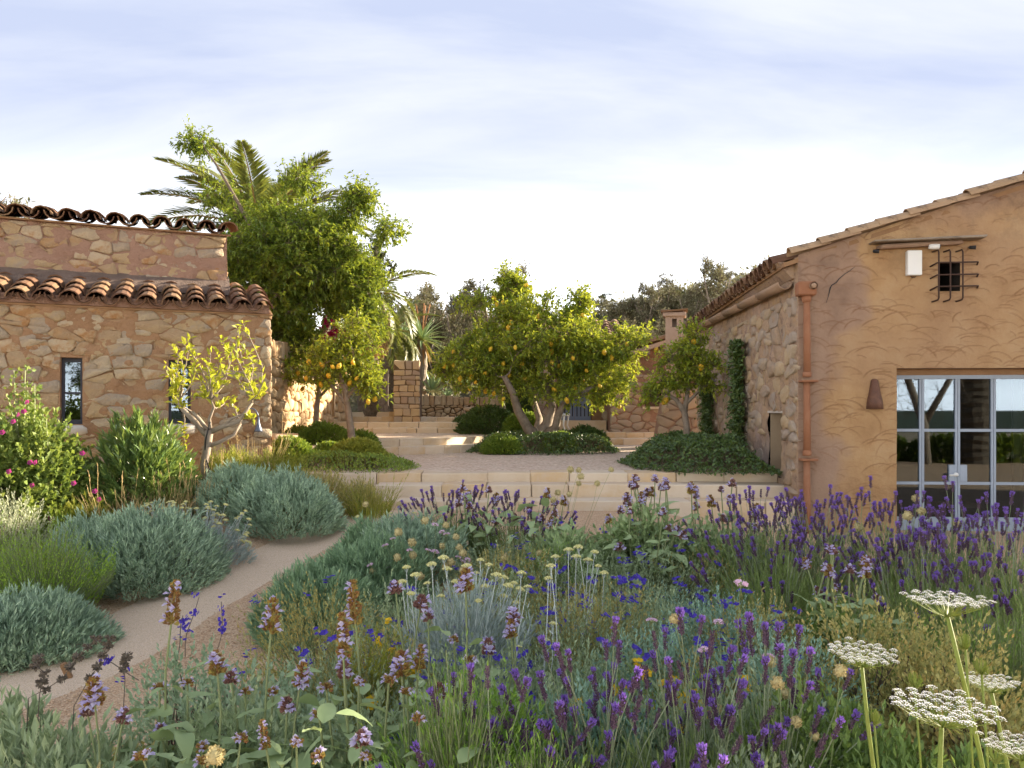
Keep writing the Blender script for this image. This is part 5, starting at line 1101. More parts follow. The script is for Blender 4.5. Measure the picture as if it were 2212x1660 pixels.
for px, py, D, s, lb in ((935, 838, 22.3, .95, 'grey-green agave rosette next to the gate pillar'), (1000, 826, 22.6, 1.15, 'largest bright agave rosette above the low stone wall'), (1062, 838, 22.3, .95, 'agave rosette above the right end of the low stone wall'), (968, 852, 22.0, .6, 'small agave between the two bigger agaves'), (1035, 855, 22.0, .65, 'small agave in front of the right-hand agave')):
    o = thing('agave', lb, 'agave', (Xp(px, D), D, Zp(py + 10, D))); rosette(o, AGB, 22, (0, 0, 0), .05, 1.4, s, rng)
flat('agave_bed', [xd(905, 21.5), xd(1125, 21.8), xd(1140, 24), xd(880, 24)], 1.86, M['soil'])
D = 22.5; zc = Zp(735, D); al = thing('tree_aloe', 'tree aloe with spiky crown and hanging dry leaves on a bare trunk above the pillar', 'aloe', (Xp(912, D), D, 1.5))
trunk_mesh(zc - 1.5, .12).obj('trunk', M['palebark'], al); rosette(al, [ALB], 44, (0, 0, zc - 1.5), -.1, 1.4, 1.0, rng); rosette(al, [ALD], 26, (0, 0, zc - 1.55), -1.3, -.2, 1.0, rng, 'dry_leaf')
for k in range(5):
    a = Acc(); an = k * 1.26; a.add(*tube([(0, 0, zc - 1.4), (.1 * math.cos(an), .1 * math.sin(an), zc - .95), (.22 * math.cos(an), .22 * math.sin(an), zc - .5)], [.015, .012, .02], 6)); a.obj('flower_stalk', M['agave_dry'], al, True)
D = 23.4; al = thing('tree_aloe', 'smaller tree aloe on a thin trunk just left of the tall tree aloe', 'aloe', (Xp(872, D), D, 1.5)); zc = Zp(725, D)
trunk_mesh(zc - 1.5, .09).obj('trunk', M['palebark'], al); rosette(al, [ALB], 26, (0, 0, zc - 1.5), -.2, 1.4, .75, rng); rosette(al, [ALD], 12, (0, 0, zc - 1.55), -1.4, -.5, .7, rng, 'dry_leaf')

# creepers on the side wall of the plastered house
def creeper(label, px, pys, hw, seed, D0):
    rng = np.random.default_rng(seed); aa = (px - CX) / F; wy = (RF.O[0] - aa * RF.O[1]) / (aa * RF.Wd[1] - RF.Wd[0]); wxp = RF.world(-.08, wy, 0); Dw = wxp[1]
    o = thing('wall_creeper', label, 'creeper', (wxp[0], wxp[1], T1), RA); zs = [Zp(p, Dw) - T1 for p in pys]; a = Acc(); n = 2600
    z = zs[0] + (zs[1] - zs[0]) * rng.random(n) ** .85; k = (z - zs[0]) / (zs[1] - zs[0]); wid = hw * (1.15 - .6 * k) * (.6 + .8 * fbm(z * 3.2 + seed, z * 0 + seed, 3))
    P = np.stack([-np.abs(rng.normal(size=n)) * .06 - .01, rng.normal(size=n) * wid * .55, z], 1); d = nrm(rsph(n, rng) + np.array([-.7, 0, -.3]))
    v, q = leafq(P, d, rng.uniform(.045, .085, n), rng.uniform(.03, .05, n), .15, .45, np.tile([-1., 0, .4], (n, 1)), .1, rng); a.add(v, q); a.obj('foliage', M['ivy'], o)
    a = Acc()
    for q_ in range(3): P = np.array([(-.015, (q_ - 1) * hw * .2 + .03 * math.sin(t * 9 + q_), zs[0] - .3 + (zs[1] - zs[0]) * t) for t in np.linspace(0, .95, 14)]); a.add(*tube(P, .008, 5, False))
    a.obj('stem', M['twig'], o)
creeper('tall ivy creeper climbing the side wall of the plastered house near the pipe', 1615, (985, 735), .30, 101, 0)
creeper('short bushy creeper farther along the side wall behind the right lemon tree', 1545, (965, 815), .42, 102, 0)
# ================================================================ shrubs and ground cover of the terrace beds
def G(x, y): return float(gz(np.array(x), np.array(y)))
def sprigs(P, A, Ls, k, lL, lW, spread, rng, fold=.15, droop=.03):
    n = len(P); t = np.tile(np.linspace(.12, 1.0, k), (n, 1)) + rng.normal(size=(n, k)) * .04
    p = (P[:, None] + A[:, None] * (Ls[:, None] * t)[..., None]).reshape(-1, 3); a = np.repeat(A, k, 0)
    d = nrm(a + rsph(n * k, rng) * spread * (1.15 - .5 * t.reshape(-1, 1))); s = rng.uniform(.65, 1.15, n * k)
    return leafq(p, d, lL * s, lW * s, fold, .45, a, droop, rng)
def dome(n, rx, ry, h, rng, lo=.72, lump=.35, seed=0, low=-.02, flat=1.0):
    d = rsph(n, rng); d[:, 2] = np.abs(d[:, 2]) ** flat; d[:, 2] = np.maximum(d[:, 2], low); an = np.arctan2(d[:, 1], d[:, 0])
    rad = (lo + (1 - lo) * rng.random(n) ** .5) * (1 + lump * (fbm(an * 1.6 + seed * 3.1, d[:, 2] * 3 + seed, 3) - .47))
    return np.stack([d[:, 0] * rx * rad, d[:, 1] * ry * rad, d[:, 2] * h * rad], 1), d
def mound(name, label, cat, x, y, z, rx, ry, h, mat, n, seed, sl=.08, k=7, lL=.05, lW=.008, spread=.55, up=.75, lo=.7, lump=.4, stem=None, group=None, out=1.0, part='foliage', flat=1.0):
    rng = np.random.default_rng(seed); o = thing(name, label, cat, (x, y, z), 0, group); P, d = dome(n, rx, ry, h, rng, lo, lump, seed, 0.0, flat)
    A = nrm(d * np.array([1, 1, .6]) * out + np.array([0, 0, up]) + rng.normal(size=(n, 3)) * .22); Ls = sl * rng.uniform(.6, 1.3, n); P = P - A * (Ls * .6)[:, None]; P[:, 2] = np.maximum(P[:, 2], .0)
    a = Acc(); a.add(*sprigs(P, A, Ls, k, lL, lW, spread, rng)); a.obj(part, M[mat], o, kind='stuff')
    a = Acc(); m_ = min(n, 160); i = rng.permutation(n)[:m_]; sv, sq = stems(rng.normal(size=(m_, 3)) * np.array([rx * .15, ry * .15, .0]), P[i], rng.normal(size=(m_, 3)) * .02, .004, 2); a.add(sv, sq); a.obj('stems', M[stem or 'twig'], o, kind='stuff')
    return o
def cover(name, label, outline, D0, zf, mat, n, seed, L=.045, Wd=.03, cat='ground cover', h=.12):
    """low leafy cover over an outline given as ground points"""
    rng = np.random.default_rng(seed); pts = np.array(outline); lo, hi = pts.min(0), pts.max(0); o = thing(name, label, cat, (*pts.mean(0), zf)); P = rng.uniform(lo, hi, (n * 3, 2))
    ins = np.zeros(len(P), bool); j = len(pts) - 1; edge = np.full(len(P), 9.)
    for i in range(len(pts)):
        a_, b_ = pts[i], pts[j]; cnd = ((a_[1] > P[:, 1]) != (b_[1] > P[:, 1])) & (P[:, 0] < (b_[0] - a_[0]) * (P[:, 1] - a_[1]) / (b_[1] - a_[1] + 1e-9) + a_[0]); ins ^= cnd
        ab = b_ - a_; t = np.clip(((P - a_) @ ab) / (ab @ ab), 0, 1); edge = np.minimum(edge, np.linalg.norm(P - (a_ + t[:, None] * ab), axis=1)); j = i
    P = P[ins][:n]; edge = edge[ins][:n]; z = h * sstep(0, .45, edge) * (.45 + 1.1 * fbm(P[:, 0] * 2.2 + seed, P[:, 1] * 2.2, 3)) * 1.2; m_ = len(P)
    p = np.stack([P[:, 0] - o.location[0], P[:, 1] - o.location[1], z + rng.random(m_) * .035], 1) + rng.normal(size=(m_, 3)) * np.array([.03, .03, .0])
    d = nrm(rsph(m_, rng) + np.array([0, -.15, .55])); v, q = leafq(p, d, L * rng.uniform(.6, 1.2, m_), Wd * rng.uniform(.7, 1.2, m_), .15, .45, np.tile([0, -.3, 1.], (m_, 1)), .1, rng)
    a = Acc(); a.add(v, q); a.obj('foliage', M[mat], o, kind='stuff'); sv, sq = stems(p[::9] * [1, 1, 0], p[::9], rng.normal(size=(len(p[::9]), 3)) * .02, .003, 2); a = Acc(); a.add(sv, sq); a.obj('stems', M['twig'], o, kind='stuff'); return o
# right-hand ivy bed
cover('ivy_bed', 'dark ivy ground cover spilling over the terrace edge beside the plastered house', [(1.58, 11.7), (1.62, 10.4), (2.05, 9.62), (3.2, 9.42), (3.3, 10.5), (3.45, 13.6), (3.0, 14.4), (2.2, 13.4)], 0, T1, 'ivy', 15000, 201, .05, .04, h=.27)
def shrubpx(label, px, py, D, rxp, ryp, z, mat, n, seed, lL=.045, lW=.02, cat='shrub', name='shrub', sl=.07, k=7, lo=.75, lump=.3):
    rx = rxp * D / F; h = Zp(py, D) - z; return mound(name, label, cat, Xp(px, D), D, z, rx, rx * .85, h, mat, n, seed, sl, k, lL, lW, .75, .45, lo, lump)
shrubpx('wide dark-green pittosporum mound under the right lemon tree', 1500, 944, 11.8, 95, 0, T1, 'ivy', 2600, 202, .06, .024)
shrubpx('smaller green shrub mound at the left end of the ivy bed', 1440, 955, 12.0, 52, 0, T1, 'shrub', 1500, 203, .055, .022)
# central bed
cover('ivy_bed', 'low creeping cover around the foot of the big lemon tree', [xd(1010, 14.6), xd(1060, 14.0), xd(1200, 13.7), xd(1330, 14.3), xd(1335, 15.4), xd(1290, 17.0), xd(1120, 17.4), xd(1040, 16.0)], 0, T1, 'ivy', 9000, 204, .06, .04, h=.24)
shrubpx('clipped round bright-green shrub on the left of the big lemon trunk', 1085, 942, 14.2, 46, 0, T1, 'shrub', 1700, 205)
shrubpx('clipped round shrub on the right of the big lemon trunk', 1207, 934, 14.6, 38, 0, T1, 'shrub', 1400, 206)
shrubpx('dark spreading shrub on the middle terrace left of the big lemon tree', 1060, 880, 17.6, 70, 0, T2, 'ivy', 1900, 207, .07, .025)
shrubpx('mid-green rounded shrub behind the big lemon trunk', 1135, 892, 17.0, 50, 0, T2, 'shrub', 1300, 208, .06, .022)
shrubpx('tall dark evergreen shrub between the low wall and the blue door', 1122, 815, 19.6, 34, 0, T2, 'ivy', 1800, 209, .08, .03)
shrubpx('low ivy mound at the top step end beside the block wall', 1020, 893, 18.9, 45, 0, T2, 'ivy', 1100, 210, .06, .025)
shrubpx('small ivy tuft right of the big lemon tree at the far steps', 1265, 922, 15.6, 50, 0, T1, 'ivy', 1100, 211, .06, .03)
# left bed beside the house
cover('ivy_bed', 'creeping cover hanging over the terrace edge beside the left house', [(-2.85, 10.05), (-1.9, 9.75), (-1.35, 9.9), (-1.25, 10.7), (-1.6, 12.0), (-2.4, 12.4), (-3.4, 12.2), (-3.2, 10.9)], 0, T1, 'shrub', 9000, 212, .04, .02, h=.13)
shrubpx('sunlit round yellow-green shrub at the foot of the left lemon tree', 775, 950, 10.8, 66, 0, T1, 'sagebrush', 2400, 213, .045, .02)
shrubpx('rounded green shrub close to the left house corner', 628, 945, 10.9, 50, 0, T1, 'shrub', 1500, 214, .045, .02)
shrubpx('small green shrub behind the foot of the left lemon tree', 715, 958, 11.8, 40, 0, T1, 'shrub', 1200, 215, .045, .02)
shrubpx('low spreading shrub on the raised bed under the small lemon tree', 700, 915, 14.2, 66, 0, T2 - .2, 'shrub', 1900, 216, .05, .022)
shrubpx('sunlit tufts at the base of the dry-stone wall', 640, 922, 14.4, 40, 0, T2 - .2, 'sagebrush', 900, 217, .05, .02)
shrubpx('low shrub running along the middle steps', 775, 930, 13.6, 50, 0, T1, 'shrub', 1200, 218, .05, .02)

# ================================================================ left of the path
def at(px, D): x = Xp(px, D); return x, D, G(x, D)
# mallow bush
x, y, z = at(55, 7.3)
o = mound('mallow_bush', 'tall loose mallow bush with magenta flowers against the stone house', 'bush', x, y, z, .62, .6, 1.25, 'mallow', 1700, 301, .18, 9, .055, .042, .9, .5, .5, .6)
rng = np.random.default_rng(301)
def petals(n, L, Wd, cone, rng, c=(0, 0, 0)):
    an = np.arange(n) * 2 * math.pi / n; d = nrm(np.stack([np.cos(an), np.sin(an), np.full(n, cone)], 1)); return leafq(np.tile(np.array(c, float), (n, 1)), d, L, Wd, .1, .62, np.tile([0, 0, 1.], (n, 1)), 0, rng)
a = Acc(); a.add(*petals(5, .034, .032, .35, rng)); a.add(*petals(5, .010, .006, 1.2, rng), mi=1); MALF = a.mesh('flower', [M['magenta'], M['sagecalyx']])
for px, py in ((60, 870), (52, 890), (42, 897), (30, 912), (5, 935), (66, 1000), (78, 1000), (178, 980), (160, 1045), (70, 1050), (165, 1135), (205, 1062), (20, 1020), (110, 1120), (215, 1080)):
    q = Wp(px, py, 6.75 + .002 * px); inst('flower', MALF, o, (q[0] - x, q[1] - y, q[2] - z), zquat((.1 + rng.normal() * .3, -1, .5)), .85)
n = 9; P1 = np.array([np.array(Wp(p, q, 7.1)) - np.array((x, y, z)) for p, q in ((60, 840), (55, 790), (30, 800), (95, 880), (15, 850), (75, 830), (115, 930), (100, 905), (40, 855))]); sv, sq = stems(P1 * [.4, .4, .5], P1, rng.normal(size=(n, 3)) * .03, .006, 3); a = Acc(); a.add(sv, sq); t = np.repeat(P1, 26, 0) * (1 - rng.uniform(0, .45, (n * 26, 1)) * [.6, .6, .5]) + rng.normal(size=(n * 26, 3)) * .035
v, q = leafq(t, nrm(rsph(n * 26, rng) + [0, 0, .3]), .05, .035, .15, .45, None, .1, rng); a.add(v, q, None, 1); a.obj('shoots', [M['stemgreen'], M['mallow']], o, kind='stuff')
x, y, z = at(35, 7.9); mound('mallow_bush', 'leafy green undergrowth behind the mallow at the left picture edge', 'bush', x, y, z, .8, .5, .95, 'mallow', 900, 302, .16, 9, .055, .04, .9, .5, .5, .5)
# oleander
x, y, z = at(308, 7.9); mound('oleander_bush', 'dense oleander bush with stiff pointed leaves below the second house window', 'bush', x, y, z - .05, .50, .48, .98, 'oleander', 620, 303, .20, 15, .115, .024, .62, .9, .62, .35)
x, y, z = at(175, 7.2); mound('leafy_shrub', 'yellow-green narrow-leaved shrub at the foot of the mallow', 'shrub', x, y, z, .34, .3, .40, 'sagebrush', 700, 304, .10, 9, .05, .010, .6, .9)
x, y, z = at(110, 7.0); mound('leafy_shrub', 'low green shrub between the silver artemisia and the mallow', 'shrub', x, y, z, .34, .3, .36, 'shrub', 600, 319, .10, 9, .05, .012, .6, .9)
x, y, z = at(28, 6.6); mound('artemisia', 'silvery-white artemisia at the left picture edge', 'shrub', x, y, z, .36, .36, .56, 'silver', 900, 305, .14, 10, .026, .010, .7, 1.0, .5, .6)
x, y, z = at(60, 5.9); mound('artemisia', 'pale sunlit sprawl of silver-green foliage below the white artemisia', 'shrub', x, y, z, .5, .4, .36, 'sagebrush', 900, 306, .10, 8, .04, .008, .6, .8)
# straw grass
def grass(label, px, D, r, h, n, seed, mat='straw', cat='grass', lean=.35, w_=.006, name='dry_grass'):
    x, y, z = at(px, D); rng = np.random.default_rng(seed); o = thing(name, label, cat, (x, y, z)); an = rng.random(n) * 6.283; rr2 = r * np.sqrt(rng.random(n)) * .5; P = np.stack([np.cos(an) * rr2, np.sin(an) * rr2, np.zeros(n)], 1)
    a = Acc(); hh = h * rng.uniform(.5, 1.1, n); p = P
    d = nrm(np.stack([np.cos(an) * lean * rng.random(n), np.sin(an) * lean * rng.random(n), np.ones(n)], 1)); o1 = np.stack([np.cos(an), np.sin(an), np.zeros(n)], 1) * (hh * .22 * rng.random(n))[:, None]
    m1 = p + d * (hh * .55)[:, None]; v, q = leafq(p, d, hh * .62, w_, .05, .5, None, 0, rng); a.add(v, q); v, q = leafq(m1, nrm(d + o1 / (hh[:, None] * .3) * .5), hh * .5, w_ * .8, .05, .4, None, .15, rng); a.add(v, q); a.obj('blades', M[mat], o, kind='stuff')
    k = max(4, n // 14); i = rng.permutation(n)[:k]; sv, sq = stems(p[i], p[i] + d[i] * (hh[i] * 1.4)[:, None], o1[i] * .3, .0022, 3); a = Acc(); a.add(sv, sq); e = p[i] + d[i] * (hh[i] * 1.4)[:, None]; ee = np.repeat(e, 9, 0) - np.repeat(d[i], 9, 0) * rng.uniform(0, .14, (k * 9, 1)); v, q = leafq(ee, nrm(np.repeat(d[i], 9, 0) + rsph(k * 9, rng) * .35), .035, .006, .1, .4, None, 0, rng); a.add(v, q); a.obj('seed_heads', M[mat], o, kind='stuff'); return o
grass('tuft of tan dry grass in front of the oleander', 330, 7.35, .55, .46, 260, 311)
grass('tuft of tan dry grass at the foot of the young lemon tree', 430, 7.9, .5, .42, 240, 312)
grass('thin dry grass left of the oleander', 255, 7.2, .4, .5, 110, 313)
grass('feathery grass tuft beside the path end near the steps', 800, 8.35, .38, .40, 260, 314, 'sagebrush', lean=.7, name='green_grass')
grass('thin dry stalks in the yellow-green shrub near the house corner', 560, 8.9, .5, .55, 70, 315)
# yellow-green sagebrush band under the house
for i, (px, D, r, h, lb) in enumerate(((500, 8.8, .36, .30, 'yellow-green shrub right of the young lemon trunk'), (590, 8.9, .40, .30, 'yellow-green shrub below the house corner'), (680, 8.8, .42, .30, 'green shrub in front of the terrace edge wall'), (770, 8.65, .36, .34, 'green shrub at the left end of the steps'), (535, 8.4, .35, .24, 'low yellow-green shrub behind the rear blue-grey mound'), (640, 8.5, .40, .24, 'low green shrub directly behind the rear blue-grey mound'))):
    x, y, z = at(px, D); mound('sagebrush', lb, 'shrub', x, y, z, r, .32, h + .06, 'sagebrush' if i in (0, 1, 4) else 'carpet2', 650, 320 + i, .14, 10, .040, .008, .5, 1.3, .4, .4, 'stemgreen')
# blue-grey chalk mounds
def chalk(label, px, D, rx, ry, h, n, seed, mat='chalk', sl=.10, lL=.058, lW=.0105):
    x, y, z = at(px, D); return mound('blue_chalk_bush', label, 'shrub', x, y, z - .03, rx, ry, h, mat, n, seed, sl, 8, lL, lW, .62, .85, .70, .65, 'stemgreen')
chalk('blue-grey cushion bush by the path, second from the left front', 320, 6.3, .58, .56, .58, 2900, 331)
chalk('blue-grey cushion bush left of the pale everlasting flowers', 215, 6.4, .5, .5, .50, 1700, 332)
chalk('rear blue-grey cushion bush where the path narrows', 625, 7.75, .54, .52, .54, 2600, 333)
chalk('far left part of the rear blue-grey cushion, behind the everlasting flowers', 520, 8.0, .45, .5, .48, 1500, 334)
chalk('blue-grey cushion bush in the left front corner beside the path', 70, 5.0, .44, .40, .34, 2400, 335)
chalk('small blue-grey cushion at the left picture edge by the path', -10, 4.85, .36, .36, .34, 1400, 336)
# santolina, bright upright stems
def upright(name, label, cat, px, D, rx, ry, h, mat, n, seed, lL=.016, lW=.005, k=16, z=None, fan=.5, sl=.35, z0=0.0):
    x, y, g0 = at(px, D); rng = np.random.default_rng(seed); o = thing(name, label, cat, (x, y, g0 if z is None else z)); d2 = rng.normal(size=(n, 2)); d2 = d2 / np.maximum(1, np.linalg.norm(d2, axis=1, keepdims=True) / 1.2); rr2 = np.linalg.norm(d2, axis=1)
    tip = np.stack([d2[:, 0] * rx * .8, d2[:, 1] * ry * .8, h * (1.02 - .35 * rr2 ** 2) * rng.uniform(.75, 1.08, n)], 1); A = nrm(np.stack([d2[:, 0] * fan, d2[:, 1] * fan, np.ones(n)], 1) + rng.normal(size=(n, 3)) * .08); Ls = sl * h * rng.uniform(.8, 1.4, n) / .5 * .9
    P = tip - A * Ls[:, None]; P[:, 2] = np.maximum(P[:, 2], z0); a = Acc(); a.add(*sprigs(P, A, Ls, k, lL, lW, .5, rng)); a.obj('foliage', M[mat], o, kind='stuff')
    sv, sq = stems(P * [.6, .6, .3], tip, rng.normal(size=(n, 3)) * .012, .0022, 3); a = Acc(); a.add(sv, sq); a.obj('stems', M['stemgreen'], o, kind='stuff'); return o
upright('santolina_bush', 'bright green santolina with fine upright stems at the left edge by the path', 'shrub', 90, 5.45, .48, .40, .66, 'santolina', 760, 341, .020, .006, 20)
upright('santolina_bush', 'paler green santolina at the far left picture edge behind the front cushion', 'shrub', 0, 5.8, .36, .36, .6, 'santolina', 420, 342, .020, .006, 20)

# ================================================================ flower heads (shared)
rng = np.random.default_rng(400)
def octs(C, r, zs=1.0):
    n = len(C); r = np.broadcast_to(r, (n,)); D6 = np.array([[1, 0, 0], [-1, 0, 0], [0, 1, 0], [0, -1, 0], [0, 0, zs], [0, 0, -zs]], float); V = C[:, None] + D6[None] * r[:, None, None]
    t = np.array([[4, 0, 2], [4, 2, 1], [4, 1, 3], [4, 3, 0], [5, 2, 0], [5, 1, 2], [5, 3, 1], [5, 0, 3]]); return V.reshape(-1, 3), None, (np.arange(n)[:, None, None] * 6 + t[None]).reshape(-1, 3)
def spike_mesh(seed, L=.052, wh=8, bloom=.45, spent=False):
    L *= 1.3; bloom *= .62; wh += 2
    rng = np.random.default_rng(seed); a = Acc()
    for k in range(wh):
        t = k / (wh - 1); r = .0055 * (1.15 - .5 * t); n = 6; an = np.arange(n) * 1.047 + k * .5; c = np.stack([np.cos(an) * r * .4, np.sin(an) * r * .4, np.full(n, t * L)], 1)
        d = nrm(np.stack([np.cos(an), np.sin(an), np.full(n, 1.3)], 1) + rng.normal(size=(n, 3)) * .15); pet = (t > 1 - bloom) and not spent
        v, q = leafq(c, d, .0112, .0056, .5, .5, None, 0, rng); a.add(v, q, None, 0)
        if pet or (not spent and rng.random() < .22):
            m_ = 5 if pet else 2; v, q = leafq(c[:m_] + d[:m_] * .006, nrm(d[:m_] + rsph(m_, rng) * .3 + [0, 0, .35 * pet]), .0145 if pet else .009, .0085, .3, .55, None, 0, rng); a.add(v, q, None, 1)
    if not spent:
        n = 6; an = np.arange(n) * 1.05; v, q = leafq(np.tile([0, 0, L], (n, 1)), nrm(np.stack([np.cos(an) * .35, np.sin(an) * .35, np.ones(n)], 1)), .020, .009, .2, .5, None, 0, rng); a.add(v, q, None, 1)
    a.add(*tube([(0, 0, -.004), (0, 0, L)], [.003, .0015], 5)); return a.mesh('flower_spike', [M['calyx'], M['violet']])
SPK = [spike_mesh(401, .046, 7, .5), spike_mesh(402, .055, 8, .4), spike_mesh(403, .040, 6, .65), spike_mesh(404, .050, 7, .3), spike_mesh(405, .045, 7, 0, True)]
def lavender(label, px, D, r, h, n, seed, z=None, fol=1500, lean=.35, scl=1.0, spent=.18, skirt=.55, ry=None, hs=None, dirx=0.0):
    x, y, g0 = at(px, D); z = g0 if z is None else z; ry = ry or r; rng = np.random.default_rng(seed); o = thing('lavender_bush', label, 'lavender', (x, y, z)); d2 = rng.normal(size=(n, 2)); d2 = d2 / np.maximum(1, np.linalg.norm(d2, axis=1, keepdims=True) / 1.5)
    rr2 = np.linalg.norm(d2, axis=1) / 1.5; tip = np.stack([d2[:, 0] * r * .67 + dirx, d2[:, 1] * ry * .67, h * (1.0 - .30 * rr2 ** 2) * rng.uniform(.72, 1.06, n)], 1); A = nrm(np.stack([d2[:, 0] * lean * .6, d2[:, 1] * lean * .6, np.ones(n)], 1) + rng.normal(size=(n, 3)) * .10)
    base = tip - A * (h * .52); base = base * [.72, .72, 1]; bend = rng.normal(size=(n, 3)) * .012; sv, sq = stems(base, tip, bend, .0021, 3, .75); a = Acc(); a.add(sv, sq); a.obj('stems', M['lavstem'], o, kind='stuff')
    dv = nrm(tip - base - bend * 2)
    for k in range(n): inst('flower_spike', SPK[4] if rng.random() < spent else SPK[rng.integers(4)], o, tuple(tip[k]), zquat(dv[k], rng.random() * 6), scl * rng.uniform(.8, 1.15))
    P, d = dome(fol // 6, r, ry, h * skirt, rng, .45, .3, seed); Af = nrm(d * [.7, .7, .4] + [0, 0, 1.0] + rng.normal(size=P.shape) * .2); Ls = h * .22 * rng.uniform(.6, 1.3, len(P)); P = P - Af * (Ls * .5)[:, None]; P[:, 2] = np.maximum(P[:, 2], 0)
    a = Acc(); a.add(*sprigs(P, Af, Ls, 14, .042, .0042, .35, rng)); a.obj('foliage', M['lavleaf'], o, kind='stuff'); return o
# middle lavender and the big lavender bank on the right
lavender('lavender clump in front of the steps, left one of the middle bed', 985, 6.9, .44, .60, 70, 411, scl=1.1, fol=3600, spent=.3)
lavender('lavender clump in the middle bed beside the bright green santolina', 1120, 6.7, .44, .58, 68, 412, scl=1.1, fol=3600, spent=.3)
for i, (px, D, n, h, lb) in enumerate(((1640, 5.6, 70, .80, 'lavender bush at the left end of the big lavender bank'), (1770, 5.3, 80, .86, 'lavender bush in front of the terracotta drainpipe'), (1905, 5.1, 80, .88, 'lavender bush in front of the left door jamb'), (2035, 4.9, 80, .92, 'lavender bush in front of the glazed doors'), (2160, 4.6, 80, .92, 'lavender bush below the curtain side of the glazed doors'), (2240, 4.0, 60, .86, 'lavender bush cut by the right picture edge'), (2000, 4.2, 46, .78, 'nearer lavender bush behind the tallest white umbel'), (1680, 4.9, 40, .70, 'low lavender bush above the dark gap, left front of the bank'))):
    x_, y_, g_ = at(px, D); lavender(lb, px, D, .50, h + (.05 if px > 1850 else 0), int(n * 1.3), 420 + i, z=g_ + .04, fol=5200, scl=.98, spent=.12, skirt=.70)
# foreground lavender
for i, (px, D, n, h, lb) in enumerate(((1060, 1.95, 34, .62, 'foreground lavender at the lower left, next to the fresh green foliage'), (1290, 2.1, 46, .68, 'foreground lavender in the bottom middle, rooted left of the yellow flowers'), (1480, 2.15, 50, .70, 'foreground lavender growing through the yellow flowers'), (1660, 2.2, 46, .68, 'foreground lavender at the lower right, nearest the white umbels'), (1180, 1.65, 22, .50, 'lowest foreground lavender at the bottom edge left of centre'), (1520, 1.7, 24, .50, 'lowest foreground lavender at the bottom edge right of centre'), (1760, 1.8, 12, .48, 'sparse foreground lavender stems below the second white umbel'))):
    lavender(lb, px, D, .24, h, n, 440 + i, z=.24, fol=2600, scl=.88, spent=.25, lean=.45, skirt=.55)
# ================================================================ sages, everlastings and other flowers
def bigleaf(name, L, Wd, curl, mat, seed):
    rng = np.random.default_rng(seed); V = []; Q = []; seg = 6
    for i in range(seg + 1):
        t = i / seg; w_ = Wd * .5 * math.sin(min(1, t * 1.02) ** .75 * math.pi) ** .8 + .0015; x = L * t; z = -curl * L * t * t + .10 * L * t; e = .22 * w_
        V += [(x, -w_, z + e + rng.normal() * .002), (x, 0, z), (x, w_, z + e + rng.normal() * .002)]
    for i in range(seg): b = 3 * i; Q += [[b, b + 3, b + 4, b + 1], [b + 1, b + 4, b + 5, b + 2]]
    return mesh_np(name, V, Q, None, [mat], smooth=True)
BL = [bigleaf('leaf', .085, .038, .35, M['bigsage'], 1), bigleaf('leaf', .072, .036, .6, M['bigsage'], 2), bigleaf('leaf', .095, .034, .2, M['bigsage'], 3)]
RL = [bigleaf('leaf', .10, .026, .3, M['redsage'], 4), bigleaf('leaf', .09, .024, .1, M['redsage'], 5)]
def lip_flower(a, c, d, s, rng, mi):
    d = nrm(d); side = nrm(np.cross(d, [0, 0, 1.])); up = np.cross(side, d); P = np.tile(c, (5, 1)); Dd = np.stack([d + up * .9, d * .8 + up * .5 + side * .4, d * .8 + up * .5 - side * .4, d - up * .55 + side * .35, d - up * .55 - side * .35])
    v, q = leafq(P, nrm(Dd), s * np.array([1, .85, .85, .95, .95]), s * .55, .25, .6, np.tile(up, (5, 1)), .08, rng); a.add(v, q, None, mi)
def sagehead(seed, whorls, r, nfl, cal):
    rng = np.random.default_rng(seed); a = Acc(); z = 0
    for k in range(whorls):
        n = 15; an = np.arange(n) * 2.4 + k; rr2 = r * (1.0 - .35 * k / max(1, whorls - 1)); c = np.stack([np.cos(an) * rr2 * .28, np.sin(an) * rr2 * .28, z + rng.uniform(-.006, .012, n)], 1)
        d = nrm(np.stack([np.cos(an), np.sin(an), rng.uniform(.1, 1.1, n)], 1)); v, q = leafq(c, d, rr2 * .85 * rng.uniform(.7, 1.1, n), rr2 * .52, .45, .55, None, 0, rng); a.add(v, q, None, 0); v, q = leafq(c, nrm(d + rsph(n, rng) * .4), rr2 * .8, rr2 * .42, .4, .6, None, 0, rng); a.add(v, q, None, 0)
        for f in range(nfl if k < whorls - 1 or whorls == 1 else max(1, nfl - 2)):
            an = rng.random() * 6.28; dd = np.array([math.cos(an), math.sin(an), rng.uniform(.1, .7)]); lip_flower(a, np.array([0, 0, z + .004]) + dd * rr2 * .55, dd, r * .95, rng, 1)
        z += .021
    n = 8; an = np.arange(n) * .79; v, q = leafq(np.tile([0, 0, z - .012], (n, 1)), nrm(np.stack([np.cos(an) * .5, np.sin(an) * .5, np.ones(n)], 1)), .016, .009, .4, .5, None, 0, rng); a.add(v, q, None, 0)
    a.add(*tube([(0, 0, -.004), (0, 0, z)], .003, 5)); return a.mesh('flower_head', [cal, M['lilac']])
SH = [sagehead(1, 4, .024, 2, M['sagecalyx']), sagehead(2, 3, .026, 3, M['sagecalyx']), sagehead(3, 2, .026, 3, M['mauvecalyx']), sagehead(4, 1, .022, 3, M['sagecalyx']), sagehead(5, 5, .022, 1, M['sagecalyx']), sagehead(6, 2, .022, 5, M['mauvecalyx'])]
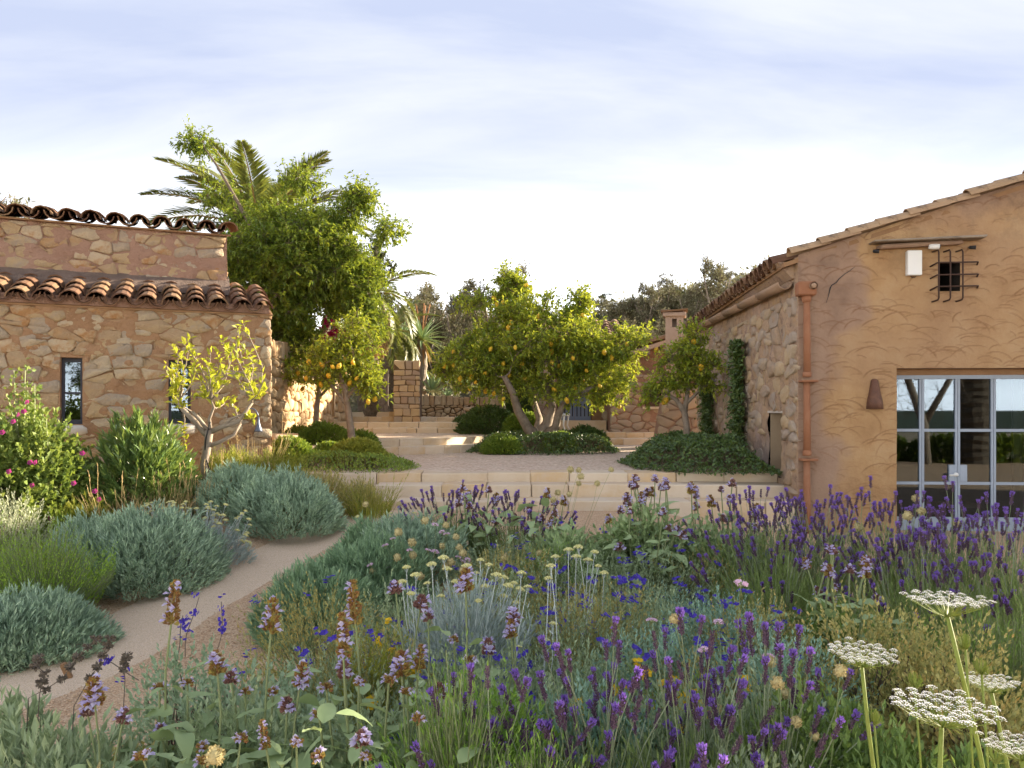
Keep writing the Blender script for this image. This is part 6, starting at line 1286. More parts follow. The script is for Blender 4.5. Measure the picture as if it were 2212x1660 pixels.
def sage(label, px, D, zb, heads, seed, nb=14, lsc=1.0, pairs=3, name='sage_plant', leaves=BL, rs_=.16):
    rng = np.random.default_rng(seed); x = Xp(px, D); o = thing(name, label, 'sage', (x, D, zb)); B = np.array((x, D, zb))
    for hx, hy, hD, var, s in heads:
        q = np.array(Wp(hx, hy, hD)) - B; b = np.array([q[0] * .55 + rng.normal() * .02, q[1] * .55 + rng.normal() * .02, 0]); P = curve_pts(b, q, rng, 6, .025); a = Acc(); a.add(*tube(P, np.linspace(.0042, .0028, 6) * lsc, 6, False)); stk = a.obj('stalk', M['stemgreen'], o, True)
        inst('flower_head', SH[var], stk, tuple(q), zquat(P[-1] - P[-2], rng.random() * 6), s)
        for k in range(pairs):
            t = .28 + .60 * k / max(1, pairs); p = P[0] + (P[-1] - P[0]) * t; i = min(int(t * 5), 4); p = P[i] + (P[i + 1] - P[i]) * (t * 5 - i); an = rng.random() * 6.28
            for w_ in (0, math.pi): inst('leaf', leaves[rng.integers(len(leaves))], o, tuple(p), Euler((rng.normal() * .25, -rng.uniform(-.1, .6), an + w_)), lsc * rng.uniform(.85, 1.3) * (1 - .35 * t))
    for k in range(nb):
        an = k * 2.4; rr2 = rs_ * math.sqrt((k + .5) / nb); inst('leaf', leaves[k % len(leaves)], o, (math.cos(an) * rr2, math.sin(an) * rr2, rng.uniform(.4, 1) * .58 * (1.1 - rr2 / rs_ * .45)), Euler((rng.normal() * .3, -rng.uniform(-.3, .7), an + rng.normal() * .5)), lsc * rng.uniform(.95, 1.5))
    return o
ZB = .22
sage('tall sage stalk with a long brown seed head rising over the path', 385, 2.25, ZB, [(370, 1345, 2.3, 4, 1.15), (345, 1490, 2.3, 3, .9), (405, 1480, 2.3, 3, .8), (350, 1590, 2.2, 5, .8)], 501, 32, 1.0, 4)
sage('sage with two brown flower heads beside the long seed head', 475, 2.2, ZB, [(470, 1455, 2.2, 1, 1.0), (500, 1475, 2.3, 2, .8), (530, 1500, 2.3, 3, .8), (437, 1620, 2.1, 3, .8)], 502, 28, 1.0, 3)
sage('sage with a yellowish tapering head left of the twin-headed sage', 600, 2.3, ZB, [(585, 1365, 2.3, 0, 1.15), (648, 1480, 2.2, 1, 1.0), (620, 1535, 2.2, 2, .9), (590, 1500, 2.3, 3, .8)], 503, 28, 1.0, 3)
sage('sage with twin tall brown and yellow heads in the left foreground', 755, 2.2, ZB, [(768, 1345, 2.3, 4, 1.15), (742, 1415, 2.15, 4, 1.1), (745, 1460, 2.2, 5, 1.0), (705, 1490, 2.2, 3, .9), (775, 1480, 2.2, 3, .9), (690, 1550, 2.1, 3, .9)], 504, 35, 1.05, 3)
sage('sage with three clustered heads left of the fresh green foliage', 880, 2.15, ZB, [(868, 1460, 2.15, 1, 1.05), (905, 1445, 2.2, 0, .8), (945, 1505, 2.05, 2, .9), (840, 1475, 2.1, 3, .8), (880, 1500, 2.1, 3, .8)], 505, 32, 1.05, 2)
sage('sage in front of the silver everlasting, one head standing highest', 985, 2.65, ZB, [(1006, 1275, 2.6, 1, 1.15), (908, 1315, 2.7, 2, 1.15), (855, 1280, 2.8, 2, 1.0), (925, 1340, 2.7, 5, .9), (1110, 1345, 2.7, 5, 1.2), (1055, 1410, 2.6, 5, 1.1), (1105, 1375, 2.6, 1, .9), (1015, 1430, 2.5, 3, .9), (980, 1385, 2.6, 3, .8)], 506, 32, 1.05, 2)
sage('low leafy sage at the bottom edge below the twin heads', 700, 1.75, ZB + .1, [(780, 1610, 1.8, 5, .9), (640, 1610, 1.8, 3, .8), (690, 1640, 1.7, 3, .8), (575, 1615, 1.8, 4, .6)], 507, 40, .8, 2, rs_=.24)
sage('low leafy sage at the bottom edge left of the yellow pompom', 400, 1.85, ZB + .05, [(310, 1640, 1.8, 3, .9), (440, 1650, 1.8, 3, .8), (520, 1600, 1.9, 3, .8)], 508, 32, .8, 2, rs_=.2)
sage('dark-headed sage at the lower left beside the gravel', 215, 2.05, ZB, [(205, 1520, 2.05, 1, 1.1), (265, 1560, 2.0, 5, .8), (190, 1545, 2.1, 5, .8)], 509, 10, .8, 2)
sage('low leafy sage at the bottom edge under the fresh green foliage', 880, 1.8, ZB + .05, [(790, 1640, 1.8, 3, .7), (905, 1560, 1.9, 3, .8)], 510, 32, .8, 2, rs_=.2)
x, y = Xp(90, 2.1), 2.1
o = mound('bronze_sage', 'narrow-leaved grey-green sage in the bottom left corner', 'sage', x, y, .22, .40, .34, .46, 'carpet', 640, 511, .10, 9, .055, .013, .7, .7, .6, .4)
x, y = Xp(250, 1.9), 1.9; mound('bronze_sage', 'low grey-green sage at the bottom edge right of the bronze sage', 'sage', x, y, .2, .25, .25, .36, 'carpet', 380, 512, .10, 9, .045, .013, .7, .7, .6, .4)
x, y = Xp(10, 2.35), 2.35; mound('bronze_sage', 'grey-green sage at the left picture edge behind the bronze sage', 'sage', x, y, .2, .34, .3, .46, 'carpet', 520, 513, .11, 9, .05, .014, .7, .7, .6, .4)
x, y = Xp(190, 1.75), 1.75; mound('bronze_sage', 'leafy sage with dark bronze tips at the bottom edge beside the dark-headed sage', 'sage', x, y, .25, .24, .22, .42, 'redsage', 460, 514, .10, 9, .05, .013, .7, .7, .6, .4)
# middle-distance sage drift: stalks and heads
rg = np.random.default_rng(520)
def drift(label, x0, x1, y0, y1, D, n, seed, scl=1.25, px=None, nb=24, extra=()):
    rng = np.random.default_rng(seed); hd = [(rng.uniform(x0, x1), rng.uniform(y0, y1), D + rng.uniform(-.3, .3), int(rng.choice([2, 5, 1, 2])), scl * rng.uniform(.85, 1.15)) for _ in range(n)] + list(extra)
    pxc = px or (x0 + x1) / 2; return sage(label, pxc, D, at(pxc, D)[2] + .03, hd, seed, nb, 1.5, 4, rs_=.42)
drift('lilac sage rising among the middle lavender', 985, 1090, 1060, 1160, 6.7, 10, 521, 1.25)
drift('lilac sage left of centre in front of the steps', 1110, 1240, 1075, 1150, 6.5, 9, 522, 1.25)
drift('tallest lilac sage drift in front of the right ivy bed', 1340, 1480, 1035, 1110, 6.2, 15, 523, 1.3, nb=34)
drift('lilac sage drift between the tallest sage and the lavender bank', 1490, 1640, 1050, 1150, 6.0, 13, 524, 1.25, nb=30)
drift('leafy sage with few flowers in the middle of the bed', 1290, 1480, 1110, 1210, 5.7, 8, 525, 1.2, nb=40)
drift('small sage with pale violet flowers at the foot of the lavender bank', 1740, 1900, 1190, 1310, 3.9, 13, 526, .95, 1810, 34)
for i, (px, D, r, h, lb) in enumerate(((1400, 6.1, .5, .62, 'leafy base of the tallest sage drift'), (1540, 5.9, .45, .55, 'leafy base of the sage drift beside the lavender bank'), (1230, 6.0, .45, .45, 'leafy grey-green base behind the silver-yellow stalks'), (1810, 3.95, .34, .5, 'dark leafy base of the small pale violet sage'))):
    x, y, z = at(px, D); mound('sage_foliage', lb, 'sage', x, y, z, r, r * .8, h, 'bigsage' if i < 3 else 'dkgreen', 420, 530 + i, .16, 9, .062, .024, .75, .8, .5, .4, 'stemgreen')
# everlasting (helichrysum)
a = Acc(); n = 26; an = np.arange(n) * 2.4; rr2 = .017 * np.sqrt((np.arange(n) + .5) / n); c = np.stack([np.cos(an) * rr2, np.sin(an) * rr2, .010 - rr2 ** 2 * 26], 1); a.add(*octs(c, rng.uniform(.0038, .0058, n)))
v, q = stems(np.tile([0, 0, -.018], (8, 1)), c[::3][:8], np.zeros((8, 3)), .0012, 1); a.add(v, q, None, 1); EVH = a.mesh('flower_head', [M['everflower'], M['everstem']])
def everlasting(label, px, D, r, h, heads, seed, z=None, fol=520, scl=1.0, hD=0.0, sk=.55):
    x, y, g0 = at(px, D); z = g0 if z is None else z; rng = np.random.default_rng(seed); o = mound('everlasting_bush', label, 'everlasting', x, y, z, r, r * .8, h * sk, 'everleaf', fol, seed, .10, 9, .05, .0065, .5, 1.0, .45, .4, 'everstem'); B = np.array((x, y, z)); T_ = []
    for (hx, hy) in heads: T_.append(np.array(Wp(hx, hy, D + hD + rng.uniform(-.15, .15))) - B)
    T_ = np.array(T_); P0 = T_ * [.45, .45, .15]; P0[:, :2] += rng.normal(size=(len(T_), 2)) * .05 * r / .3; bd = rng.normal(size=T_.shape) * .02; sv, sq = stems(P0, T_, bd, .0026, 3, .8); a = Acc(); a.add(sv, sq); m_ = len(T_); t = np.repeat(P0, 16, 0) + np.repeat(T_ - P0, 16, 0) * rng.uniform(.0, .9, (m_ * 16, 1)) ** 1.4; v, q = leafq(t, nrm(np.repeat(nrm(T_ - P0), 16, 0) + rsph(m_ * 16, rng) * .6), .040, .005, .1, .4, None, 0, rng); a.add(v, q); a.obj('flower_stems', M['everstem'], o, kind='stuff')
    for t_, p in zip(T_, P0): inst('flower_head', EVH, o, tuple(t_), zquat(nrm(t_ - p) + np.array([0, 0, .8]), rng.random() * 6), scl * rng.uniform(.8, 1.2))
    return o
everlasting('silver everlasting with tall yellow heads in the middle of the bed', 1010, 3.55, .34, .78, [(1088 - 60 + dx, dy) for dx, dy in ((-150, 1228), (-130, 1245), (-95, 1222), (-70, 1208), (-62, 1232), (-20, 1225), (10, 1212), (28, 1222), (45, 1245), (60, 1250), (-45, 1258), (-105, 1262), (82, 1262), (95, 1215 + 60), (-140, 1285), (-115, 1300), (20, 1268), (60, 1290), (85, 1305), (5, 1300), (-10, 1312), (35, 1325), (75, 1330), (55, 1345), (-75, 1290), (-30, 1285), (98, 1240), (70, 1268), (0, 1240), (-160, 1260))], 541, .2, 900, 1.12, sk=.72)
everlasting('small silver cushion right below the tall everlasting', 1165, 3.0, .22, .5, [(1150, 1480), (1140, 1270), (1190, 1225), (1185, 1252), (1195, 1350), (1120, 1400), (1180, 1385)], 542, .2, 520, 1.0, .3)
everlasting('thin everlasting stalks with yellow heads right of the tall everlasting', 1235, 4.3, .16, .5, [(1285, 1195), (1228, 1190), (1245, 1205), (1292, 1225), (1200, 1205), (1250, 1185), (1305, 1240), (1190, 1225), (1270, 1212)], 546, None, 160, 1.3)
rg = np.random.default_rng(543)
hL = [(rg.uniform(300, 470), 1085 + rg.uniform(0, 38)) for _ in range(46)] + [(rg.uniform(430, 545), 1090 + rg.uniform(0, 95)) for _ in range(44)]
everlasting('pale everlasting with flat cream heads between the two blue-grey cushions', 440, 6.75, .42, .62, hL, 544, None, 520, 1.1)
hM = [(rg.uniform(760, 960), 1105 + rg.uniform(0, 70)) for _ in range(52)]
everlasting('pale everlasting patch beside the path just below the steps', 870, 7.2, .45, .52, hM, 545, None, 520, 1.1)
# sea-green cushions right of the path
chalk('sea-green cushion bush right of the path, nearest the viewer', 690, 5.3, .40, .42, .42, 2400, 351, 'chalk2')
chalk('sea-green cushion bush right of the path, with cream seed balls', 800, 5.8, .48, .46, .48, 2600, 352, 'chalk2')
chalk('sea-green cushion bush behind the seed balls, left of the middle lavender', 890, 6.5, .5, .45, .48, 2000, 353, 'chalk')
chalk('small sea-green cushion at the path edge below the everlasting patch', 800, 6.7, .30, .32, .38, 1200, 354, 'chalk2')
# scabious seed balls and pink scabious
def uvball(r, nu=10, nv=7): return tube([(0, 0, r * math.cos(math.pi * (nv - i) / nv)) for i in range(nv + 1)], [max(r * math.sin(math.pi * i / nv), .0004) for i in range(nv + 1)], nu)
a = Acc(); a.add(*uvball(.0125)); n = 70; d = rsph(n, rng); v, q = leafq(d * .011, nrm(d + rsph(n, rng) * .2), .007, .005, .3, .5, None, 0, rng); a.add(v, q); BALL = a.mesh('seed_ball', [M['ball']])
a = Acc(); n = 26; an = np.arange(n) * 2.4; ra = np.sqrt((np.arange(n) + .5) / n) * .010; v, q = leafq(np.stack([np.cos(an) * ra, np.sin(an) * ra, .004 - ra * .3], 1), nrm(np.stack([np.cos(an), np.sin(an), 1.1 - ra * 90], 1)), .011, .008, .2, .6, None, 0, rng); a.add(v, q); a.add(*uvball(.007, 8, 5), mi=1); SCAB = a.mesh('flower_head', [M['pinkpetal'], M['stemgreen']])
def scabious(label, pts, seed, me, D, scl, nm, drop=.45):
    rng = np.random.default_rng(seed); c = np.array(pts, float).mean(0); x, y, z = at(c[0], D); o = thing('scabious', label, 'scabious', (x, y, z)); B = np.array((x, y, z)); T_ = np.array([np.array(Wp(a_, b_, D + rng.uniform(-.25, .25))) - B for a_, b_ in pts]); P0 = T_ * [.6, .6, .3]; sv, sq = stems(P0, T_, rng.normal(size=T_.shape) * .02, .0017, 4, .7); a = Acc(); a.add(sv, sq); a.obj('stems', M['stemgreen'], o, kind='stuff')
    for t_, p in zip(T_, P0): inst(nm, me, o, tuple(t_), zquat(nrm(t_ - p) + rng.normal(size=3) * .2, rng.random() * 6), scl * rng.uniform(.85, 1.15))
    return o
scabious('cream seed balls of scabious standing over the sea-green cushions', [(918, 1125), (963, 1135), (985, 1160), (890, 1172), (955, 1180), (892, 1200), (858, 1205), (992, 1183), (1000, 1195), (975, 1215), (962, 1225), (908, 1245), (805, 1235), (1000, 1232), (1012, 1240), (1165, 1195), (1090, 1205), (860, 1150)], 551, BALL, 5.6, 1.75, 'seed_ball')
scabious('cream seed balls rising in front of the steps near the right ivy bed', [(1232, 1015), (1250, 1016), (1320, 1015), (1205, 1065), (1230, 1068), (1195, 1080), (1175, 1088), (1255, 1030), (1290, 1045), (1250, 1045), (790, 1090), (862, 1090)], 552, BALL, 6.7, 1.75, 'seed_ball')
scabious('pinkish scabious flowers over the sea-green cushions', [(848, 1165), (832, 1180), (800, 1222), (836, 1230), (940, 1193), (885, 1190), (925, 1190), (965, 1155), (955, 1150), (990, 1205), (782, 1232), (1010, 1210), (1000, 1215), (940, 1135)], 553, SCAB, 5.6, 1.35, 'flower_head')
scabious('pink scabious flowers on thin stalks among the foreground lavender', [(1408, 1342), (1552, 1346), (1600, 1263), (1660, 1420), (1810, 1600), (1520, 1405), (1725, 1510), (1740, 1570)], 554, SCAB, 2.5, 1.05, 'flower_head')
scabious('yellow pompom seed balls among the foreground lavender', [(1457, 1338), (1815, 1450), (1680, 1475), (1695, 1500), (1720, 1560), (1665, 1430), (1760, 1590), (1550, 1530)], 555, BALL, 2.3, 1.0, 'seed_ball')
scabious('single big yellow pompom at the bottom edge in the left foreground', [(463, 1634)], 556, BALL, 1.6, 1.45, 'seed_ball')
scabious('cream seed balls in the lavender bank below the glazed doors', [(2278 * .0 + 1978, 1077), (1990, 1105), (1960, 1115), (1855, 1140), (2065, 1130)], 557, BALL, 5.0, 1.8, 'seed_ball')
# indigo carpet
a = Acc()
for k in range(4):
    c = np.array([rng.normal() * .010, rng.normal() * .010, k * .009]); v, q = petals(5, .014, .012, .35, rng, c); a.add(v, q)
INK = a.mesh('flower', [M['ink']])
a = Acc()
for k in range(3): c = np.array([rng.normal() * .011, rng.normal() * .011, k * .008]); v, q = petals(5, .017, .014, .4, rng, c); a.add(v, q)
YEL = a.mesh('flower', [M['yellow']])
def carpet(px, D, r, h, mat, nfl, seed, label, fl=INK, n=520, lL=.022, lW=.0075, z=None, fscl=1.2, sl=.16):
    x, y, g0 = at(px, D); z = g0 + .02 if z is None else z; o = mound('salvia_clump', label, 'salvia', x, y, z, r, r * .85, h, mat, n, seed, sl, 14, lL, lW, .8, 1.1, .35, .5, 'stemgreen', CG if 'row' in label else None); rng = np.random.default_rng(seed + 7); P, d = dome(nfl, r * 1.03, r * .9, h * 1.08, rng, .9, .4, seed)
    for p in P:
        if p[1] > r * .45 and p[2] < h * .5: continue
        inst('flower', fl, o, (p[0], p[1], max(p[2], h * .35)), zquat(rng.normal(size=3) * .4 + [0, -.3, 1]), fscl * rng.uniform(.7, 1.3))
    return o
CG = 'salvia clumps of the indigo flower carpet'
rows = [(3.2, .36, .46, 9, 650, 1720, .18), (3.9, .42, .50, 9, 640, 1720, .15), (4.7, .48, .46, 7, 900, 1640, None), (5.5, .52, .44, 6, 1060, 1640, None), (6.3, .5, .36, 5, 1080, 1560, None)]
rg = np.random.default_rng(560); k = 0
for D, r, h, n, xa, xb, z in rows:
    for i in range(n):
        px = xa + (xb - xa) * (i + .5 + rg.uniform(-.25, .25)) / n; mat = ['carpet', 'carpet2', 'carpet', 'teal' if px > 1350 else 'carpet2'][rg.integers(4)]
        if 900 < px < 1180 and 3.3 < D < 4.0: h_ = .30
        else: h_ = h * rg.uniform(.85, 1.1)
        lbl = {'carpet': 'grey-green', 'carpet2': 'olive-tinged', 'teal': 'teal-green'}[mat] + ' indigo-flowered salvia clump, ' + ['first', 'second', 'third', 'fourth', 'fifth', 'sixth', 'seventh', 'eighth', 'ninth'][i] + ' from the left in the ' + {3.2: 'front', 3.9: 'second', 4.7: 'third', 5.5: 'fourth', 6.3: 'rear'}[D] + ' row'
        carpet(px, D + rg.uniform(-.2, .2), r, h_, mat, int(rg.integers(8, 17)), 600 + k, lbl, z=z, fscl=1.1 if D < 4 else 1.5, n=640); k += 1
carpet(820, 3.1, .22, .52, 'sagebrush', 12, 700, 'small yellow-flowered clump behind the left foreground sages', YEL, 300, z=.18, fscl=1.0)
carpet(1400, 2.65, .34, .44, 'dkgreen', 44, 701, 'yellow-flowered clump behind the foreground lavender', YEL, 420, z=.22, fscl=.85)
carpet(1560, 2.7, .28, .42, 'dkgreen', 16, 702, 'sparser yellow-flowered clump to the right behind the foreground lavender', YEL, 380, z=.22, fscl=.8)
# saltbush and other fillers of the foreground
def filler(name, label, px, D, r, h, mat, n, seed, z=.28, sl=.14, k=10, lL=.03, lW=.013, up=1.0, lo=.45, spread=.75): mound(name, label, 'shrub', Xp(px, D), D, z, r, r * .85, h, mat, n, seed, sl, k, lL, lW, spread, up, lo, .45, 'twig')
filler('saltbush', 'grey-green saltbush overhanging the path in the left foreground', 400, 3.0, .30, .60, 'atriplex', 420, 711, z=.08, lL=.028, lW=.014)
filler('saltbush', 'grey-green saltbush right of the tall seed head', 520, 2.9, .28, .50, 'atriplex', 380, 712, z=.12, lL=.028, lW=.014)
filler('saltbush', 'lower grey-green saltbush behind the twin-headed sage', 640, 2.75, .30, .46, 'atriplex', 420, 713, z=.15, lL=.026, lW=.013)
filler('leafy_filler', 'blue-green foliage between the left foreground sages', 520, 2.35, .30, .42, 'carpet', 520, 714)
filler('leafy_filler', 'blue-green foliage below the twin-headed sage', 830, 2.35, .32, .42, 'carpet', 560, 715)
filler('leafy_filler', 'small green shrub beside the gravel in the left foreground', 300, 2.75, .16, .30, 'carpet2', 220, 716, z=.1)
upright('fresh_green_bush', 'fresh green fine-leaved bush in the bottom foreground left of the lavender', 'shrub', 985, 2.0, .22, .2, .66, 'grassgreen', 420, 721, .026, .004, 18, z=.24)
upright('fresh_green_bush', 'fresh green fine-leaved bush under the foreground lavender', 'shrub', 1160, 1.9, .24, .2, .52, 'grassgreen', 420, 722, .026, .004, 18, z=.24)
upright('fresh_green_bush', 'fresh green foliage at the bottom edge below the yellow flowers', 'shrub', 1360, 1.75, .26, .2, .40, 'grassgreen', 420, 723, .028, .004, 16, z=.24)
upright('fresh_green_bush', 'fresh green foliage at the bottom edge right of centre', 'shrub', 1580, 1.8, .24, .2, .40, 'dkgreen', 400, 724, .028, .005, 16, z=.24)
upright('santolina_bush', 'bright green upright santolina in front of the middle lavender', 'shrub', 1200, 5.7, .34, .3, .46, 'grassgreen', 460, 725, .022, .006, 16)
filler('leafy_filler', 'dark leafy plant in the bottom foreground under the second umbel', 1790, 2.3, .32, .44, 'dkgreen', 520, 731, lL=.035, lW=.015)
filler('olive_bush', 'olive-brown seeded bush behind the two upper white umbels', 1880, 2.95, .36, .56, 'carpet2', 760, 732, lL=.022, lW=.010)
filler('olive_bush', 'olive-brown seeded bush right of the two upper white umbels', 2060, 2.75, .34, .54, 'carpet2', 700, 733, lL=.022, lW=.010)
filler('leafy_filler', 'dark green foliage in the bottom right between the umbel stems', 1960, 2.1, .36, .36, 'dkgreen', 640, 734, lL=.035, lW=.012)
filler('leafy_filler', 'dark green foliage in the bottom right corner', 2180, 2.0, .36, .36, 'dkgreen', 640, 735, lL=.035, lW=.012)
filler('leafy_filler', 'olive foliage in the bottom right behind the large umbel', 2120, 2.45, .36, .46, 'carpet2', 640, 736, lL=.025, lW=.012)
upright('green_stem_bush', 'upright dark green stems at the right edge behind the umbels', 'shrub', 2110, 3.4, .42, .35, .62, 'grassgreen', 420, 737, .03, .005, 16)
upright('green_stem_bush', 'upright green stems left of the tallest umbel', 'shrub', 1950, 3.5, .34, .3, .58, 'grassgreen', 360, 738, .03, .005, 16)
upright('green_stem_bush', 'dark green stems in the right corner of the bed', 'shrub', 2215, 3.2, .3, .3, .66, 'dkgreen', 320, 739, .035, .006, 16)
filler('leafy_filler', 'teal-green low bush left of the second umbel', 1700, 2.9, .34, .46, 'teal', 640, 740, lL=.022, lW=.008)
filler('leafy_filler', 'grey-green low bush below the teal bush', 1660, 2.5, .32, .40, 'carpet', 560, 741, lL=.03, lW=.013)
for i, (px, D, mt, h, lb) in enumerate(((1100, 2.55, 'carpet', .42, 'grey-green leafy plant just behind the fresh green bush'), (1290, 2.5, 'teal', .40, 'teal-green leafy plant left of the yellow flowers'), (1480, 2.45, 'carpet', .38, 'grey-green leafy plant among the foreground lavender stems'), (1640, 2.05, 'carpet', .36, 'grey-green leafy plant low between the right foreground lavenders'), (1240, 1.85, 'carpet', .34, 'grey-green leafy plant low in the bottom middle'), (1040, 2.3, 'grassgreen', .46, 'fresh green leafy plant right of the clustered sage'))):
    filler('leafy_filler', lb, px, D, .30, h, mt, 560, 750 + i, lL=.028, lW=.010)
grass('wide green grass blades between the teal bush and the umbels', 1745, 2.6, .14, .5, 26, 742, 'grassgreen', lean=.6, w_=.012, name='green_grass')
# white umbels
def umbel_mesh(seed):
    rng = np.random.default_rng(seed); a = Acc(); m_ = 46; an = np.arange(m_) * 2.39996; rr2 = np.sqrt((np.arange(m_) + .6) / m_) * (1 + rng.normal(size=m_) * .05); rr2[:5] *= 1.1; C = np.stack([np.cos(an) * rr2, np.sin(an) * rr2, .06 * rr2 ** 2 + rng.normal(size=m_) * .015], 1); nf = 26
    c = np.repeat(C, nf, 0); b = np.tile(np.arange(nf) * 2.4, m_); r2 = .120 * np.sqrt(np.tile((np.arange(nf) + .5) / nf, m_)); p = c + np.stack([np.cos(b) * r2, np.sin(b) * r2, .045 - r2 ** 2 * 4 + rng.normal(size=len(c)) * .006], 1); up = np.tile([0, 0, 1.], (len(c), 1))
    for s in (0, 1.57): an2 = rng.random(len(c)) * 6.28 + s; d = np.stack([np.cos(an2), np.sin(an2), np.full(len(c), .12)], 1); v, q = leafq(p - d * .022, nrm(d), .046, .030, .15, .5, up, 0, rng); a.add(v, q, None, 0)
    sv, sq = stems(np.tile([0, 0, -.42], (m_, 1)), C - [0, 0, .03], np.stack([np.cos(an) * .05, np.sin(an) * .05, np.full(m_, -.04)], 1) * rr2[:, None], .012, 3, .7); a.add(sv, sq, None, 1)
    c8 = C[::1]; q0 = np.repeat(c8 - [0, 0, .05], 6, 0); e = q0 + rng.normal(size=q0.shape) * [.06, .06, .0] + [0, 0, .07]; sv, sq = stems(q0, e, np.zeros_like(e), .006, 1); a.add(sv, sq, None, 1)
    n = 16; an = np.arange(n) * .4; v, q = leafq(np.tile([0, 0, -.42], (n, 1)), nrm(np.stack([np.cos(an), np.sin(an), np.full(n, .35)], 1)), .5, .03, .1, .4, None, .3, rng); a.add(v, q, None, 1); return a.mesh('umbel', [M['umbel'], M['umbray']])
UM = [umbel_mesh(801), umbel_mesh(802), umbel_mesh(803)]
for i, (px, py, D, wpx, bx, tilt, lb) in enumerate(((2045, 1298, 1.50, 166, 2160, (0, .02), 'highest white lace umbel, seen nearly edge-on before the lavender'), (1864, 1413, 1.62, 136, 2010, (.0, -.10), 'white lace umbel farthest left, above the olive-brown bush'), (2140, 1473, 1.75, 112, 2170, (.0, .03), 'smaller white lace umbel just above the largest one at the right'), (2037, 1528, 1.34, 206, 2075, (.02, -.04), 'largest white lace umbel in the lower right corner'), (2205, 1612, 1.30, 150, 2210, (0, .03), 'white lace umbel cut off by the right picture edge'))):
    c = Wp(px, py, D); rad = wpx / 2 * D / F; zb = .25; base = Vector((Xp(bx, D + .1), D + .05, zb)); o = thing('lace_flower', lb, 'flower', base); nn = Vector((tilt[0], tilt[1], 1)).normalized(); um = inst('umbel', UM[i % 3], o, c - base, zquat(nn, i * 1.3), rad)
    e = np.array(c - base - nn * .42 * rad); a = Acc(); P = np.stack([e * t + np.array([.03, 0, 0]) * math.sin(t * 3.1) * (-1) ** i for t in np.linspace(0, 1, 8)]); a.add(*tube(P, np.linspace(.006, .0038, 8), 7)); a.obj('stem', M['umbray'], o, True)
    rng = np.random.default_rng(810 + i); m_ = 60; t = P[rng.integers(1, 5, m_)] + rng.normal(size=(m_, 3)) * .03; v, q = leafq(t, nrm(rsph(m_, rng) + [0, 0, .3]), .06, .005, .1, .4, None, .1, rng); a = Acc(); a.add(v, q); a.obj('leaves', M['grassgreen'], o, kind='stuff')
BUD = Acc(); rng = np.random.default_rng(820); n = 40; d = nrm(rsph(n, rng) + [0, 0, 1.0]); sv, sq = stems(np.zeros((n, 3)), d * [.55, .55, 1.0], d * [.12, .12, 0], .03, 2); BUD.add(sv, sq); BUDM = BUD.mesh('bud', [M['umbray']])
for i, (px, py, D, lb) in enumerate(((2085, 1372, 1.6, 'small closed green umbel below the highest white umbel'), (2120, 1425, 1.6, 'closed green umbel just left of the smaller right-hand umbel'), (1975, 1455, 1.7, 'closed green umbel between the left umbel and the smaller right one'), (1888, 1535, 1.7, 'closed green umbel below the left white umbel'), (2150, 1615, 1.5, 'closed green umbel near the bottom right corner'))):
    c = Wp(px, py, D); base = Vector((c[0] + .03, D + .03, .25)); o = thing('lace_flower_bud', lb, 'flower', base); inst('bud', BUDM, o, c - base - Vector((0, 0, .03)), (0, 0, i), .034); a = Acc(); e = np.array(c - base - Vector((0, 0, .03))); a.add(*tube([e * t + np.array([.015, 0, 0]) * math.sin(t * 3.1) for t in np.linspace(0, 1, 6)], .0024, 5)); a.obj('stem', M['umbray'], o, True)
# dry whorled seed stems over the path
a = Acc(); n = 34; d = nrm(rsph(n, rng) * [1, 1, .5]); v, q = leafq(d * .004, d, .012, .007, .3, .5, None, 0, rng); a.add(v, q); a.add(*uvball(.006, 7, 5)); WH = a.mesh('seed_whorl', [M['seedwhorl']])
for i, (pts, lb) in enumerate((([(62, 1508), (98, 1490), (135, 1466), (153, 1440), (170, 1418), (188, 1398), (207, 1381)][::-1], 'dry stem with dark seed whorls leaning over the path, upper one'), ([(160, 1525), (195, 1463), (212, 1440), (222, 1415), (232, 1395), (237, 1380)][::-1], 'dry stem with seed whorls, longest and rightmost over the path'), ([(85, 1505), (90, 1475), (97, 1455), (78, 1438), (83, 1422)][::-1], 'short dry stem with seed whorls at the left'), ([(270, 1470), (268, 1445), (270, 1430), (275, 1418)][::-1], 'short dry stem with seed whorls beside the dark-headed sage'))):
    D = 2.35; P = np.array([np.array(Wp(a_, b_, D)) for a_, b_ in pts]); base = np.array((P[-1][0] - .03, D, .22)); P = P - base; o = thing('dry_seed_stem', lb, 'seed stem', tuple(base)); a = Acc(); a.add(*tube(np.concatenate([P, [[0, 0, 0]]])[::-1], .0014, 5)); a.obj('stem', M['seedwhorl'], o, True)
    for p in P[:-1]: inst('seed_whorl', WH, o, tuple(p), (0, .3, p[2] * 40), 1.0 + .3 * R.random())
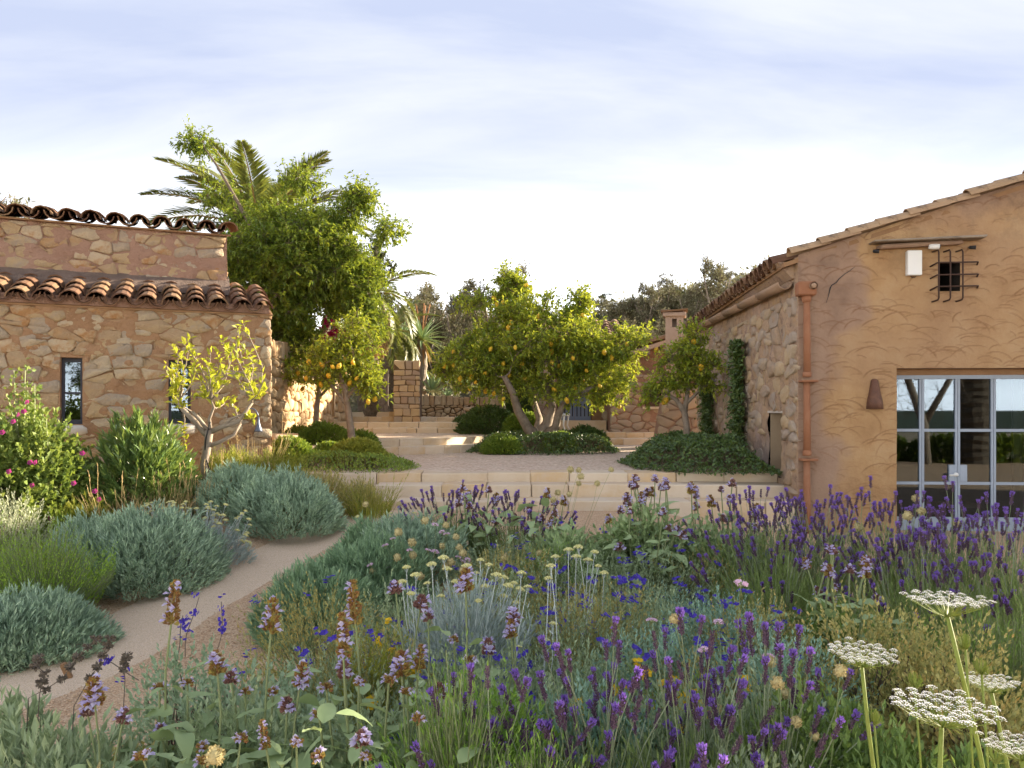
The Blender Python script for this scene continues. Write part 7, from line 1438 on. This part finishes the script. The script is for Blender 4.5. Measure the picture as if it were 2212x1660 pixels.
# violet salvia sprigs over the path
for i, (px, py, bx, by, D, lb) in enumerate(((218, 1420, 300, 1470, 2.5, 'violet salvia sprig bending over the gravel'), (430, 1290, 400, 1420, 3.0, 'violet salvia sprig above the saltbush, left one'), (478, 1300, 460, 1420, 3.0, 'violet salvia sprig above the saltbush, right one'), (395, 1330, 380, 1430, 2.9, 'violet salvia sprig behind the tall seed head'))):
    c = np.array(Wp(px, py, D)); b = np.array(Wp(bx, by, D)); o = thing('salvia_sprig', lb, 'salvia', tuple(b)); P = curve_pts(np.zeros(3), c - b, R, 6, .06); a = Acc(); a.add(*tube(P, .0016, 5)); a.obj('stem', M['seedwhorl'], o, True)
    for t in range(7): k = min(2 + t // 2, 5); inst('flower', INK, o, tuple(P[k] + R.normal(size=3) * .008), zquat(R.normal(size=3)), .55)
# wooden stake at the path edge
x, y, z = at(152, 4.55); st_ = thing('wooden_stake', 'short brown wooden stake leaning at the path edge by the left cushion', 'stake', (x, y, z)); st_.rotation_euler = (.1, -.35, .3); cboxobj('post', M['brownwood'], st_, (-.016, .016, -.016, .016, -.05, .10), .003); cboxobj('post_top', M['brownwood'], st_, (-.013, .013, -.013, .013, .10, .106), .002)
# palm, bare tree and hedge behind the viewer, mirrored in the panes
palm('thick-trunked palm mirrored in the glazed doors', (10.9, -5.0, -.3), 6.5, .42, 26, 1.2, 9, (-.4, 1.3))
tree('bare_tree', 'bare branching tree mirrored in the left door panes', (9.5, -4.6, -.2), [([(9.5, -4.6, -.4), (9.4, -4.6, 1.2), (8.9, -4.5, 2.6), (8.5, -4.4, 4.0)], [.14, .12, .09, .04]), ([(9.4, -4.6, 1.2), (10.2, -4.7, 2.6), (10.7, -4.8, 3.8)], [.1, .07, .03])], [((9.4, -4.6, 2.6), (1.8, 1.2, 1.6), 70)], 'twig', 'bark', 'tree', 31, 5, 1, .5, .03, .006, twr=.006, br=.035)
tree('carob_tree', 'dark leafy tree mirrored in the left house windows', (1.4, -6.5, -.2), [([(1.4, -6.5, -.3), (1.5, -6.5, 1.0), (1.3, -6.4, 1.9)], [.14, .12, .09])], [((1.0, -6.5, 2.6), (1.6, 1.1, 1.1), 70)], 'ivy', 'bark', 'tree', 33, 12, 9, .4, .10, .05, br=.03)
for i in range(6): mound('hedge_shrub', ['first', 'second', 'third', 'fourth', 'fifth', 'sixth'][i] + ' hedge shrub from the left mirrored in the door panes', 'shrub', 6.8 + i * 1.9, -6 - .4 * (i % 2), -.35, 1.4, 1.1, 1.15, 'vineleaf', 700, 850 + i, .3, 9, .16, .07, .8, .6, .7, .3, group='hedge shrubs mirrored in the panes')
SC.cycles.max_bounces = 6; SC.cycles.diffuse_bounces = 4; SC.cycles.glossy_bounces = 3; SC.cycles.transmission_bounces = 3; SC.cycles.transparent_max_bounces = 8
